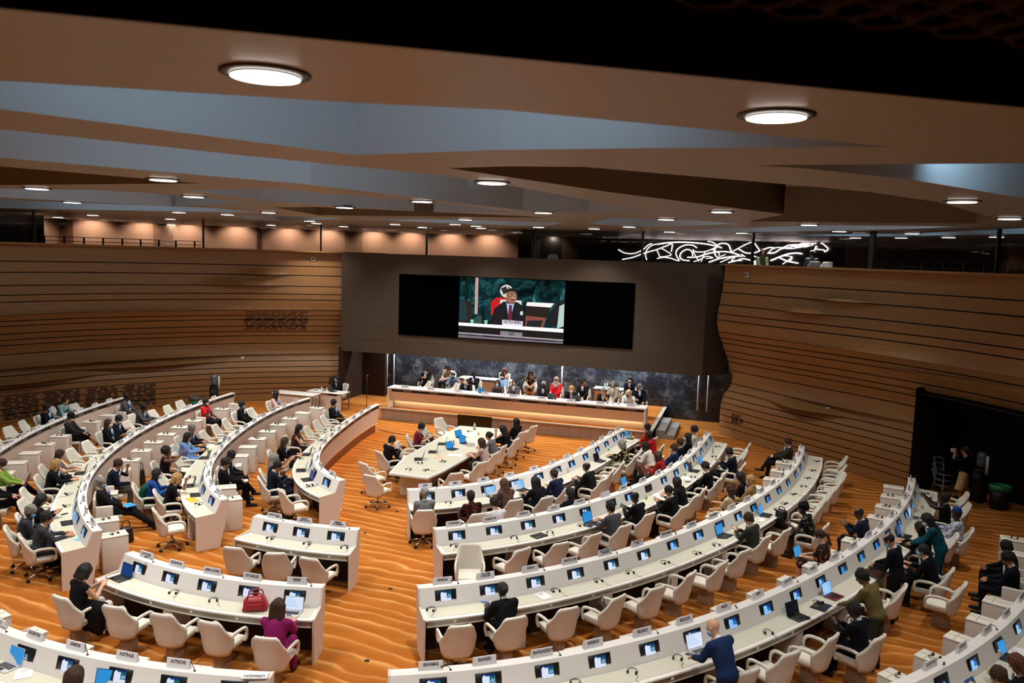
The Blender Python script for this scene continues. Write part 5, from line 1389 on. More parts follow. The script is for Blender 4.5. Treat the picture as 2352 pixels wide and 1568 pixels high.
 ('R3', 'd', 9.09, 1.56, 9.97, 3.46, 1.19, 'desk', 'turban:101014', 'd', 'tee:15130f~7a7568', 'skirt:15130f~7a7568', 'l', 'woman with a black head wrap and dark striped dress, beside a backpack on the chair'),
 ('R3', 'd', 1.2, 0.98, 4.82, -3.22, 0.69, 'desk', 'bun:k', 'd', 'suit:0d0d10', 'trousers:0d0d10', '', 'person in a black jacket with pinned-up braids, seen from behind at the SAO TOME card'),
 ('R3', 'j', 9.17, -0.46, 8.13, 4.28, 1.19, 'turn', 'wavy:b', 'p', 'tee:c9b48c', 'skirt:c9b48c', '', 'woman with wavy brown hair in a cream short-sleeved dress'),
 ('R3', 'j', 10.6, -0.62, 8.46, 5.65, 1.25, 'lap', 'long:k', 't', 'long:231a26', 'trousers:15131a', '', 'black-haired woman in dark purple beyond the cream dress'),
 ('R3', 'j', 10.33, -0.36, 8.62, 5.32, 1.24, 'turn', 'curly:y', 'p', 'suit:94774a', 'trousers:4a3a24', '', 'person with curly fair hair in a tan jacket'),
 ('R3', 'j', 15.6, -0.36, 9.72, 10.37, 1.49, 'cross', 'short:b', 'p', 'suit:35322a', 'trousers:15151a', 'l', 'man in an olive jacket with crossed legs, alone by the right-hand oak wall'),
 ('R4', 'j', 9.98, -0.5, 10.07, 1.65, 1.11, 'lap', 'tail:b', 'p', 'tee:2a2420~b8604a', 'skirt:2a2420~b8604a', 'w', 'woman in a floral dress with a ponytail and a blue-screened laptop on her lap'),
 ('R4', 'j', 12.15, -0.36, 11.07, 3.55, 1.19, 'phone', 'ring:k', 'b', 'suit:171d33', 'trousers:151b2c', 'l', 'bald man in a navy suit checking his phone on a fold-out seat'),
 ('R4', 'd', 7.05, 1.52, 10.33, -1.94, 0.99, 'phone', 'short:k', 'd', 'suit:0e0e12', 'trousers:0e0e12', '', 'man in black looking down, in front of the standing khaki jacket'),
 ('R4', 'd', 10.74, 1.36, 12.08, 1.54, 1.14, 'desk', 'tail:k', 'p', 'suit:0c0c10', 'trousers:0c0c10', 'b', 'woman in black with a pale blue mask, behind the standing man in the dark suit'),
 ('R4', 'd', 12.06, 0.92, 12.22, 2.98, 1.18, 'type', 'wavy:k', 'p', 'long:121014', 'trousers:121014', '', 'dark wavy-haired person in black typing by a water bottle'),
 ('R4', 'd', 13.59, 1.25, 13.09, 4.35, 1.24, 'turn', 'kufi:1c3a8a', 'd', 'long:c4c8d0~3a5aa0', 'trousers:c4c8d0~3a5aa0', '', 'man in a white and blue robe with a blue brimless cap'),
 ('R4', 'd', 14.77, 0.9, 13.13, 5.63, 1.29, 'raise', 'short:k', 'd', 'suit:0d1210', 'trousers:0d1210', '', 'man in a black suit holding a phone up in both hands'),
 ('R5', 'd', 4.4, 0.9, 12.34, -3.01, 0.94, 'phone', 'bob:r', 'p', 'suit:0f0f12', 'trousers:0f0f12', 'l', 'reddish-haired person in black with a blue lanyard at the bottom right corner'),
 ('R5', 'd', 3.82, 0.9, 11.98, -3.5, 0.91, 'phone', 'short:b', 'p', 'suit:14161c', 'trousers:14161c', '', 'person holding a tablet at the very bottom right, mostly out of the picture'),
 ('R5', 'j', 9.72, -0.44, 13.63, 2.36, 1.24, 'lap', 'short:k', 'b', 'suit:0d0d12', 'trousers:0d0d12', '', 'dark-haired man in black bending forward on a fold-out seat at the right edge'),
 ('R5', 'j', 8.98, -0.36, 13.46, 1.66, 1.2, 'lap', 'short:k', 't', 'suit:10131e', 'trousers:10131e', '', 'man in dark navy with hands on his knees at the right edge'),
 ('S', 'd', 3.66, 1.33, 1.68, -5.07, 0.23, 'type', 'long:b', 'p', 'suit:8a1f60', 'trousers:8a1f60', '', 'woman with long brown hair in a magenta jacket at a white laptop'),
 ('S', 'd', 0.45, 1.29, -2.11, -5.01, -0.24, 'phone', 'bob:k', 'p', 'tank:111114', 'trousers:d8d4cc', 'l', 'short-haired woman in a sleeveless black top holding a phone at the end of the desk'),
 ('D', 'd', 3.88, 0.9, 0.39, -7.69, 0.04, 'type', 'wavy:b', 'p', 'suit:1a1716', 'trousers:1a1716', '', 'brown-haired person seen from behind at the bottom, below the ARMENIE card'),
 ('D', 'd', 5.65, 0.9, 2.3, -7.43, 0.23, 'type', 'none', 'p', 'suit:232327', 'trousers:232327', '', 'top of a bald head at the bottom edge by the AZERBAIDJAN card'),
 ('R4', 's', 4.31, 1.3, 8.35, -4.16, 0.83, 'bend', 'none', 'p', 'suit:1b2f57', 'trousers:1a2238', 'b', 'bald man in a blue jacket standing bent over a white laptop'),
 ('R4', 's', 7.7, 1.49, 10.68, -1.34, 1.02, 'bend', 'short:k', 'b', 'long:6e6038', 'trousers:3a3a34', '', 'man in a khaki jacket leaning over the desk by the red laptop'),
 ('R4', 's', 9.75, 1.02, 11.31, 0.77, 1.1, 'read', 'ring:k', 't', 'suit:0f1118', 'trousers:0f1118', 'b', 'balding man in a dark suit standing and reading over a folder'),
 ('R4', 's', 11.75, 1.28, 12.43, 2.54, 1.17, 'bend', 'long:k', 't', 'suit:114a58', 'trousers:114a58', 'w', 'woman in a teal jacket leaning forward over the desk'),
]
LAPTOPS = [
 ('S', 0.28, 0.46, '161616', 'deep', 'open dark laptop with a deep blue screen at the end of the SERBIE desk'),
 ('S', 3.63, 0.55, 'c9c9cc', 'white', 'open silver laptop with a white document in front of the magenta jacket'),
 ('D', 2.29, 0.4, 'c9c9cc', 'blue', 'silver laptop at the edge of the picture by the ARGENTINE card'),
 ('D', 3.9, 0.4, '2a2a2e', 'blue', 'tablet showing pale blue text below the AUSTRALIE card'),
 ('R1', 2.02, 0.4, '1c1c1e', 'pale', 'laptop with a pale screen before the brown headscarf'),
 ('R1', 2.9, 0.4, '1c1c1e', 'pale', 'laptop with a pale screen between brown headscarf and long black hair'),
 ('R1', 6.65, 0.56, '161616', 'off', 'black laptop by the grey-haired woman with dotted sleeves'),
 ('R1', 10.05, 0.4, '161616', 'blue', 'blue-screened laptop by the person in plain red'),
 ('R2', 3.57, 0.56, '161616', 'blue', 'black laptop with a blue screen used by the man in grey'),
 ('R2', 9.24, 0.44, '161616', 'off', 'black laptop near the man bent deeply over the desk'),
 ('R2', 10.14, 0.52, '161616', 'blue', 'blue-screened laptop by the navy man at the far desk end'),
 ('R3', 7.26, 0.41, '161616', 'blue', 'blue-screened laptop before the brown-haired man with the phone'),
 ('R3', 9.25, 0.48, '161616', 'blue', 'blue-screened laptop with a white notebook beside it, no one seated there'),
 ('R4', 4.66, 0.43, 'c9c9cc', 'white', 'silver laptop in front of the bald man in blue'),
 ('R4', 6.94, 0.56, '161616', 'off', 'large black laptop with a dark screen by the black folder'),
 ('R4', 8.21, 0.52, '7a1220', 'pale', 'red laptop before the man in the khaki jacket'),
 ('R4', 12.57, 0.44, '161616', 'deep', 'black laptop with a water bottle beside it'),
 ('R4', 14.13, 0.4, 'b9b9bc', 'pale', 'thin grey laptop before the woman in teal'),
 ('R5', 5.4, 0.4, '161616', 'blue', 'laptop with bright blue screen at the bottom right corner'),
 ('L2', 10.39, 0.56, '161616', 'off', 'black laptop before the blond woman in the black blazer'),
 ('L2', 14.33, 0.4, '161616', 'blue', 'laptop with a sky blue screen at the desk end nearest the aisle'),
 ('L2', 5.18, 0.56, '3a3a40', 'off', 'grey laptop by the man with the blue lanyard'),
 ('L2', 3.73, 0.56, '161616', 'off', 'laptop by the man in the mid-grey suit'),
 ('L3', 6.06, 0.56, '2a2a2e', 'off', 'dark laptop on the far upper desk near the picture edge'),
 ('L1', 11.38, 0.4, '161616', 'deep', 'dark laptop with a blue screen before the blond woman'),
 ('L1', 10.6, 0.54, '161616', 'off', 'black laptop next to the woman in royal blue'),
 ('L1', 7.97, 0.56, '161616', 'off', 'black laptop before the woman in light blue'),
 ('L1', 6.32, 0.56, '8a8f94', 'pale', 'grey laptop seen edge-on by the grey-haired man'),
 ('L0', 8.92, 0.44, '161616', 'deep', 'dark laptop with a deep blue screen before the man in navy'),
 ('L0', 8.07, 0.5, '2a2a2e', 'deep', 'tablet propped up on the inner curved desk'),
 ('L0', 4.73, 0.56, 'c9c9cc', 'pale', 'silver laptop before the woman in sleeveless brown'),
 ('L0', 6.48, 0.56, '161616', 'off', 'laptop before the woman in a black blazer on the inner desk'),
]
HEADSETS = [
 ('P', 0.59, 0.38),
 ('P', 1.4, 0.38),
 ('P', 2.15, 0.38),
 ('S', 1.49, 0.38),
 ('S', 2.26, 0.38),
 ('R2', 0.33, 0.38),
 ('R2', 1.62, 0.38),
 ('R2', 2.44, 0.48),
 ('R2', 3.27, 0.51),
 ('R2', 8.58, 0.55),
 ('R2', 12.58, 0.46),
 ('R2', 11.19, 0.55),
 ('R3', 0.16, 0.38),
 ('R3', 2.39, 0.38),
 ('R3', 3.31, 0.4),
 ('R3', 4.07, 0.42),
 ('R3', 4.99, 0.48),
 ('R3', 5.9, 0.56),
 ('R3', 6.62, 0.56),
 ('R3', 9.85, 0.52),
 ('R3', 10.45, 0.5),
 ('R3', 11.41, 0.46),
 ('R3', 12.32, 0.51),
 ('R3', 13.24, 0.46),
 ('R3', 14.16, 0.5),
 ('R3', 15.36, 0.54),
 ('R4', 2.5, 0.38),
 ('R4', 3.39, 0.42),
 ('R4', 4.23, 0.4),
 ('R4', 6.05, 0.57),
 ('R4', 6.73, 0.6),
 ('R4', 7.74, 0.46),
 ('R4', 16.55, 0.42),
 ('R4', 16.12, 0.51),
 ('R1', 6.5, 0.45),
 ('R1', 0.88, 0.38),
 ('R1', 9.4, 0.38),
 ('L0', 6.89, 0.6),
 ('L0', 9.41, 0.5),
 ('L0', 9.43, 0.38),
 ('L0', 2.34, 0.6),
 ('L0', 3.32, 0.6),
 ('L1', 12.09, 0.41),
 ('L1', 9.85, 0.51),
 ('L1', 3.69, 0.38),
 ('L1', 5.48, 0.6),
 ('L1', 4.38, 0.6),
 ('L2', 11.28, 0.6),
 ('L2', 12.2, 0.46),
 ('L2', 13.12, 0.41),
 ('L2', 8.35, 0.6),
 ('L2', 6.82, 0.6),
 ('L2', 2.25, 0.6),
 ('L3', 4.49, 0.6),
]
# ================================================================ filling the hall
CV = {k: Curve2(smooth_curve(v, 61)) for k, v in CURVES.items()}
DN = dict(R1='the AFRO desk', R2='the OUGANDA desk', R3='the SENEGAL desk', R4='the BAHAMAS desk', R5='the bottom right corner desk', P='the three-place desk', S='the SERBIE desk', D='the AUTRICHE desk', L0='the innermost left desk', L1='the second left desk', L2='the third left desk', L3='the slotted-wall desk')
DL_ = dict(R1='curved white desk with the AFRO card, facing the podium corner', R2='curved white desk that begins with the OUGANDA card', R3='long curved white desk that begins with the SENEGAL card', R4='long curved white desk that begins with the BAHAMAS card', R5='curved white desk cut off by the bottom right corner', P='short white desk for three, standing alone before the aisle', S='curved white desk with SLOVAQUIE to SERBIE cards', D='curved white desk with ARGENTINE to AUTRICHE cards at the bottom edge', L0='innermost curved desk of the left block with a glowing toe strip', L1='second curved desk of the left block, ending beside a blond woman', L2='third curved desk of the left block, ending beside two charcoal suits', L3='outermost desk of the left block by the slotted oak wall')
def kind_for(k):
    n1 = dict(R1=6, R2=5, R3=6, R4=6, P=9, S=9, D=9, R5=0, L0=0, L1=0, L2=0, L3=0)[k]; n2 = n1 + (4 if k in ('R3', 'R4') else 9)
    def f(i):
        if k == 'D' and i == 1 or k == 'R5' and i in (0, 2): return 'un'
        if k == 'R2' and i == 7: return 'off'
        return 'near' if i < n1 else 'blue' if i < n2 else 'deep'
    return f
for k in CV:
    desk(k, CV[k], SEATS[k], DL_[k], kind_for(k), lit_toe=(k == 'L0'), fascia=k[0] == 'L', ends=(k not in ('L3', 'R5', 'D'), True))

# ---- name cards
CARD = dict(R1=['AFRO', 'AMRO', 'EMRO', 'EURO', 'SEARO', 'WPRO'],
 R2=['OUGANDA', 'OUZBEKISTAN', 'PAKISTAN', 'PALAOS', 'PANAMA', '', 'PARAGUAY', 'PAYS-BAS', 'PEROU'],
 R3=['SENEGAL', 'SAO TOME\nET-PRINCIPE', 'SAMOA', 'SAINTE LUCIE', 'SAINT VINCENT ET\nGRENADINES', 'SAINT-KITTS ET\nNEVIS', 'SAINT-MARIN', 'RWANDA', 'ROYAUME-UNI'],
 R4=['BAHAMAS', 'BAHREÏN', 'BANGLADESH', 'BARBADE', 'BELARUS', 'BELGIQUE', 'BELIZE', 'BENIN', 'BHOUTAN', 'BOLIVIE'],
 S=['SLOVAQUIE', 'SINGAPOUR', 'SIERRA LEONE', 'SEYCHELLES', 'SERBIE'], D=[None, 'ARGENTINE', 'ARMENIE', 'AUSTRALIE', 'AUTRICHE', 'AZERBAIDJAN'],
 P=['PRESIDENT PBAC', 'PRESIDENT\nCOMITE EXECUTIF', "PRESIDENT\nDE L'ASSEMBLEE"], R5=[], L0=[], L1=[], L2=[], L3=[])
def strokes(seed):
    """print too small to read: a row of letter-sized marks on both faces"""
    rr = random.Random(seed); n = rr.randint(6, 10); mb = MB(); wd = .022
    for s_ in (-1, 1):
        for i in range(n):
            x = (i - (n - 1) / 2) * (wd + .006)
            Y = lambda z: s_ * (CY(.075 + z) + .0012)
            for dx in (-.007, .007): mb.add([(x + dx - .003, Y(-.02), -.02), (x + dx + .003, Y(-.02), -.02), (x + dx + .003, Y(.02), .02), (x + dx - .003, Y(.02), .02)], [(0, 1, 2, 3)])
            z = rr.choice((-.017, 0, .014)); mb.add([(x - .01, Y(z), z), (x + .01, Y(z), z), (x + .01, Y(z + .006), z + .006), (x - .01, Y(z + .006), z + .006)], [(0, 1, 2, 3)])
    return mb.mesh('lettering', [mat('print_faint', '#55555a', .8)])
ME_STROKE = [strokes(i) for i in range(4)]
_sc = 0
for k in CV:
    for i, s in enumerate(SEATS[k]):
        t = CARD[k][i] if i < len(CARD[k]) else None
        P = CV[k].at(s - .02, .055); yw = CV[k].yaw(s) + random.uniform(-.06, .06)
        if k == 'D' and t == 'AZERBAIDJAN':
            P = CV[k].at(s + .25, .11); o = name_card(P[0], P[1], ZC + .012, yw + .18 + math.pi, t, 'name card AZERBAIDJAN fallen flat on the desk cap', tilt=-1.5); continue
        if t is None:
            o = name_card(P[0], P[1], ZC, yw, '', 'small name card, %s from the aisle end on %s' % (ORD[i], DN[k]))
            link('lettering', ME_STROKE[_sc % 4], o, (0, 0, .075)); _sc += 1
        elif t == '': name_card(P[0], P[1], ZC, yw, '', 'blank back of a name card between PANAMA and PARAGUAY')
        else: name_card(P[0], P[1], ZC, yw, t, 'white name card reading ' + t.replace('\n', ' '))

# ---- people at and in front of the desks, with the chairs they use
taken = {k: [] for k in CV}; jump = {k: [] for k in CV}
for (k, wh, s, u, x, y, yw, pose, hair, skin, top, legs, fl, lab) in PEOPLE:
    person(x, y, 0, yw + random.uniform(-.06, .06), pose, hair, skin, top, legs, fl, lab)
    if wh == 'd': taken[k].append((s, x, y, yw, lab))
    elif wh == 'j': jump[k].append((s, x, y, yw, lab))
    else: taken[k].append((s, None, None, None, lab))
def who(lab):
    w_ = lab.split(','); return ' '.join(w_[0].split()[:9])
TURN = {('R2', 0): 2.75, ('P', 0): .35, ('P', 1): .25, ('S', 1): .2}
for k in CV:
    C = CV[k]; used = set()
    for i, s in enumerate(SEATS[k]):
        near = [(abs(t[0] - s), j) for j, t in enumerate(taken[k]) if j not in used and abs(t[0] - s) < .5]
        side = .10 if k[0] == 'R' else -.05
        sw = (k in ('R1', 'R3') and i == 0) or (k in ('L0', 'L1', 'L2') and i in (0, 1))
        if near and taken[k][min(near)[1]][1] is not None:
            j = min(near)[1]; used.add(j); s0, x, y, yw, lab = taken[k][j]
            armchair((x, y, 0), yw + random.uniform(-.08, .08), 'cream armchair under the ' + who(lab), 'armchairs at the desks', sw)
        else:
            u = 1.02 + random.uniform(-.05, .08)
            if near: used.add(min(near)[1]); u = 1.72
            P = C.at(s, u)
            if any(math.hypot(P[0] - t[1], P[1] - t[2]) < .55 for t in taken[k] if t[1] is not None): continue
            armchair((P[0], P[1], 0), C.yaw(s) + side + random.uniform(-.16, .16) + TURN.get((k, i), 0), 'empty cream armchair, %s from the %s of %s' % (ORD[i], 'left end' if k in 'PSD' else 'aisle end', DN[k]), 'armchairs at the desks', sw)
    for j, t in enumerate(taken[k]):
        if j not in used and t[1] is not None:
            armchair((t[1], t[2], 0), t[3], 'extra cream armchair under the ' + who(t[4]), 'armchairs at the desks', False)

# ---- boxes and fold-out seats on the podium side
BOX = dict(L1=(.1, 12.5), L2=(.45, 15.6), L3=(.65, 11.3), R2=(2.0, 12.9), R3=(2.4, 14.8), R4=(2.0, 16.9), R5=(.2, 12.0), D=(.5, 5.4))
hs_i = 0
for k, (a, b) in BOX.items():
    C = CV[k]; n = int((b - a) / 1.07); i = 0
    ss = [b - 1.07 * j for j in range(n + 1)] if k[0] == 'R' else [a + 1.07 * j for j in range(n + 1)]
    js = [q[0] for q in jump[k]]
    for s in ss:
        if any(abs(s - q) < .47 for q in js): continue
        P = C.at(s, -.33); i += 1
        box_unit((P[0], P[1], 0), C.yaw(s), 'closed seat box, %s from the %s before %s' % (ORD[i - 1], 'left' if k == 'D' else 'far end', DN[k]))
        if random.random() < .7:
            headset(P[0] + random.uniform(-.02, .02), P[1] + random.uniform(-.02, .02), .757, C.yaw(s) + random.uniform(-.6, .6) + 1.4, 'headset on the %s seat box from the far end before %s' % (ORD[i - 1], DN[k]), 'headsets on the seat boxes', cord=False)
    for (s, x, y, yw, lab) in jump[k]:
        fold_seat((x, y, 0), yw, 'fold-out seat used by the ' + who(lab))

# ---- laptops, headsets and small things on the desks
for (k, s, u, col, scr, lab) in LAPTOPS:
    C = CV[k]; P = C.at(s, u); yw = C.yaw(s)
    laptop(P[0], P[1], .769, yw + random.uniform(-.12, .12), lab, col, scr)
cnt = {}
for (k, s, u) in HEADSETS:
    C = CV[k]; P = C.at(s, u); cnt[k] = cnt.get(k, 0) + 1
    if any(k == q[0] and abs(q[1] - s) < .22 for q in LAPTOPS): s += .28; P = C.at(s, u)
    headset(P[0], P[1], .77, C.yaw(s) + (-.5 if k[0] == 'R' else .2) + random.uniform(-.4, .4), 'black headset on the worktop, %s along %s' % (ORD[cnt[k] - 1], DN[k]))
def on_desk(k, px, py, z=.775):
    P = at(px, py, z); C = CV[k]; s = near_q(C, P); return P, s, C.yaw(s)
P, s, yw = on_desk('R2', 1238, 1230); laptop(P.x, P.y, .77, yw + .15, 'closed black laptop lying on the OUGANDA desk', '161616', 'off', True)
P, s, yw = on_desk('R3', 1247, 1367); paper(P.x, P.y, .77, yw + .05, 'white printed sheets beside a headset on the SENEGAL desk')
P, s, yw = on_desk('D', 55, 1545); paper(P.x, P.y, .77, yw + .75, 'white papers with a dark print lying by the silver laptop')
P, s, yw = on_desk('R4', 1885, 1392); paper(P.x, P.y, .77, yw + .1, 'flat black folder beside the large black laptop', (.36, .26), DARK, name='folder', cat='folder')
P, s, yw = on_desk('R3', 1745, 1193); paper(P.x, P.y, .77, yw + .2, 'white open notebook next to a blue-screened laptop', (.25, .2), name='notebook', cat='notebook')
P, s, yw = on_desk('R2', 1515, 1138); paper(P.x, P.y, .77, yw + .5, 'loose white sheets before the woman holding up a phone', (.34, .3))
P, s, yw = on_desk('R2', 1575, 1098); paper(P.x, P.y, .77, yw + .2, 'white sheets by a green cup on the OUGANDA desk', (.34, .26))
P, s, yw = on_desk('R1', 1068, 1126); paper(P.x, P.y, .77, yw + .2, 'spread papers before the woman at the AMRO card', (.42, .3))
P, s, yw = on_desk('R5', 2340, 1500); paper(P.x, P.y, .77, yw + .2, 'white sheets at the bottom right corner desk', (.42, .3))
P, s, yw = on_desk('L1', 442, 1147); paper(P.x, P.y, .77, yw + .3, 'yellow folder on the desk before the blond woman', (.36, .2), mat('yellow_card', '#f0b21a', .6), name='folder', cat='folder')
P, s, yw = on_desk('L0', 712, 1112); paper(P.x, P.y, .77, yw + .2, 'white sheets next to headsets at the inner desk end', (.3, .22))
P, s, yw = on_desk('L2', 185, 1238); paper(P.x, P.y, .77, yw + .5, 'light blue booklet at the end of the third curved desk', (.24, .12), mat('booklet_blue', '#6ec2f2', .6), name='booklet', cat='booklet')
for (k, px, py, lab, on) in [('R3', 1113, 1382, 'dark phone before the person with pinned-up braids', 'on'), ('R3', 1655, 1235, 'dark phone lying by the brown-haired man', 'off'), ('R4', 1586, 1503, 'dark phone beside the silver laptop of the bald man', 'off'), ('R2', 1352, 1208, 'phone by the blue bottle on the OUGANDA desk', 'off'), ('L2', 148, 1180, 'long dark case on the desk between two charcoal suits', 'off'), ('R2', 1580, 1106, 'black pen case on the white sheets', 'off')]:
    P, s, yw = on_desk(k, px, py); phone((P.x, P.y, .772), (0, 0, yw + .6), lab, on)
for (k, px, py, lab, col, cap_) in [('S', 321, 1325, 'clear water bottle beside the deep blue laptop', '#cfd6da', '#e8eef2'), ('R2', 1341, 1192, 'blue bottle beside the black laptop of the man in grey', '#5f9fd6', '#5f9fd6'), ('R3', 1690, 1200, 'small orange-red juice bottle by the man with the phone', '#c8643a', '#b02818'), ('R4', 2073, 1232, 'clear water bottle before the black laptop', '#d8dee2', '#e8eef2'), ('R2', 1637, 1041, 'water bottle with a blue label near the far end of the OUGANDA desk', '#aeb9c4', '#2f6fd0'), ('R1', 1449, 1005, 'turquoise bottle on the yellow folder near the podium', '#7fb9c4', '#7fb9c4'), ('R1', 1431, 1010, 'steel flask near the podium end of the AFRO desk', '#8f9296', '#5a5d60'), ('R1', 1303, 1085, 'white bottle beside the navy suit', '#e6e8e8', '#e8eef2')]:
    P, s, yw = on_desk(k, px, py); bottle(P.x, P.y, .77, lab, col, cap_)
for (k, px, py, lab, col) in [('R4', 2118, 1166, 'small glass of pale tea before the raised phone', '#b9b79a'), ('R2', 1574, 1091, 'pale green paper cup beside the white sheets', '#a9c98a'), ('R2', 1484, 1146, 'green cup near the phone of the woman in black', '#8ab070'), ('R1', 1040, 1139, 'white cup by the AMRO card papers', '#e4e2dc'), ('R1', 1398, 1034, 'pale green cup by the dotted sleeves', '#a9c98a'), ('L1', 478, 1038, 'tiny green cup by the edge-on grey laptop', '#9dbf5e'), ('R5', 2290, 1560, 'glass at the bottom right corner by the tablet', '#c9cdb4')]:
    P, s, yw = on_desk(k, px, py); cup(P.x, P.y, .77, lab, col)
P, s, yw = on_desk('R1', 1447, 1003); paper(P.x, P.y, .77, yw, 'yellow folder near the podium end of the AFRO desk', (.3, .24), mat('yellow_lime', '#d8d02a', .6), name='folder', cat='folder')
P, s, yw = on_desk('R4', 2012, 1318); mb = MB(); mb.box((0, 0, .065), (.42, .28, .13)); o = link('document_case', bevel_mesh(mb.mesh('case', [mat('case_brown', '#5a3420', .5)]), .02, 2), None, (P.x, P.y, .77), yw); tag(o, 'brown document case on the desk before the standing balding man', 'case')
paper(P.x - .0, P.y + .0, .901, yw + .2, 'open dark folder on the brown document case', (.3, .22), DARK, name='folder', cat='folder')
# laptops and papers held on laps
for (k, s, x, y, yw, lab) in [(k, *q) for k in jump for q in jump[k]]:
    f = lambda d, z, o=0.: (x - math.sin(yw) * d + math.cos(yw) * o, y + math.cos(yw) * d + math.sin(yw) * o, z)
    if 'auburn' in lab: laptop(*f(.36, .63), yw, 'laptop with pale blue screen on the knees of the auburn-haired woman', '161616', 'blue')
    elif 'floral' in lab: laptop(*f(.36, .63), yw, 'laptop with bright blue screen on the lap of the floral dress', '161616', 'blue')
    elif 'boyish' in lab: laptop(*f(.36, .63), yw, 'dark laptop on the knees of the boyish person in black', '161616', 'deep')
    elif 'lime' in lab: laptop(*f(.36, .70), yw, 'open dark laptop held by the person in lime green', '161616', 'off')
    elif 'blue folder' in lab: o = paper(*f(.40, .65, .12), yw + .5, 'bright blue folder with a white sheet held by the grey-haired man', (.30, .24), mat('folder_blue', '#2aa4e8', .5), name='folder', cat='folder')
    elif 'white paper' in lab: paper(*f(.36, .73), yw, 'white paper being written on by the man with crossed legs')
    elif 'blue tablet' in lab: paper(*f(.36, .73), yw, 'blue tablet case on the lap of the woman in the dark cap', (.26, .2), mat('tablet_blue', '#2a6aa8', .4), name='tablet', cat='tablet')

# ---- phones held in hands
HOLD = [q for q in PEOPLE if q[7] in ('phone', 'raise') and ('phone' in q[13] or 'holding a' in q[13])]
for q in HOLD:
    x, y, yw, pose = q[4], q[5], q[6], q[7]; L_, R_ = POSES[pose]['L'], POSES[pose]['R']
    c = ((L_[0] + R_[0]) / 2, max(L_[1], R_[1]) + .075, (L_[2] + R_[2]) / 2 + .015)
    X = x + c[0] * math.cos(yw) - c[1] * math.sin(yw); Y = y + c[0] * math.sin(yw) + c[1] * math.cos(yw)
    if 'tablet' in q[13]:
        o = paper(X, Y, c[2], yw, 'blue-lit tablet in the hands of the ' + who(q[13]), (.25, .18), mat('tablet_blue', '#2a6aa8', .4), name='tablet', cat='tablet'); o.rotation_euler = (math.radians(60), 0, yw)
    else: phone((X, Y, c[2]), (math.radians(50 if pose == 'phone' else 80), 0, yw), 'phone in the hands of the ' + who(q[13]), 'on')

# ---- bags and clothes
def bag(loc, rz, size, col, label, name='handbag', straps=1, cat='bag'):
    m = mat('bag_' + col, '#' + col, .45); r = empty(name, loc, rz); mb = MB(); mb.box((0, 0, size[2] / 2), size, 0, 0, .72)
    me = mb.mesh('bag_body', [m]); bevel_mesh(me, min(size) * .28, 4)
    for v in me.vertices:
        v.co.x += .012 * math.sin(31 * v.co.z + 17 * v.co.y); v.co.y += .010 * math.sin(27 * v.co.x)
    link('bag_body', me, r)
    for s_ in range(straps):
        y = (-.3 + .6 * s_) * size[1] if straps > 1 else 0
        pts = [(-size[0] * .28, y, size[2] * .9), (-size[0] * .2, y, size[2] * (1.35 if cat == 'bag' else 1.12)), (size[0] * .2, y, size[2] * (1.35 if cat == 'bag' else 1.12)), (size[0] * .28, y, size[2] * .9)]
        MB().tube(smooth3(pts, 14), .011, 6).build('strap', m, r)
    mb = MB(); mb.box((0, -size[1] * .5, size[2] * .45), (size[0] * .55, .02, size[2] * .4)); link('pocket', bevel_mesh(mb.mesh('pocket', [m]), .008, 2), r)
    return tag(r, label, cat)
P, s, yw = on_desk('S', 587, 1398); b_ = bag((P.x, P.y, .77), yw + .35, (.44, .26, .22), 'a8202c', 'red leather handbag lying open on the SERBIE desk', straps=2); b_.rotation_euler = (0, 0, yw + .35)
P = at(662, 1196, 0); bag((P.x, P.y, 0), .4, (.36, .28, .46), '141416', 'black backpack on the carpet under the innermost desk end', 'backpack', 1, 'backpack')
P = at(290, 1245, 0); bag((P.x, P.y, 0), 1.1, (.30, .24, .36), '121214', 'black shoulder bag on the carpet by the last seat box', 'shoulder_bag', 1)
P = at(322, 1098, .2); bag((P.x, P.y, .0), .7, (.28, .16, .46), '101013', 'black bag hanging beside a seat box next to the woman in navy', 'shoulder_bag', 1)
P = at(1794, 1200, .62); bag((P.x, P.y, .48), -.8, (.34, .24, .46), '0f0f12', 'black backpack on the chair beside the black head wrap', 'backpack', 1, 'backpack')
P = CV['R3'].at(SEATS['R3'][3], 1.02); bag((P[0], P[1], .476), 2.2, (.28, .14, .22), '2a1c16', 'dark handbag with gold fittings on an empty chair below SAINTE LUCIE')
def coat(C, s, u, col, label, z0=.40, name='jacket'):
    P = C.at(s, u) if not isinstance(C, tuple) else C
    F = SDF((-.34, -.22, -.02), (.34, .22, .62), .014)
    F.cap((-.17, 0, .48), (.17, 0, .48), .055, .055, .05); F.cap((-.15, -.05, .40), (-.17, -.06, .06), .075, .06, .06); F.cap((.14, -.05, .40), (.12, -.07, .02), .08, .055, .06); F.ell((0, -.05, .24), (.19, .07, .27), None, .06)
    o = F.mesh(name, [cloth(col)], 2); return tag(link(name, o, None, (P[0], P[1], z0), C.yaw(s) if not isinstance(C, tuple) else 0), label, 'clothing')
q = next(t for t in taken['L1'] if 'royal blue' in t[4]); coat(CV['L1'], q[0], 1.5, '0f4a34', 'dark green coat hung over the chair of the woman in royal blue', .38)
q = next(t for t in taken['S'] if 'sleeveless' in t[4]); P = at(222, 1412, .5); coat((P.x, P.y), 0, 0, '0c0c0e', 'black jacket hanging down beside the sleeveless woman', .22)
P, s, yw = on_desk('R4', 945, 1562, .85)
F = SDF((-.26, -.2, -.02), (.26, .2, .24), .013); F.cap((-.16, 0, .06), (.15, .03, .07), .07, .075, .05); F.cap((-.1, .06, .05), (.16, .08, .05), .06, .05, .05); F.cut((0, 0, 0), (0, 0, -1))
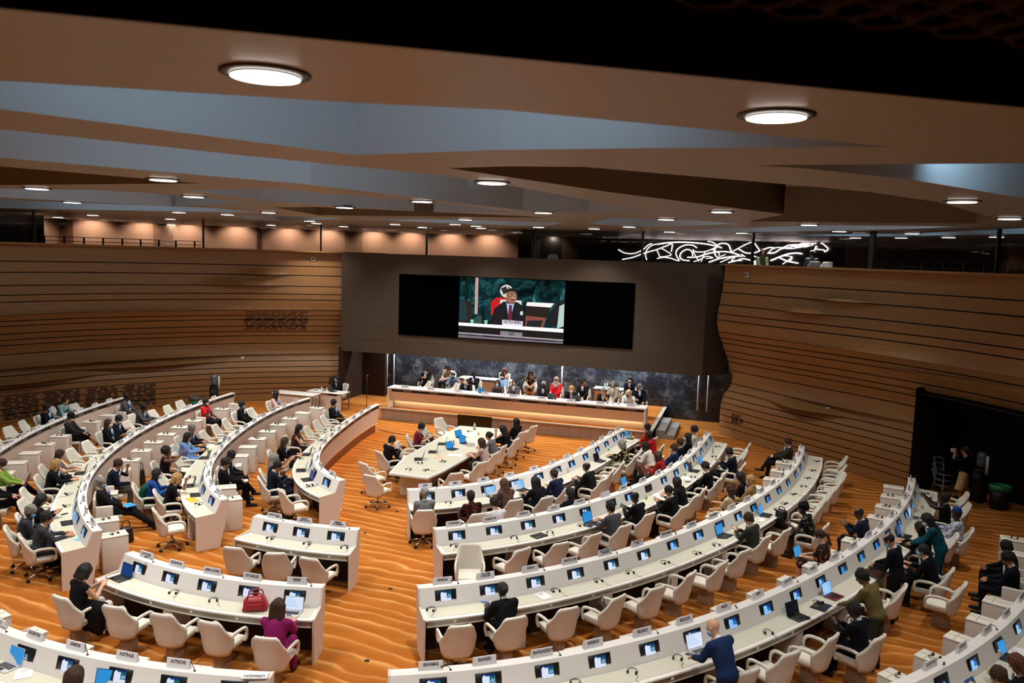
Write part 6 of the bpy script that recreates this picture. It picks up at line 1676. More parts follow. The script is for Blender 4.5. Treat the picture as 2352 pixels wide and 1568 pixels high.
tag(link('jacket', F.mesh('jacket', [cloth('141614')], 2), None, (P.x, P.y, .77), yw), 'black jacket bundled on the desk below the BAHAMAS card', 'clothing')

# ================================================================ central secretariat table
TP = [(-.72, 4.0), (.42, 3.95), (.56, 4.8), (.72, 7.2), (.62, 10.5), (-1.05, 10.4), (-1.03, 5.6)]
r = empty('secretariat_table', (-.2, 7.2, 0)); sh = lambda P_: [(x + .2, y - 7.2) for x, y in P_]
cen = Vector((-.2, 7.2)); ins = lambda f: [((x - cen.x) * f, (y - cen.y) * (1 - (1 - f) * .5)) for x, y in TP]
mb = MB(); mb.prism(sh(TP), .69, .745); mb.build('table_top', WHITE, r, fix=True)
mb = MB(); mb.prism(ins(.93), .745, .7485); mb.build('top_inlay', INLAY, r, fix=True)
mb = MB(); mb.prism(ins(.90), .63, .69); mb.build('cable_channel', ALU, r, fix=True)
for (x, y, sx, sy) in ((0, -2.6, .9, .06), (0, 2.7, 1.1, .06), (.0, 0, .06, 5.2)):
    mb = MB(); mb.box((x, y, .315), (sx, sy, .63)); mb.build('support_panel', BEIGE, r)
tag(r, 'long six-sided white table with laptops in the middle of the hall', 'table')
tz = .749
for i, (x, y, yw, scr, lab) in enumerate([(-.35, 8.7, 1.2, 'blue', 'blue-screened laptop nearest the podium on the middle table'), (.05, 8.0, 1.3, 'blue', 'blue-screened laptop before the woman with the hair bun'), (-.05, 7.1, 1.25, 'blue', 'blue-screened laptop nearest the aisle on the middle table'), (-.55, 5.6, -1.2, 'off', 'dark laptop turned away beside the man in black at the table'), (-.5, 6.55, -1.3, 'off', 'dark upright laptop in the middle of the table seen from behind'), (-.62, 7.6, -1.3, 'off', 'dark laptop before the man in maroon')]):
    laptop(x, y, tz, yw, lab, '1a1a1c', scr)
for i, (x, y) in enumerate([(-.35, 4.5), (.1, 4.6), (.2, 5.6), (-.3, 5.2), (-.4, 9.6)]):
    headset(x, y, tz, i * 1.3, 'headset on the middle table, %s from the AFRO end' % ORD[i], 'headsets on the middle table')
for i, (x, y, a, sz, lab) in enumerate([(-.1, 6.1, .3, (.3, .42), 'peach folder on the middle table'), (.25, 6.5, .2, (.4, .3), 'white papers near the table edge by the light top'), (-.3, 9.3, 0, (.5, .6), 'large white sheets at the podium end of the middle table'), (.3, 8.4, .4, (.3, .2), 'white sheets before the curly-haired woman')]):
    paper(x, y, tz, a, lab, sz, mat('peach_card', '#e8bfa4', .7) if i == 0 else None)
bottle(-.35, 9.95, tz, 'clear tumbler with a lime green lid at the podium end of the middle table', '#c9d4c0', '#c4d62a', .26, .045)
bottle(-.2, 7.55, tz, 'small blue bottle between two blue-screened laptops', '#7fa9cc', '#7fa9cc', .2)
mb = MB(); mb.box((0, 0, .06), (.24, .12, .12)); o = mb.build('tissue_box', WHITE, loc=(.3, 7.75, tz), rz=.3); tag(o, 'white tissue box before the woman with the hair bun', 'tissue box')
cup(.02, 9.3, tz, 'small pale green cup by the long-haired woman in black', '#b8d6a0')
TPEOPLE = [(1.12, 7.55, 1.5, 'desk', 'bun:k', 't', 'tee:6a6a70', 'trousers:3a3a40', '', 'woman in grey with a hair bun at the middle table'),
 (1.15, 6.55, 1.45, 'type', 'long:b', 'p', 'tee:c4aba0', 'trousers:3a3236', '', 'woman with long light brown hair in a pale pink top at the middle table'),
 (1.22, 8.55, 1.5, 'face', 'wavy:k', 't', 'long:141416', 'trousers:141416', '', 'wavy dark-haired woman in black leaning on her hand at the middle table'),
 (1.15, 9.7, 1.2, 'upright', 'long:k', 'p', 'long:121214', 'trousers:121214', 'w', 'masked woman in black with very long hair, last at the middle table'),
 (-1.45, 7.7, -1.2, 'phone', 'short:k', 'p', 'tee:7a2c36', 'trousers:2a2a30', '', 'man in a maroon polo shirt looking at a phone beside the table'),
 (-1.5, 5.65, -.6, 'phone', 'short:k', 't', 'suit:0f0f12', 'trousers:0f0f12', '', 'man in a black suit holding a camera, back turned, beside the table')]
for i, q in enumerate(TPEOPLE):
    person(q[0], q[1], 0, *q[2:]); armchair((q[0], q[1], 0), q[2], 'cream swivel armchair used by the ' + who(q[-1]), 'swivel armchairs at the middle table', True)
for i, (x, y, a, lab) in enumerate([(-1.55, 10.3, -2.0, 'white swivel armchair at the podium end of the table'), (-1.5, 8.75, -1.9, 'white swivel armchair holding a black bag beside the man in maroon'), (1.25, 10.75, 1.2, 'swivel armchair behind the masked woman at the podium end'), (1.15, 5.55, 1.15, 'cream swivel armchair, second from the AFRO end on the podium side of the desk'), (.95, 4.35, .75, 'cream swivel armchair right behind the AMRO card'), (-1.35, 4.35, -.5, 'cream swivel armchair seen from behind near the man in black'), (-.72, 3.35, -.2, 'cream swivel armchair at the narrow end of the table'), (-1.35, 6.7, -1.4, 'cream swivel armchair between the man in black and the maroon polo')]):
    armchair((x, y, 0), a, lab, 'swivel armchairs at the middle table', True)
bag((-1.5, 8.75, .476), .3, (.34, .26, .22), '141417', 'black bag on the white chair beside the man in maroon')
# camera in the black-suited man's hands
mb = MB(); mb.box((0, 0, 0), (.13, .07, .09)); r = empty('photo_camera', (-1.26, 6.02, .93), -.6); mb.build('camera_body', DARK, r); MB().tube([(0, .03, 0), (0, .12, 0)], .035, 12).build('lens', DARK, r); tag(r, 'black camera in the hands of the man in the black suit', 'camera')

# ================================================================ podium
PZ = .48
mb = MB(); mb.prism([(-5.55, 13.5), (5.15, 13.5), (5.15, 19.2), (-5.55, 19.2)], 0, PZ); pl = struct(mb.build('floor_podium', CARPET, fix=True), 'carpeted podium step')
mb = MB(); mb.box((-.2, 13.46, .22), (10.7, .06, .42)); kick = struct(mb.build('trim_30', mat('plinth_beige', '#b39a86', .6), pl))
mb = MB()
for i in range(27): mb.box((-5.4 + i * .4, 13.428, .22), (.012, .006, .40))
struct(mb.build('trim_31', mat('plinth_joint', '#8a7464', .7), pl))
mb = MB(); mb.box((-.2, 13.44, .465), (10.8, .16, .035)); mb.box((5.2, 16.3, .465), (.14, 5.7, .035)); struct(mb.build('trim_32', mat('stone_grey', '#b9b4ac', .5), pl))
for i, (x0_, x1_, z_) in enumerate([(5.27, 5.62, .32), (5.62, 5.97, .16)]):
    mb = MB(); mb.box(((x0_ + x1_) / 2, 15.9, z_ / 2), (x1_ - x0_, 2.6, z_)); struct(mb.build('trim_%d' % (33 + i), mat('step_grey', '#8f8d88', .5), pl))
r = empty('podium_desk', (-.1, 13.8, PZ)); bx = lambda x, y, z, d, m, nm: MB().box((x + .1, y - 13.8, z - PZ), d).build(nm, m, r)
bx(-.1, 13.66, 1.315, (10.25, .68, .05), WHITE, 'desk_top')
bx(-.1, 13.40, 1.235, (9.9, .06, .11), FASCIA, 'fascia_band')
def panel_at(nm, m, pts, x0_, x1_):
    mb = MB(); n = len(pts); vs = [(x0_ + .1, y - 13.8, z - PZ) for y, z in pts] + [(x1_ + .1, y - 13.8, z - PZ) for y, z in pts]
    mb.add(vs, [tuple(range(n - 1, -1, -1)), tuple(range(n, 2 * n))] + [(i, (i + 1) % n, n + (i + 1) % n, n + i) for i in range(n)]); return mb.build(nm, m, r, fix=True)
panel_at('front_panel', BEIGE, [(13.37, 1.18), (13.44, 1.18), (13.63, .80), (13.57, .78)], -5.15, 4.95)
panel_at('cove_panel', mat('cove_cream', '#f0e2c8', .6), [(13.78, .49), (13.84, .49), (13.84, .80), (13.68, .80)], -5.1, 4.9)
panel_at('light_strip', mat('cove_light', '#ffb060', .5, emit='#ffe0ae', estr=9.0), [(13.60, .778), (13.66, .778), (13.66, .794), (13.60, .794)], -5.0, 4.85)
for x in (-5.18, 4.98): bx(x, 13.66, .89, (.06, .66, .82), WHITE, 'end_panel')
for i in range(9):
    x = -4.35 + i * 1.1
    bx(x, 13.365, 1.235, (.36, .012, .075), PLATE, 'fascia_plate')
tag(r, 'long straight podium desk with black fascia and glowing base', 'desk')
for i in range(9):
    x = -4.5 + i * 1.12
    o = name_card(x, 13.42, 1.34, math.pi, '', 'name card on the podium desk, %s from the left end' % ORD[i], 'name cards on the podium desk'); link('lettering', ME_STROKE[i % 4], o, (0, 0, .075))
for i, x in enumerate((-3.95, -3.5, -2.65, -1.35, -.45, .35, 1.5, 2.6, 3.55, 3.75, 3.95, 4.6)):
    cup(x, 13.7, 1.34, 'tumbler on the podium desk, %s from the left end' % ORD[i], '#cfe0c8' if i % 2 else '#e4e6e4', .10, .035, 'tumblers on the podium desk')
for i, (x, scr, lab) in enumerate([(-1.35, 'blue', 'blue tablet-like laptop before the woman in plaid on the podium'), (1.42, 'off', 'dark laptop between the speaker and the blond woman on the podium'), (2.35, 'off', 'dark laptop before the blond masked woman on the podium')]):
    laptop(x, 13.8, 1.34, math.pi + (.1 if i else -.1), lab, '2a3238' if i else '3a8acc', scr)
for i, x in enumerate((-4.0, -3.0, -2.2, -.75, .65, 3.15)): paper(x, 13.7, 1.34, .2 * i, 'white sheets on the podium desk, %s from the left end' % ORD[i], (.3, .2))
for i, x in enumerate((-4.75, -3.6, -2.5, -.95, -.1, 1.05, 2.1, 3.3, 4.45)):
    mb = MB(); mb.lathe([(.03, 0), (.025, .015)], 10); mb.tube([(0, 0, .01), (0, .03, .16), (0, .12, .24)], .005, 6); mb.tube([(0, .12, .24), (0, .155, .255)], .011, 8)
    o = mb.build('microphone', DARK, loc=(x + .25, 13.62, 1.37)); tag(o, 'gooseneck microphone on the podium desk, %s from the left end' % ORD[i], 'microphone', 'microphones on the podium desk')
FRONT = [(-2.3, 'desk', 'ring:k', 'p', 'suit:16161a', 'trousers:16161a', 'wlt', 'bald masked man with blue lanyard at the podium desk'),
 (-1.0, 'desk', 'bob:b', 'p', 'long:4a4340~6a5a54', 'trousers:2a2a2e', 'b', 'brown-haired masked woman in plaid at the podium desk'),
 (-.35, 'upright', 'short:k', 'p', 'suit:4b4b52', 'trousers:3a3a40', 't', 'black-haired man in a grey suit and tie at the middle of the podium'),
 (.85, 'upright', 'short:g', 'd', 'suit:141620', 'trousers:141620', 't', 'speaker in a dark suit and tie at the podium, beside the red dress'),
 (2.0, 'desk', 'bob:y', 'p', 'suit:141416', 'trousers:141416', 'w', 'blond masked woman in black at the podium desk'),
 (3.25, 'face', 'short:g', 't', 'suit:1c1c22', 'trousers:1c1c22', '', 'grey-haired man with a hand to his face at the podium desk'),
 (4.2, 'face', 'long:w', 'p', 'long:e2e6ec', 'trousers:3a3a40', 'n', 'woman with long platinum hair and a black mask at the podium desk')]
for x, *q in FRONT:
    person(x, 14.6, PZ, math.pi + random.uniform(-.15, .15), *q)
    armchair((x, 14.6, PZ), math.pi + random.uniform(-.1, .1), 'white armchair of the ' + who(q[-1]), 'armchairs on the podium')
for x, a, lab in ((-4.4, 2.2, 'white armchair turned aside at the left end of the podium'), (-3.15, 2.3, 'white armchair turned aside next to the bald masked man')):
    armchair((x, 14.8, PZ), a, lab, 'armchairs on the podium')
BACKR = [(979, 854, 16.3, 'phone', 'short:k', 'p', 'suit:18181e', 'trousers:18181e', 'w', 'masked woman in a dark jacket looking down behind the podium desk'),
 (1042, 861, 15.95, 'desk', 'kufi:d8dade', 'd', 'long:5a6a80~b4c0cc', 'trousers:6a7480', 'b', 'person in a pale cap and denim shirt behind the podium desk'),
 (1029, 844, 17.5, 'lap', 'long:k', 't', 'long:b79a84', 'trousers:2a2a2e', '', 'dark long-haired woman in a beige blouse by the marble wall'),
 (1088, 870, 15.9, 'turn', 'short:k', 'd', 'suit:17171c', 'trousers:17171c', 't', 'man in dark suit seated sideways behind the bald masked man'),
 (1153, 867, 16.1, 'upright', 'short:k', 'd', 'long:8fb0dc', 'trousers:3a4a60', 'w', 'man in a light blue shirt and mask in the second podium row'),
 (1160, 846, 17.7, 'lap', 'long:r', 'p', 'long:cdb9a4', 'trousers:6a5a50', '', 'woman with long auburn hair in beige by the marble wall'),
 (1219, 852, 17.6, 'lap', 'wavy:k', 't', 'tee:2a2018~c9b078', 'skirt:2a2018~c9b078', '', 'dark-haired woman in a gold and black patterned dress by the marble'),
 (1277, 879, 16.0, 'upright', 'hijab:b09a90', 'd', 'long:d8202a', 'skirt:d8202a', 'w', 'woman in a bright red dress and headscarf behind the speaker'),
 (1339, 886, 15.95, 'turn', 'short:k', 't', 'suit:12141c', 'trousers:12141c', 't', 'black-haired man in a dark suit next to the blond masked woman'),
 (1408, 890, 16.05, 'upright', 'bob:g', 'p', 'suit:a59a88', 'trousers:6a6458', '', 'grey-haired woman in beige in the second podium row'),
 (1447, 871, 17.6, 'upright', 'bob:k', 'p', 'suit:131318', 'trousers:131318', 'w', 'masked woman in black by the marble wall at the right end'),
 (1470, 893, 15.9, 'turn', 'short:g', 'p', 'suit:15171f', 'trousers:15171f', 'b', 'grey-haired man in a mask at the right end of the second podium row')]
for px, py, y, *q in BACKR:
    P = on_y(px, py, y); yw = math.pi + random.uniform(-.25, .25)
    person(P.x, y, PZ, yw, *q); armchair((P.x, y, PZ), yw, 'white armchair of the ' + who(q[-1]), 'armchairs on the podium')
def side_table(x, y, z, w_, d, lab, front=True, h=.74):
    r = empty('side_table', (x, y, z)); mb = MB(); mb.box((0, 0, h - .02), (w_, d, .04)); link('table_top', bevel_mesh(mb.mesh('table_top', [WHITE]), .008, 2), r)
    if front: MB().box((0, -d / 2 + .05, h / 2 - .05), (w_ - .1, .03, h - .14)).build('front_panel', BEIGE, r)
    for sx in (-1, 1):
        for sy in (-1, 1): MB().box((sx * (w_ / 2 - .04), sy * (d / 2 - .04), (h - .04) / 2), (.04, .04, h - .04)).build('leg', ALU, r)
    return tag(r, lab, 'table')
side_table(-2.6, 18.05, PZ, 2.5, .6, 'white side table with a carton by the marble wall')
mb = MB(); mb.box((0, 0, .15), (.34, .28, .30)); mb.box((0, -.145, .16), (.2, .01, .14), 1); o = mb.build('carton', [PAPER, mat('carton_beige', '#c9a98c', .8)], loc=(-1.85, 18.05, PZ + .74)); tag(o, 'white carton on the side table behind the podium', 'box')
paper(-2.6, 18.0, PZ + .74, .1, 'white sheets on the side table behind the podium', (.5, .3)); headset(-1.4, 17.95, PZ + .74, 2., 'headset on the side table behind the podium', cord=False)
side_table(2.9, 18.0, PZ, 1.3, .6, 'side table with bottles by the marble behind the blond woman')
for i, (dx, c) in enumerate([(-.2, '#cfe8cf'), (-.1, '#dfe6ea'), (.05, '#202428'), (.15, '#cfe8cf')]): bottle(2.9 + dx, 17.95, PZ + .74, 'bottle on the side table behind the podium, %s from the left' % ORD[i], c, '#dddddd', .24)
# floor display and microphone stand before the podium
r = empty('floor_display', (-1.35, 12.85, 0), .02); MB().box((0, 0, .33), (1.35, .06, .58)).build('display_panel', mat('display_black', '#060606', .2), r); MB().box((0, .12, .02), (.9, .35, .04)).build('foot', DARK, r); tag(r, 'black flat display standing on the carpet before the podium', 'screen')
r = empty('microphone_stand', (-5.95, 13.0, 0)); MB().tube([(0, 0, .05), (0, 0, 1.75)], .012, 8).build('pole', DARK, r)
for k in range(3): a = k * 2.09; MB().tube([(0, 0, .22), (.3 * math.cos(a), .3 * math.sin(a), .015)], .011, 6).build('leg', DARK, r)
MB().tube([(0, 0, 1.75), (.05, -.03, 1.82)], .022, 8).build('head', mat('orange_cap', '#b04a1a', .6), r); tag(r, 'thin tripod stand at the left end of the podium', 'stand')
MB().tube([(at(868, 987, .01).x, at(868, 987, .01).y, .012), (at(955, 1003, .01).x, at(955, 1003, .01).y, .012), (-.9, 9.4, .012)], .018, 6, 0, True, .4).build('cable_cover', DARK); tag(bpy.data.objects['cable_cover'], 'black cable strip across the carpet towards the table', 'cable')
# ---- interpreters' table at the west wall
P = at(662, 942, 0); side_table(P.x + .3, P.y + .15, 0, 1.9, .7, 'white-fronted table left of the podium, first of two'); Pa = P
P = at(735, 942, 0); side_table(P.x + .1, P.y + .5, 0, 1.7, .7, 'white-fronted table nearest the dark podium side wall'); T2 = Vector((P.x + .1, P.y + .5))
person(T2.x + .1, T2.y + .75, 0, math.pi - .5, 'type', 'long:k', 'p', 'suit:121217', 'trousers:121217', 'b', 'masked woman in black at the side table by the oak wall')
armchair((T2.x + .1, T2.y + .75, 0), math.pi - .5, 'white armchair of the masked woman at the side table', 'armchairs by the walls')
laptop(T2.x + .2, T2.y + .05, .74, math.pi - .4, 'black laptop on the side table by the oak wall', '161616', 'off')
for i, dx in enumerate((-.55, -.2)): headset(T2.x + dx, T2.y - .05, .745, i * 1.5, 'headset on the side table by the oak wall, %s from the left' % ORD[i], cord=False)
bottle(T2.x - .4, T2.y + .15, .74, 'small white bottle on the side table by the oak wall', '#e6eaee', '#e6eaee', .16)
# ---- water coolers, bins, stacked chairs
def cooler(x, y, rz, lab, tone='#101114'):
    r = empty('water_cooler', (x, y, 0), rz); m = mat('cooler_' + tone, tone, .3); mb = MB(); mb.box((0, 0, .5), (.32, .34, 1.0)); link('cabinet', bevel_mesh(mb.mesh('cabinet', [m]), .02, 2), r)
    MB().box((0, -.175, .78), (.2, .02, .16)).build('tap_recess', mat('cooler_recess', '#2c3036', .3), r)
    for s_ in (-.05, .05): MB().tube([(s_, -.18, .83), (s_, -.22, .80)], .012, 6).build('tap', mat('tap_grey', '#8a8f96', .4), r)
    MB().lathe([(.06, 1.0), (.13, 1.08), (.135, 1.22), (.128, 1.24), (.135, 1.26), (.135, 1.40), (.10, 1.46), (.04, 1.48)], 18).build('bottle', mat('cooler_bottle', '#55616c', .1, spec=.7), r)
    MB().tube([(.20, -.05, .85), (.20, -.05, 1.4)], .042, 10).build('cup_tube', mat('cup_tube', '#cfc9bd', .5), r)
    return tag(r, lab, 'water cooler')
P = at(492, 941, 0); cooler(P.x, P.y, .5, 'black water cooler by the curved oak wall behind the left desks')
def bin_(x, y, lab, rim='#1f7a46', body='#34383a', s=1.):
    r = empty('waste_bin', (x, y, 0)); MB().lathe([(.20 * s, 0), (.235 * s, .55 * s), (.215 * s, .55 * s), (.18 * s, .02)], 16, (0, 0, 0), 0, 1, .8).build('bin_body', mat('bin_' + body, body, .5), r)
    MB().lathe([(.24 * s, .46 * s), (.262 * s, .52 * s), (.255 * s, .60 * s), (.21 * s, .60 * s), (.21 * s, .5 * s)], 16, (0, 0, 0), 0, 1, .8).build('bag_rim', mat('bag_' + rim, rim, .4), r)
    return tag(r, lab, 'bin')
P = at(447, 944, 0); o = bin_(P.x, P.y, 'grey bin with a green base bag beside the left water cooler', '#4c5152', '#1c6b40')
P = at(2293, 1168, 0); bin_(P.x, P.y, 'dark bin with a green bag in the shadowed alcove', '#1f7a46', '#141414', 1.15)
P = at(2246, 1152, 0); cooler(P.x, P.y, -.8, 'dark water cooler in the alcove behind the woman in the beige skirt')
P = at(2206, 1160, 0)
person(P.x, P.y, 0, 1.1, 'photo', 'tail:k', 't', 'long:0d0d10', 'skirt:b8976a', '', 'woman standing in the alcove, holding a camera to her face, beige skirt')
mb = MB(); mb.box((0, 0, 0), (.13, .06, .085)); r = empty('photo_camera', (P.x - math.sin(1.1) * .33, P.y + math.cos(1.1) * .33, 1.545), 1.1); mb.build('camera_body', mat('camera_silver', '#c9c9c4', .4), r); MB().tube([(0, .02, 0), (0, .1, 0)], .03, 12).build('lens', DARK, r); tag(r, 'pale camera held up by the woman standing in the alcove', 'camera')
def stack_chair(x, y, z, rz, lab):
    r = empty('stacking_chair', (x, y, z), rz); g = mat('chair_grey', '#6c6c66', .4, .3)
    MB().lathe([(.20, .44), (.215, .455), (.20, .475)], 20).build('seat_cushion', mat('cushion_black', '#0c0d12', .4), r)
    MB().tube([(.22 * math.cos(a), .22 * math.sin(a), .44) for a in np.linspace(0, 2 * math.pi, 25)], .014, 6, 0, False).build('seat_ring', g, r)
    for s_ in (-1, 1):
        MB().tube([(s_ * .19, .16, 0), (s_ * .18, .12, .44)], .012, 6).build('leg', g, r); MB().tube([(s_ * .21, -.22, 0), (s_ * .17, -.12, .44), (s_ * .20, -.2, .82)], .012, 6).build('leg', g, r)
    MB().tube(smooth3([(-.20, -.2, .80), (-.12, -.27, .85), (.12, -.27, .85), (.20, -.2, .80)], 12), .02, 8, 0, True, 1.8).build('back_rail', g, r)
    return tag(r, lab, 'chair', None)
P = at(2162, 1146, 0)
for i in range(3): stack_chair(P.x + .012 * i, P.y + .02 * i, .16 * i, -2.4, 'grey chair with a round dark seat, %s of the stack in the alcove' % ['lowest', 'middle', 'topmost'][i])
for i, (px, py) in enumerate([(897, 1352), (843, 1517), (838, 1224), (912, 1174)]):
    P = at(px, py, 0); o = MB().lathe([(.045, 0), (.045, .006), (.03, .008)], 14).build('floor_socket', DARK, loc=(P.x, P.y, 0)); tag(o, 'small dark floor socket in the aisle carpet, %s from the bottom' % ['second', 'first', 'third', 'fourth'][i], 'socket', 'floor sockets in the aisle')
# wall fittings
def fitting(C, px, py, z, lab, w_=.16, core=True):
    q = wall_q(C, px, py, z); P = C.at(q, -prof_out(z) + .03); r = empty('wall_sensor', (P[0], P[1], z), C.yaw(q) + math.pi)
    mb = MB(); mb.box((0, 0, 0), (w_, .05, w_)); link('housing', bevel_mesh(mb.mesh('housing', [WHITE]), .01, 2), r)
    if core: MB().box((0, -.028, 0), (w_ * .55, .012, w_ * .6)).build('lens', DARK, r); MB().box((0, .028, 0), (w_ * .55, .012, w_ * .6)).build('lens', DARK, r)
    return tag(r, lab, 'sensor')
fitting(CLW, 719, 596, 6.27, 'small white-rimmed sensor high on the oak wall left of the screen')
fitting(CRW, 1717, 631, 6.25, 'small white-rimmed sensor high on the oak wall right of the screen')
fitting(CLW, 555, 828, 1.88, 'plain white square plate on the left oak wall', .13, False)
fitting(CRW, 1903, 935, 1.85, 'plain white square plate on the right oak wall', .15, False)

# ================================================================ big screen with the speaker's live picture
sy = YP - .05
def sp(px, py, d=0.): v = on_y(px, py, sy - d); return (v.x, v.y, v.z)
A, B, Cc, Dd = on_y(916, 629, sy), on_y(1458, 650, sy), on_y(1452, 802, sy), on_y(916, 768, sy)
xl, xr = (A.x + Dd.x) / 2, (B.x + Cc.x) / 2; zt_, zb_ = (A.z + B.z) / 2, (Cc.z + Dd.z) / 2
scr = empty('video_wall', ((xl + xr) / 2, sy, (zt_ + zb_) / 2)); tag(scr, 'wide black video wall showing the speaker in its middle', 'screen')
ox, oz = (xl + xr) / 2, (zt_ + zb_) / 2
MB().box((0, .03, 0), (xr - xl, .06, zt_ - zb_)).build('display_surface', mat('video_black', '#020202', 1., spec=0.), scr)
# picture area in its own units: u 0..1, v 0..1 (down)
pu0, pu1 = on_y(1055, 700, sy).x, on_y(1296, 720, sy).x; pv0, pv1 = (on_y(1055, 636, sy).z + on_y(1296, 645, sy).z) / 2, (on_y(1055, 774, sy).z + on_y(1296, 790, sy).z) / 2
_lay = [0]
def marble_picture():
    m = bpy.data.materials.new('video_marble'); m.use_nodes = True; nt = m.node_tree; b = nt.nodes['Principled BSDF']; N = nt.nodes.new
    tc = N('ShaderNodeTexCoord'); n = N('ShaderNodeTexNoise'); n.inputs['Scale'].default_value = 1.6; n.inputs['Detail'].default_value = 8; n.inputs['Roughness'].default_value = .7; n.inputs['Distortion'].default_value = 1.2
    r = N('ShaderNodeValToRGB'); e = r.color_ramp.elements; e[0].position = .38; e[0].color = (*lin('#07100f'), 1); e[1].position = .74; e[1].color = (*lin('#6fb4ba'), 1)
    k = e.new(.52); k.color = (*lin('#143234'), 1); k = e.new(.62); k.color = (*lin('#286468'), 1)
    nt.links.new(tc.outputs['Object'], n.inputs['Vector']); nt.links.new(n.outputs['Fac'], r.inputs[0]); nt.links.new(r.outputs[0], b.inputs['Emission Color'])
    b.inputs['Emission Strength'].default_value = 1.; b.inputs['Base Color'].default_value = (0, 0, 0, 1); b.inputs['Specular IOR Level'].default_value = 0; return m
def E_(name, c, s=1.): return mat('video_' + name, '#000000', .4, emit=c, estr=s)
def pic(name, pts, c, s=1.):
    _lay[0] += 1; d = -.003 - .0012 * _lay[0]
    mb = MB(); mb.add([(pu0 + (pu1 - pu0) * u - ox, d, pv0 + (pv1 - pv0) * v - oz) for u, v in pts], [tuple(range(len(pts)))])
    o = mb.build(name, E_(name + '_' + c.strip('#'), c, s), img); return o
img = MB().add([(pu0 - ox, -.002, pv1 - oz), (pu1 - ox, -.002, pv1 - oz), (pu1 - ox, -.002, pv0 - oz), (pu0 - ox, -.002, pv0 - oz)], [(0, 1, 2, 3)]).build('video_picture', marble_picture(), scr)
el = lambda cx_, cy_, rx, ry, n=22, a0=0, a1=2 * math.pi: [(cx_ + rx * math.cos(a), cy_ + ry * math.sin(a)) for a in np.linspace(a0, a1, n, endpoint=False)]

pic('marble_patch', [(.0, .42), (.12, .38), (.12, .72), (0, .75)], '#2a1712')
pic('pole', [(.152, 0), (.182, 0), (.182, .60), (.152, .60)], '#c9a9a4', .9)
pic('side_figure', [(0, .38), (.05, .38), (.08, .5), (.08, .70), (0, .74)], '#12343a')
pic('chair_back', [(.33, .36), (.40, .30), (.40, .60), (.33, .60)], '#c9d2cc')
pic('red_jacket', [(.31, .38), (.36, .31), (.5, .30), (.5, .6), (.31, .6)], '#c8141c')
pic('headscarf', el(.455, .20, .062, .105), '#d8d2cc'); pic('headscarf', [(.40, .16), (.45, .12), (.47, .2), (.43, .26)], '#2a2024'); pic('headscarf', [(.47, .12), (.51, .18), (.49, .24)], '#3a2a2c')
pic('chair_back', [(.40, .34), (.60, .34), (.62, .62), (.38, .62)], '#d3dbd2')
pic('suit', [(.43, .37), (.56, .37), (.63, .44), (.655, .75), (.315, .75), (.34, .50), (.40, .41)], '#0a0d16')
pic('shirt', [(.455, .38), (.535, .38), (.505, .60), (.48, .60)], '#a9c4e8'); pic('tie', [(.485, .42), (.51, .42), (.515, .66), (.495, .70), (.475, .66)], '#6a1c34')
pic('neck', [(.455, .33), (.535, .33), (.53, .40), (.46, .40)], '#6a4030'); pic('face', el(.505, .275, .052, .115), '#9a6a52'); pic('cheek', el(.525, .29, .022, .06), '#c08a70')
pic('hair', [(.452, .24), (.46, .165), (.51, .145), (.55, .18), (.553, .235), (.53, .20), (.48, .20)], '#181214')
for x in (.492, .532): pic('glasses', el(x, .258, .019, .026), '#2a1c18'); pic('glasses', el(x, .258, .013, .018), '#b98a72')
pic('mouth', el(.52, .335, .018, .012), '#5a2a28'); pic('badge', [(.59, .52), (.615, .51), (.62, .57), (.595, .58)], '#d8dce0')
pic('desk_box', [(.655, .36), (.905, .36), (.875, .43), (.645, .42)], '#f2ece6', 1.1); pic('desk_box', [(.645, .42), (.875, .43), (.84, .6), (.645, .58)], '#1c1412'); pic('desk_box', [(.645, .58), (.84, .60), (.80, .80), (.645, .78)], '#8a4a3c')
pic('side_figure', [(.93, .36), (1, .28), (1, .55), (.93, .72), (.87, .72), (.87, .5)], '#0c1216'); pic('chair_back', [(.955, .40), (1, .36), (1, .72), (.94, .76)], '#b9d0cc')
pic('laptop_lid', [(.66, .66), (.81, .64), (.78, .80), (.65, .80)], '#101c1c'); pic('bottle', [(.175, .62), (.225, .62), (.23, .74), (.17, .74)], '#2e4a44')
for x in (.115, .25): pic('cup', [(x, .69), (x + .035, .69), (x + .03, .75), (x + .005, .75)], '#8fd2a8')
pic('table_edge', [(0, .75), (1, .76), (1, .82), (0, .80)], '#f6f4ee', 1.25); pic('table_shadow', [(0, .80), (1, .82), (1, .93), (0, .91)], '#050608'); pic('table_base', [(0, .91), (1, .93), (1, .955), (0, .935)], '#b09aa4'); pic('table_base', [(0, .955), (1, .975), (1, 1), (0, 1)], '#7a6a74')
pic('emblem_plate', [(.41, .85), (.62, .86), (.62, .93), (.41, .92)], '#8a8488'); pic('emblem', el(.515, .888, .028, .030), '#2c4a66'); pic('emblem', el(.515, .888, .018, .020), '#8a8488'); pic('emblem', el(.515, .888, .010, .012), '#2c4a66')
pic('name_plate', [(.425, .665), (.62, .675), (.62, .765), (.425, .755)], '#e6dcea', 1.1)
_me = lettering('DIRECTEUR GENERAL').copy()
bm = bmesh.new(); bm.from_mesh(_me); bmesh.ops.delete(bm, geom=[v for v in bm.verts if v.co.y > 0], context='VERTS')
for v in bm.verts: v.co.y = 0
bm.to_mesh(_me); bm.free()
o = link('plate_lettering', _me, img); o.data.materials.clear(); o.data.materials.append(INK)
o.location = (pu0 + (pu1 - pu0) * .5225 - ox, -.003 - .0012 * (_lay[0] + 6), pv0 + (pv1 - pv0) * .700 - oz); k_ = (pu1 - pu0) * .18 / .295; o.scale = (k_, .02, k_ * .95)

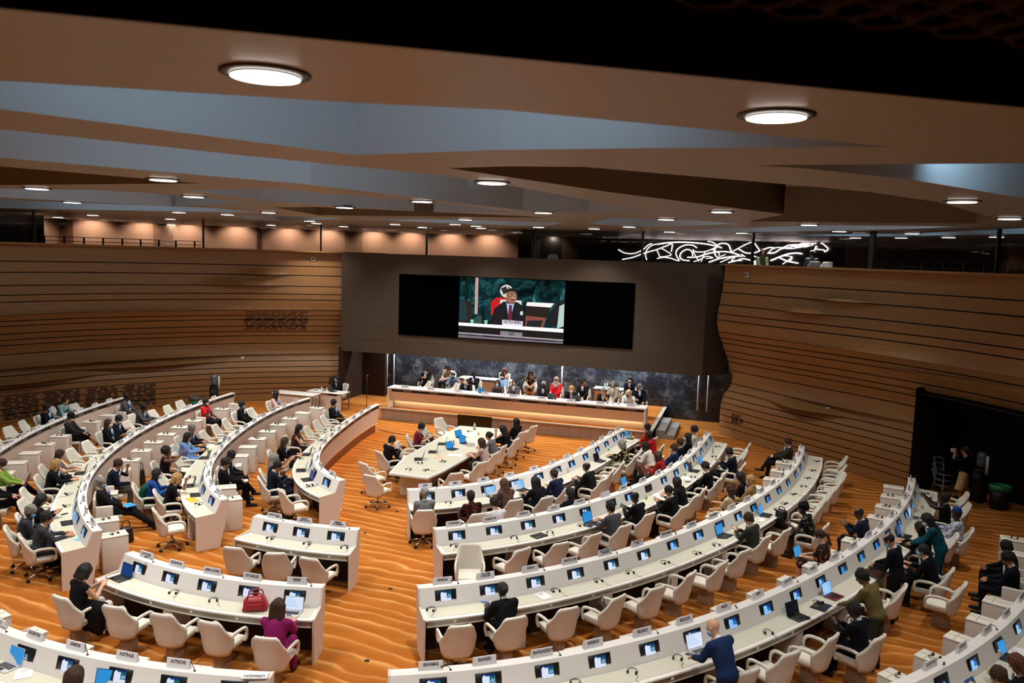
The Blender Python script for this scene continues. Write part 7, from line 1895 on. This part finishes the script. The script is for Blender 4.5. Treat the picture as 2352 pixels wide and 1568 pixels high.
# ================================================================ gallery: neon drawing and two people
def neon_pt(cx_, cy_):
    px, py = 1380 + cx_ / 3.92, 500 + (cy_ * .84 + 66) / 3.92; d = ray(px, py); q = arc_of(px, 7, BU + .12); P = CG.at(q, BU + .12)
    t = (Vector((P[0], P[1])) - CAM.xy).length / d.xy.length; v = CAM + d * t
    return (P[0], P[1], min(v.z, CEIL_Z - .06))
NEON = mat('neon_white', '#ffffff', .4, emit='#ffe9e4', estr=5.)
ST = [([(155, 262), (215, 298), (290, 305), (350, 280), (385, 255), (420, 215), (455, 195)], 1.), ([(195, 368), (290, 345), (390, 300), (500, 262), (580, 225), (636, 202), (632, 285)], 1.1), ([(415, 372), (402, 320), (415, 260), (450, 220), (490, 205), (560, 200)], .9),
 ([(500, 205), (600, 188), (740, 182), (900, 196), (1000, 215), (1085, 243)], 1.5), ([(500, 262), (520, 310), (540, 340), (632, 320), (590, 280), (545, 250)], .8), ([(508, 358), (560, 345), (630, 355), (700, 385)], 1.), ([(860, 243), (820, 215), (750, 215), (690, 255), (675, 310), (710, 382)], 1.2), ([(828, 330), (815, 280), (775, 260), (730, 285), (712, 330), (735, 370), (800, 382)], 1.3),
 ([(780, 345), (870, 340), (960, 305), (1060, 285), (1150, 288), (1245, 318)], 1.5), ([(825, 262), (850, 285), (930, 285), (1000, 255), (1040, 225), (1010, 190), (955, 165)], 1.), ([(1040, 225), (1020, 270), (1030, 320), (1060, 350), (1110, 355)], 1.3), ([(1040, 222), (1065, 200), (1105, 195), (1145, 215), (1172, 285)], 1.5), ([(1000, 262), (1060, 300), (1070, 335), (1120, 315)], .7),
 ([(1180, 285), (1260, 230), (1362, 172)], 1.), ([(1370, 185), (1425, 270)], 1.2), ([(1235, 255), (1300, 295), (1370, 297), (1440, 270), (1510, 240), (1565, 245)], 1.3), ([(975, 398), (1080, 355), (1200, 335), (1280, 330)], 1.5), ([(1080, 398), (1170, 350), (1210, 345), (1180, 378), (1275, 380)], .8), ([(840, 392), (900, 365), (950, 335), (1010, 350), (950, 358)], .8), ([(1150, 402), (1230, 378), (1275, 360), (1330, 370), (1390, 398)], 1.3), ([(830, 285), (885, 390)], .6), ([(935, 290), (905, 392)], .6),
 ([(1500, 300), (1560, 295), (1620, 250), (1690, 215), (1760, 210), (1830, 205)], 1.5), ([(1500, 305), (1540, 255), (1600, 238), (1680, 252), (1750, 245), (1840, 220), (1900, 215)], 1.), ([(1620, 255), (1720, 230), (1800, 195), (1860, 180)], .9), ([(1700, 215), (1780, 240), (1850, 200), (1930, 175)], .9), ([(1740, 232), (1830, 215), (1900, 190), (1925, 200)], .8), ([(1760, 215), (1840, 235), (1905, 205)], .7),
 ([(1970, 172), (1995, 205), (2030, 240), (2038, 258), (2012, 285), (1998, 265), (1940, 258), (1925, 225)], 1.2), ([(1935, 225), (1915, 270), (1890, 305)], 1.4), ([(1530, 380), (1600, 345), (1680, 310), (1760, 300), (1810, 308)], 1.8), ([(1540, 378), (1640, 330), (1720, 345), (1700, 395)], .8), ([(1610, 350), (1680, 385), (1778, 408)], 1.6), ([(1350, 315), (1420, 350), (1500, 345)], .8), ([(1640, 418), (1690, 375), (1722, 335)], .9), ([(1260, 310), (1300, 338)], .7)]
root = empty('neon_drawing', tuple(np.r_[CG.at(arc_of(1660, 7, BU), BU), 7.0])); loc = Vector(root.location)
for pts, w_ in ST:
    P3 = smooth3([(a, b, 0) for a, b in pts], 6 * len(pts)); MB().tube([Vector(neon_pt(a, b)) - loc for a, b, _ in P3], .019 * w_, 6).build('neon_tube', NEON, root)
tag(root, 'white neon line drawing of galloping horse shapes in the upper gallery', 'neon art')
for px, py, hair, top, fl, lab, yw in ((1752, 592, 'short:k', 'long:5a6a50', '', 'person in green standing before the neon lines in the gallery', -2.2), (1862, 596, 'ring:k', 'suit:6a6e76', '', 'balding man in a grey jacket talking, before the neon in the gallery', 1.2)):
    q = arc_of(px, 7, -1.4); P = CG.at(q, -1.4); person(P[0], P[1], 5.87, yw + CG.yaw(q), 'upright', hair, 't', top, 'trousers:22242a', fl, lab)
    lamp('gallery_fill_spot', 'SPOT', (P[0], P[1], CEIL_Z - .05), 120, NEUT, (0, 0, -1), spot_size=1.6, spot_blend=.8, shadow_soft_size=.1)  # fill spot added above each gallery figure, no fitting there
    armchair((P[0], P[1], 5.87), yw + CG.yaw(q), 'white chair of the ' + who(lab), 'chairs in the gallery')
for px, lab in ((1266, 'white chair back at the gallery edge above the video wall'), (1886, 'white chair beside the balding man in the gallery')):
    q = arc_of(px, 6.7, -1.1); P = CG.at(q, -1.1); armchair((P[0], P[1], 5.87), CG.yaw(q) + math.pi, lab, 'chairs in the gallery')
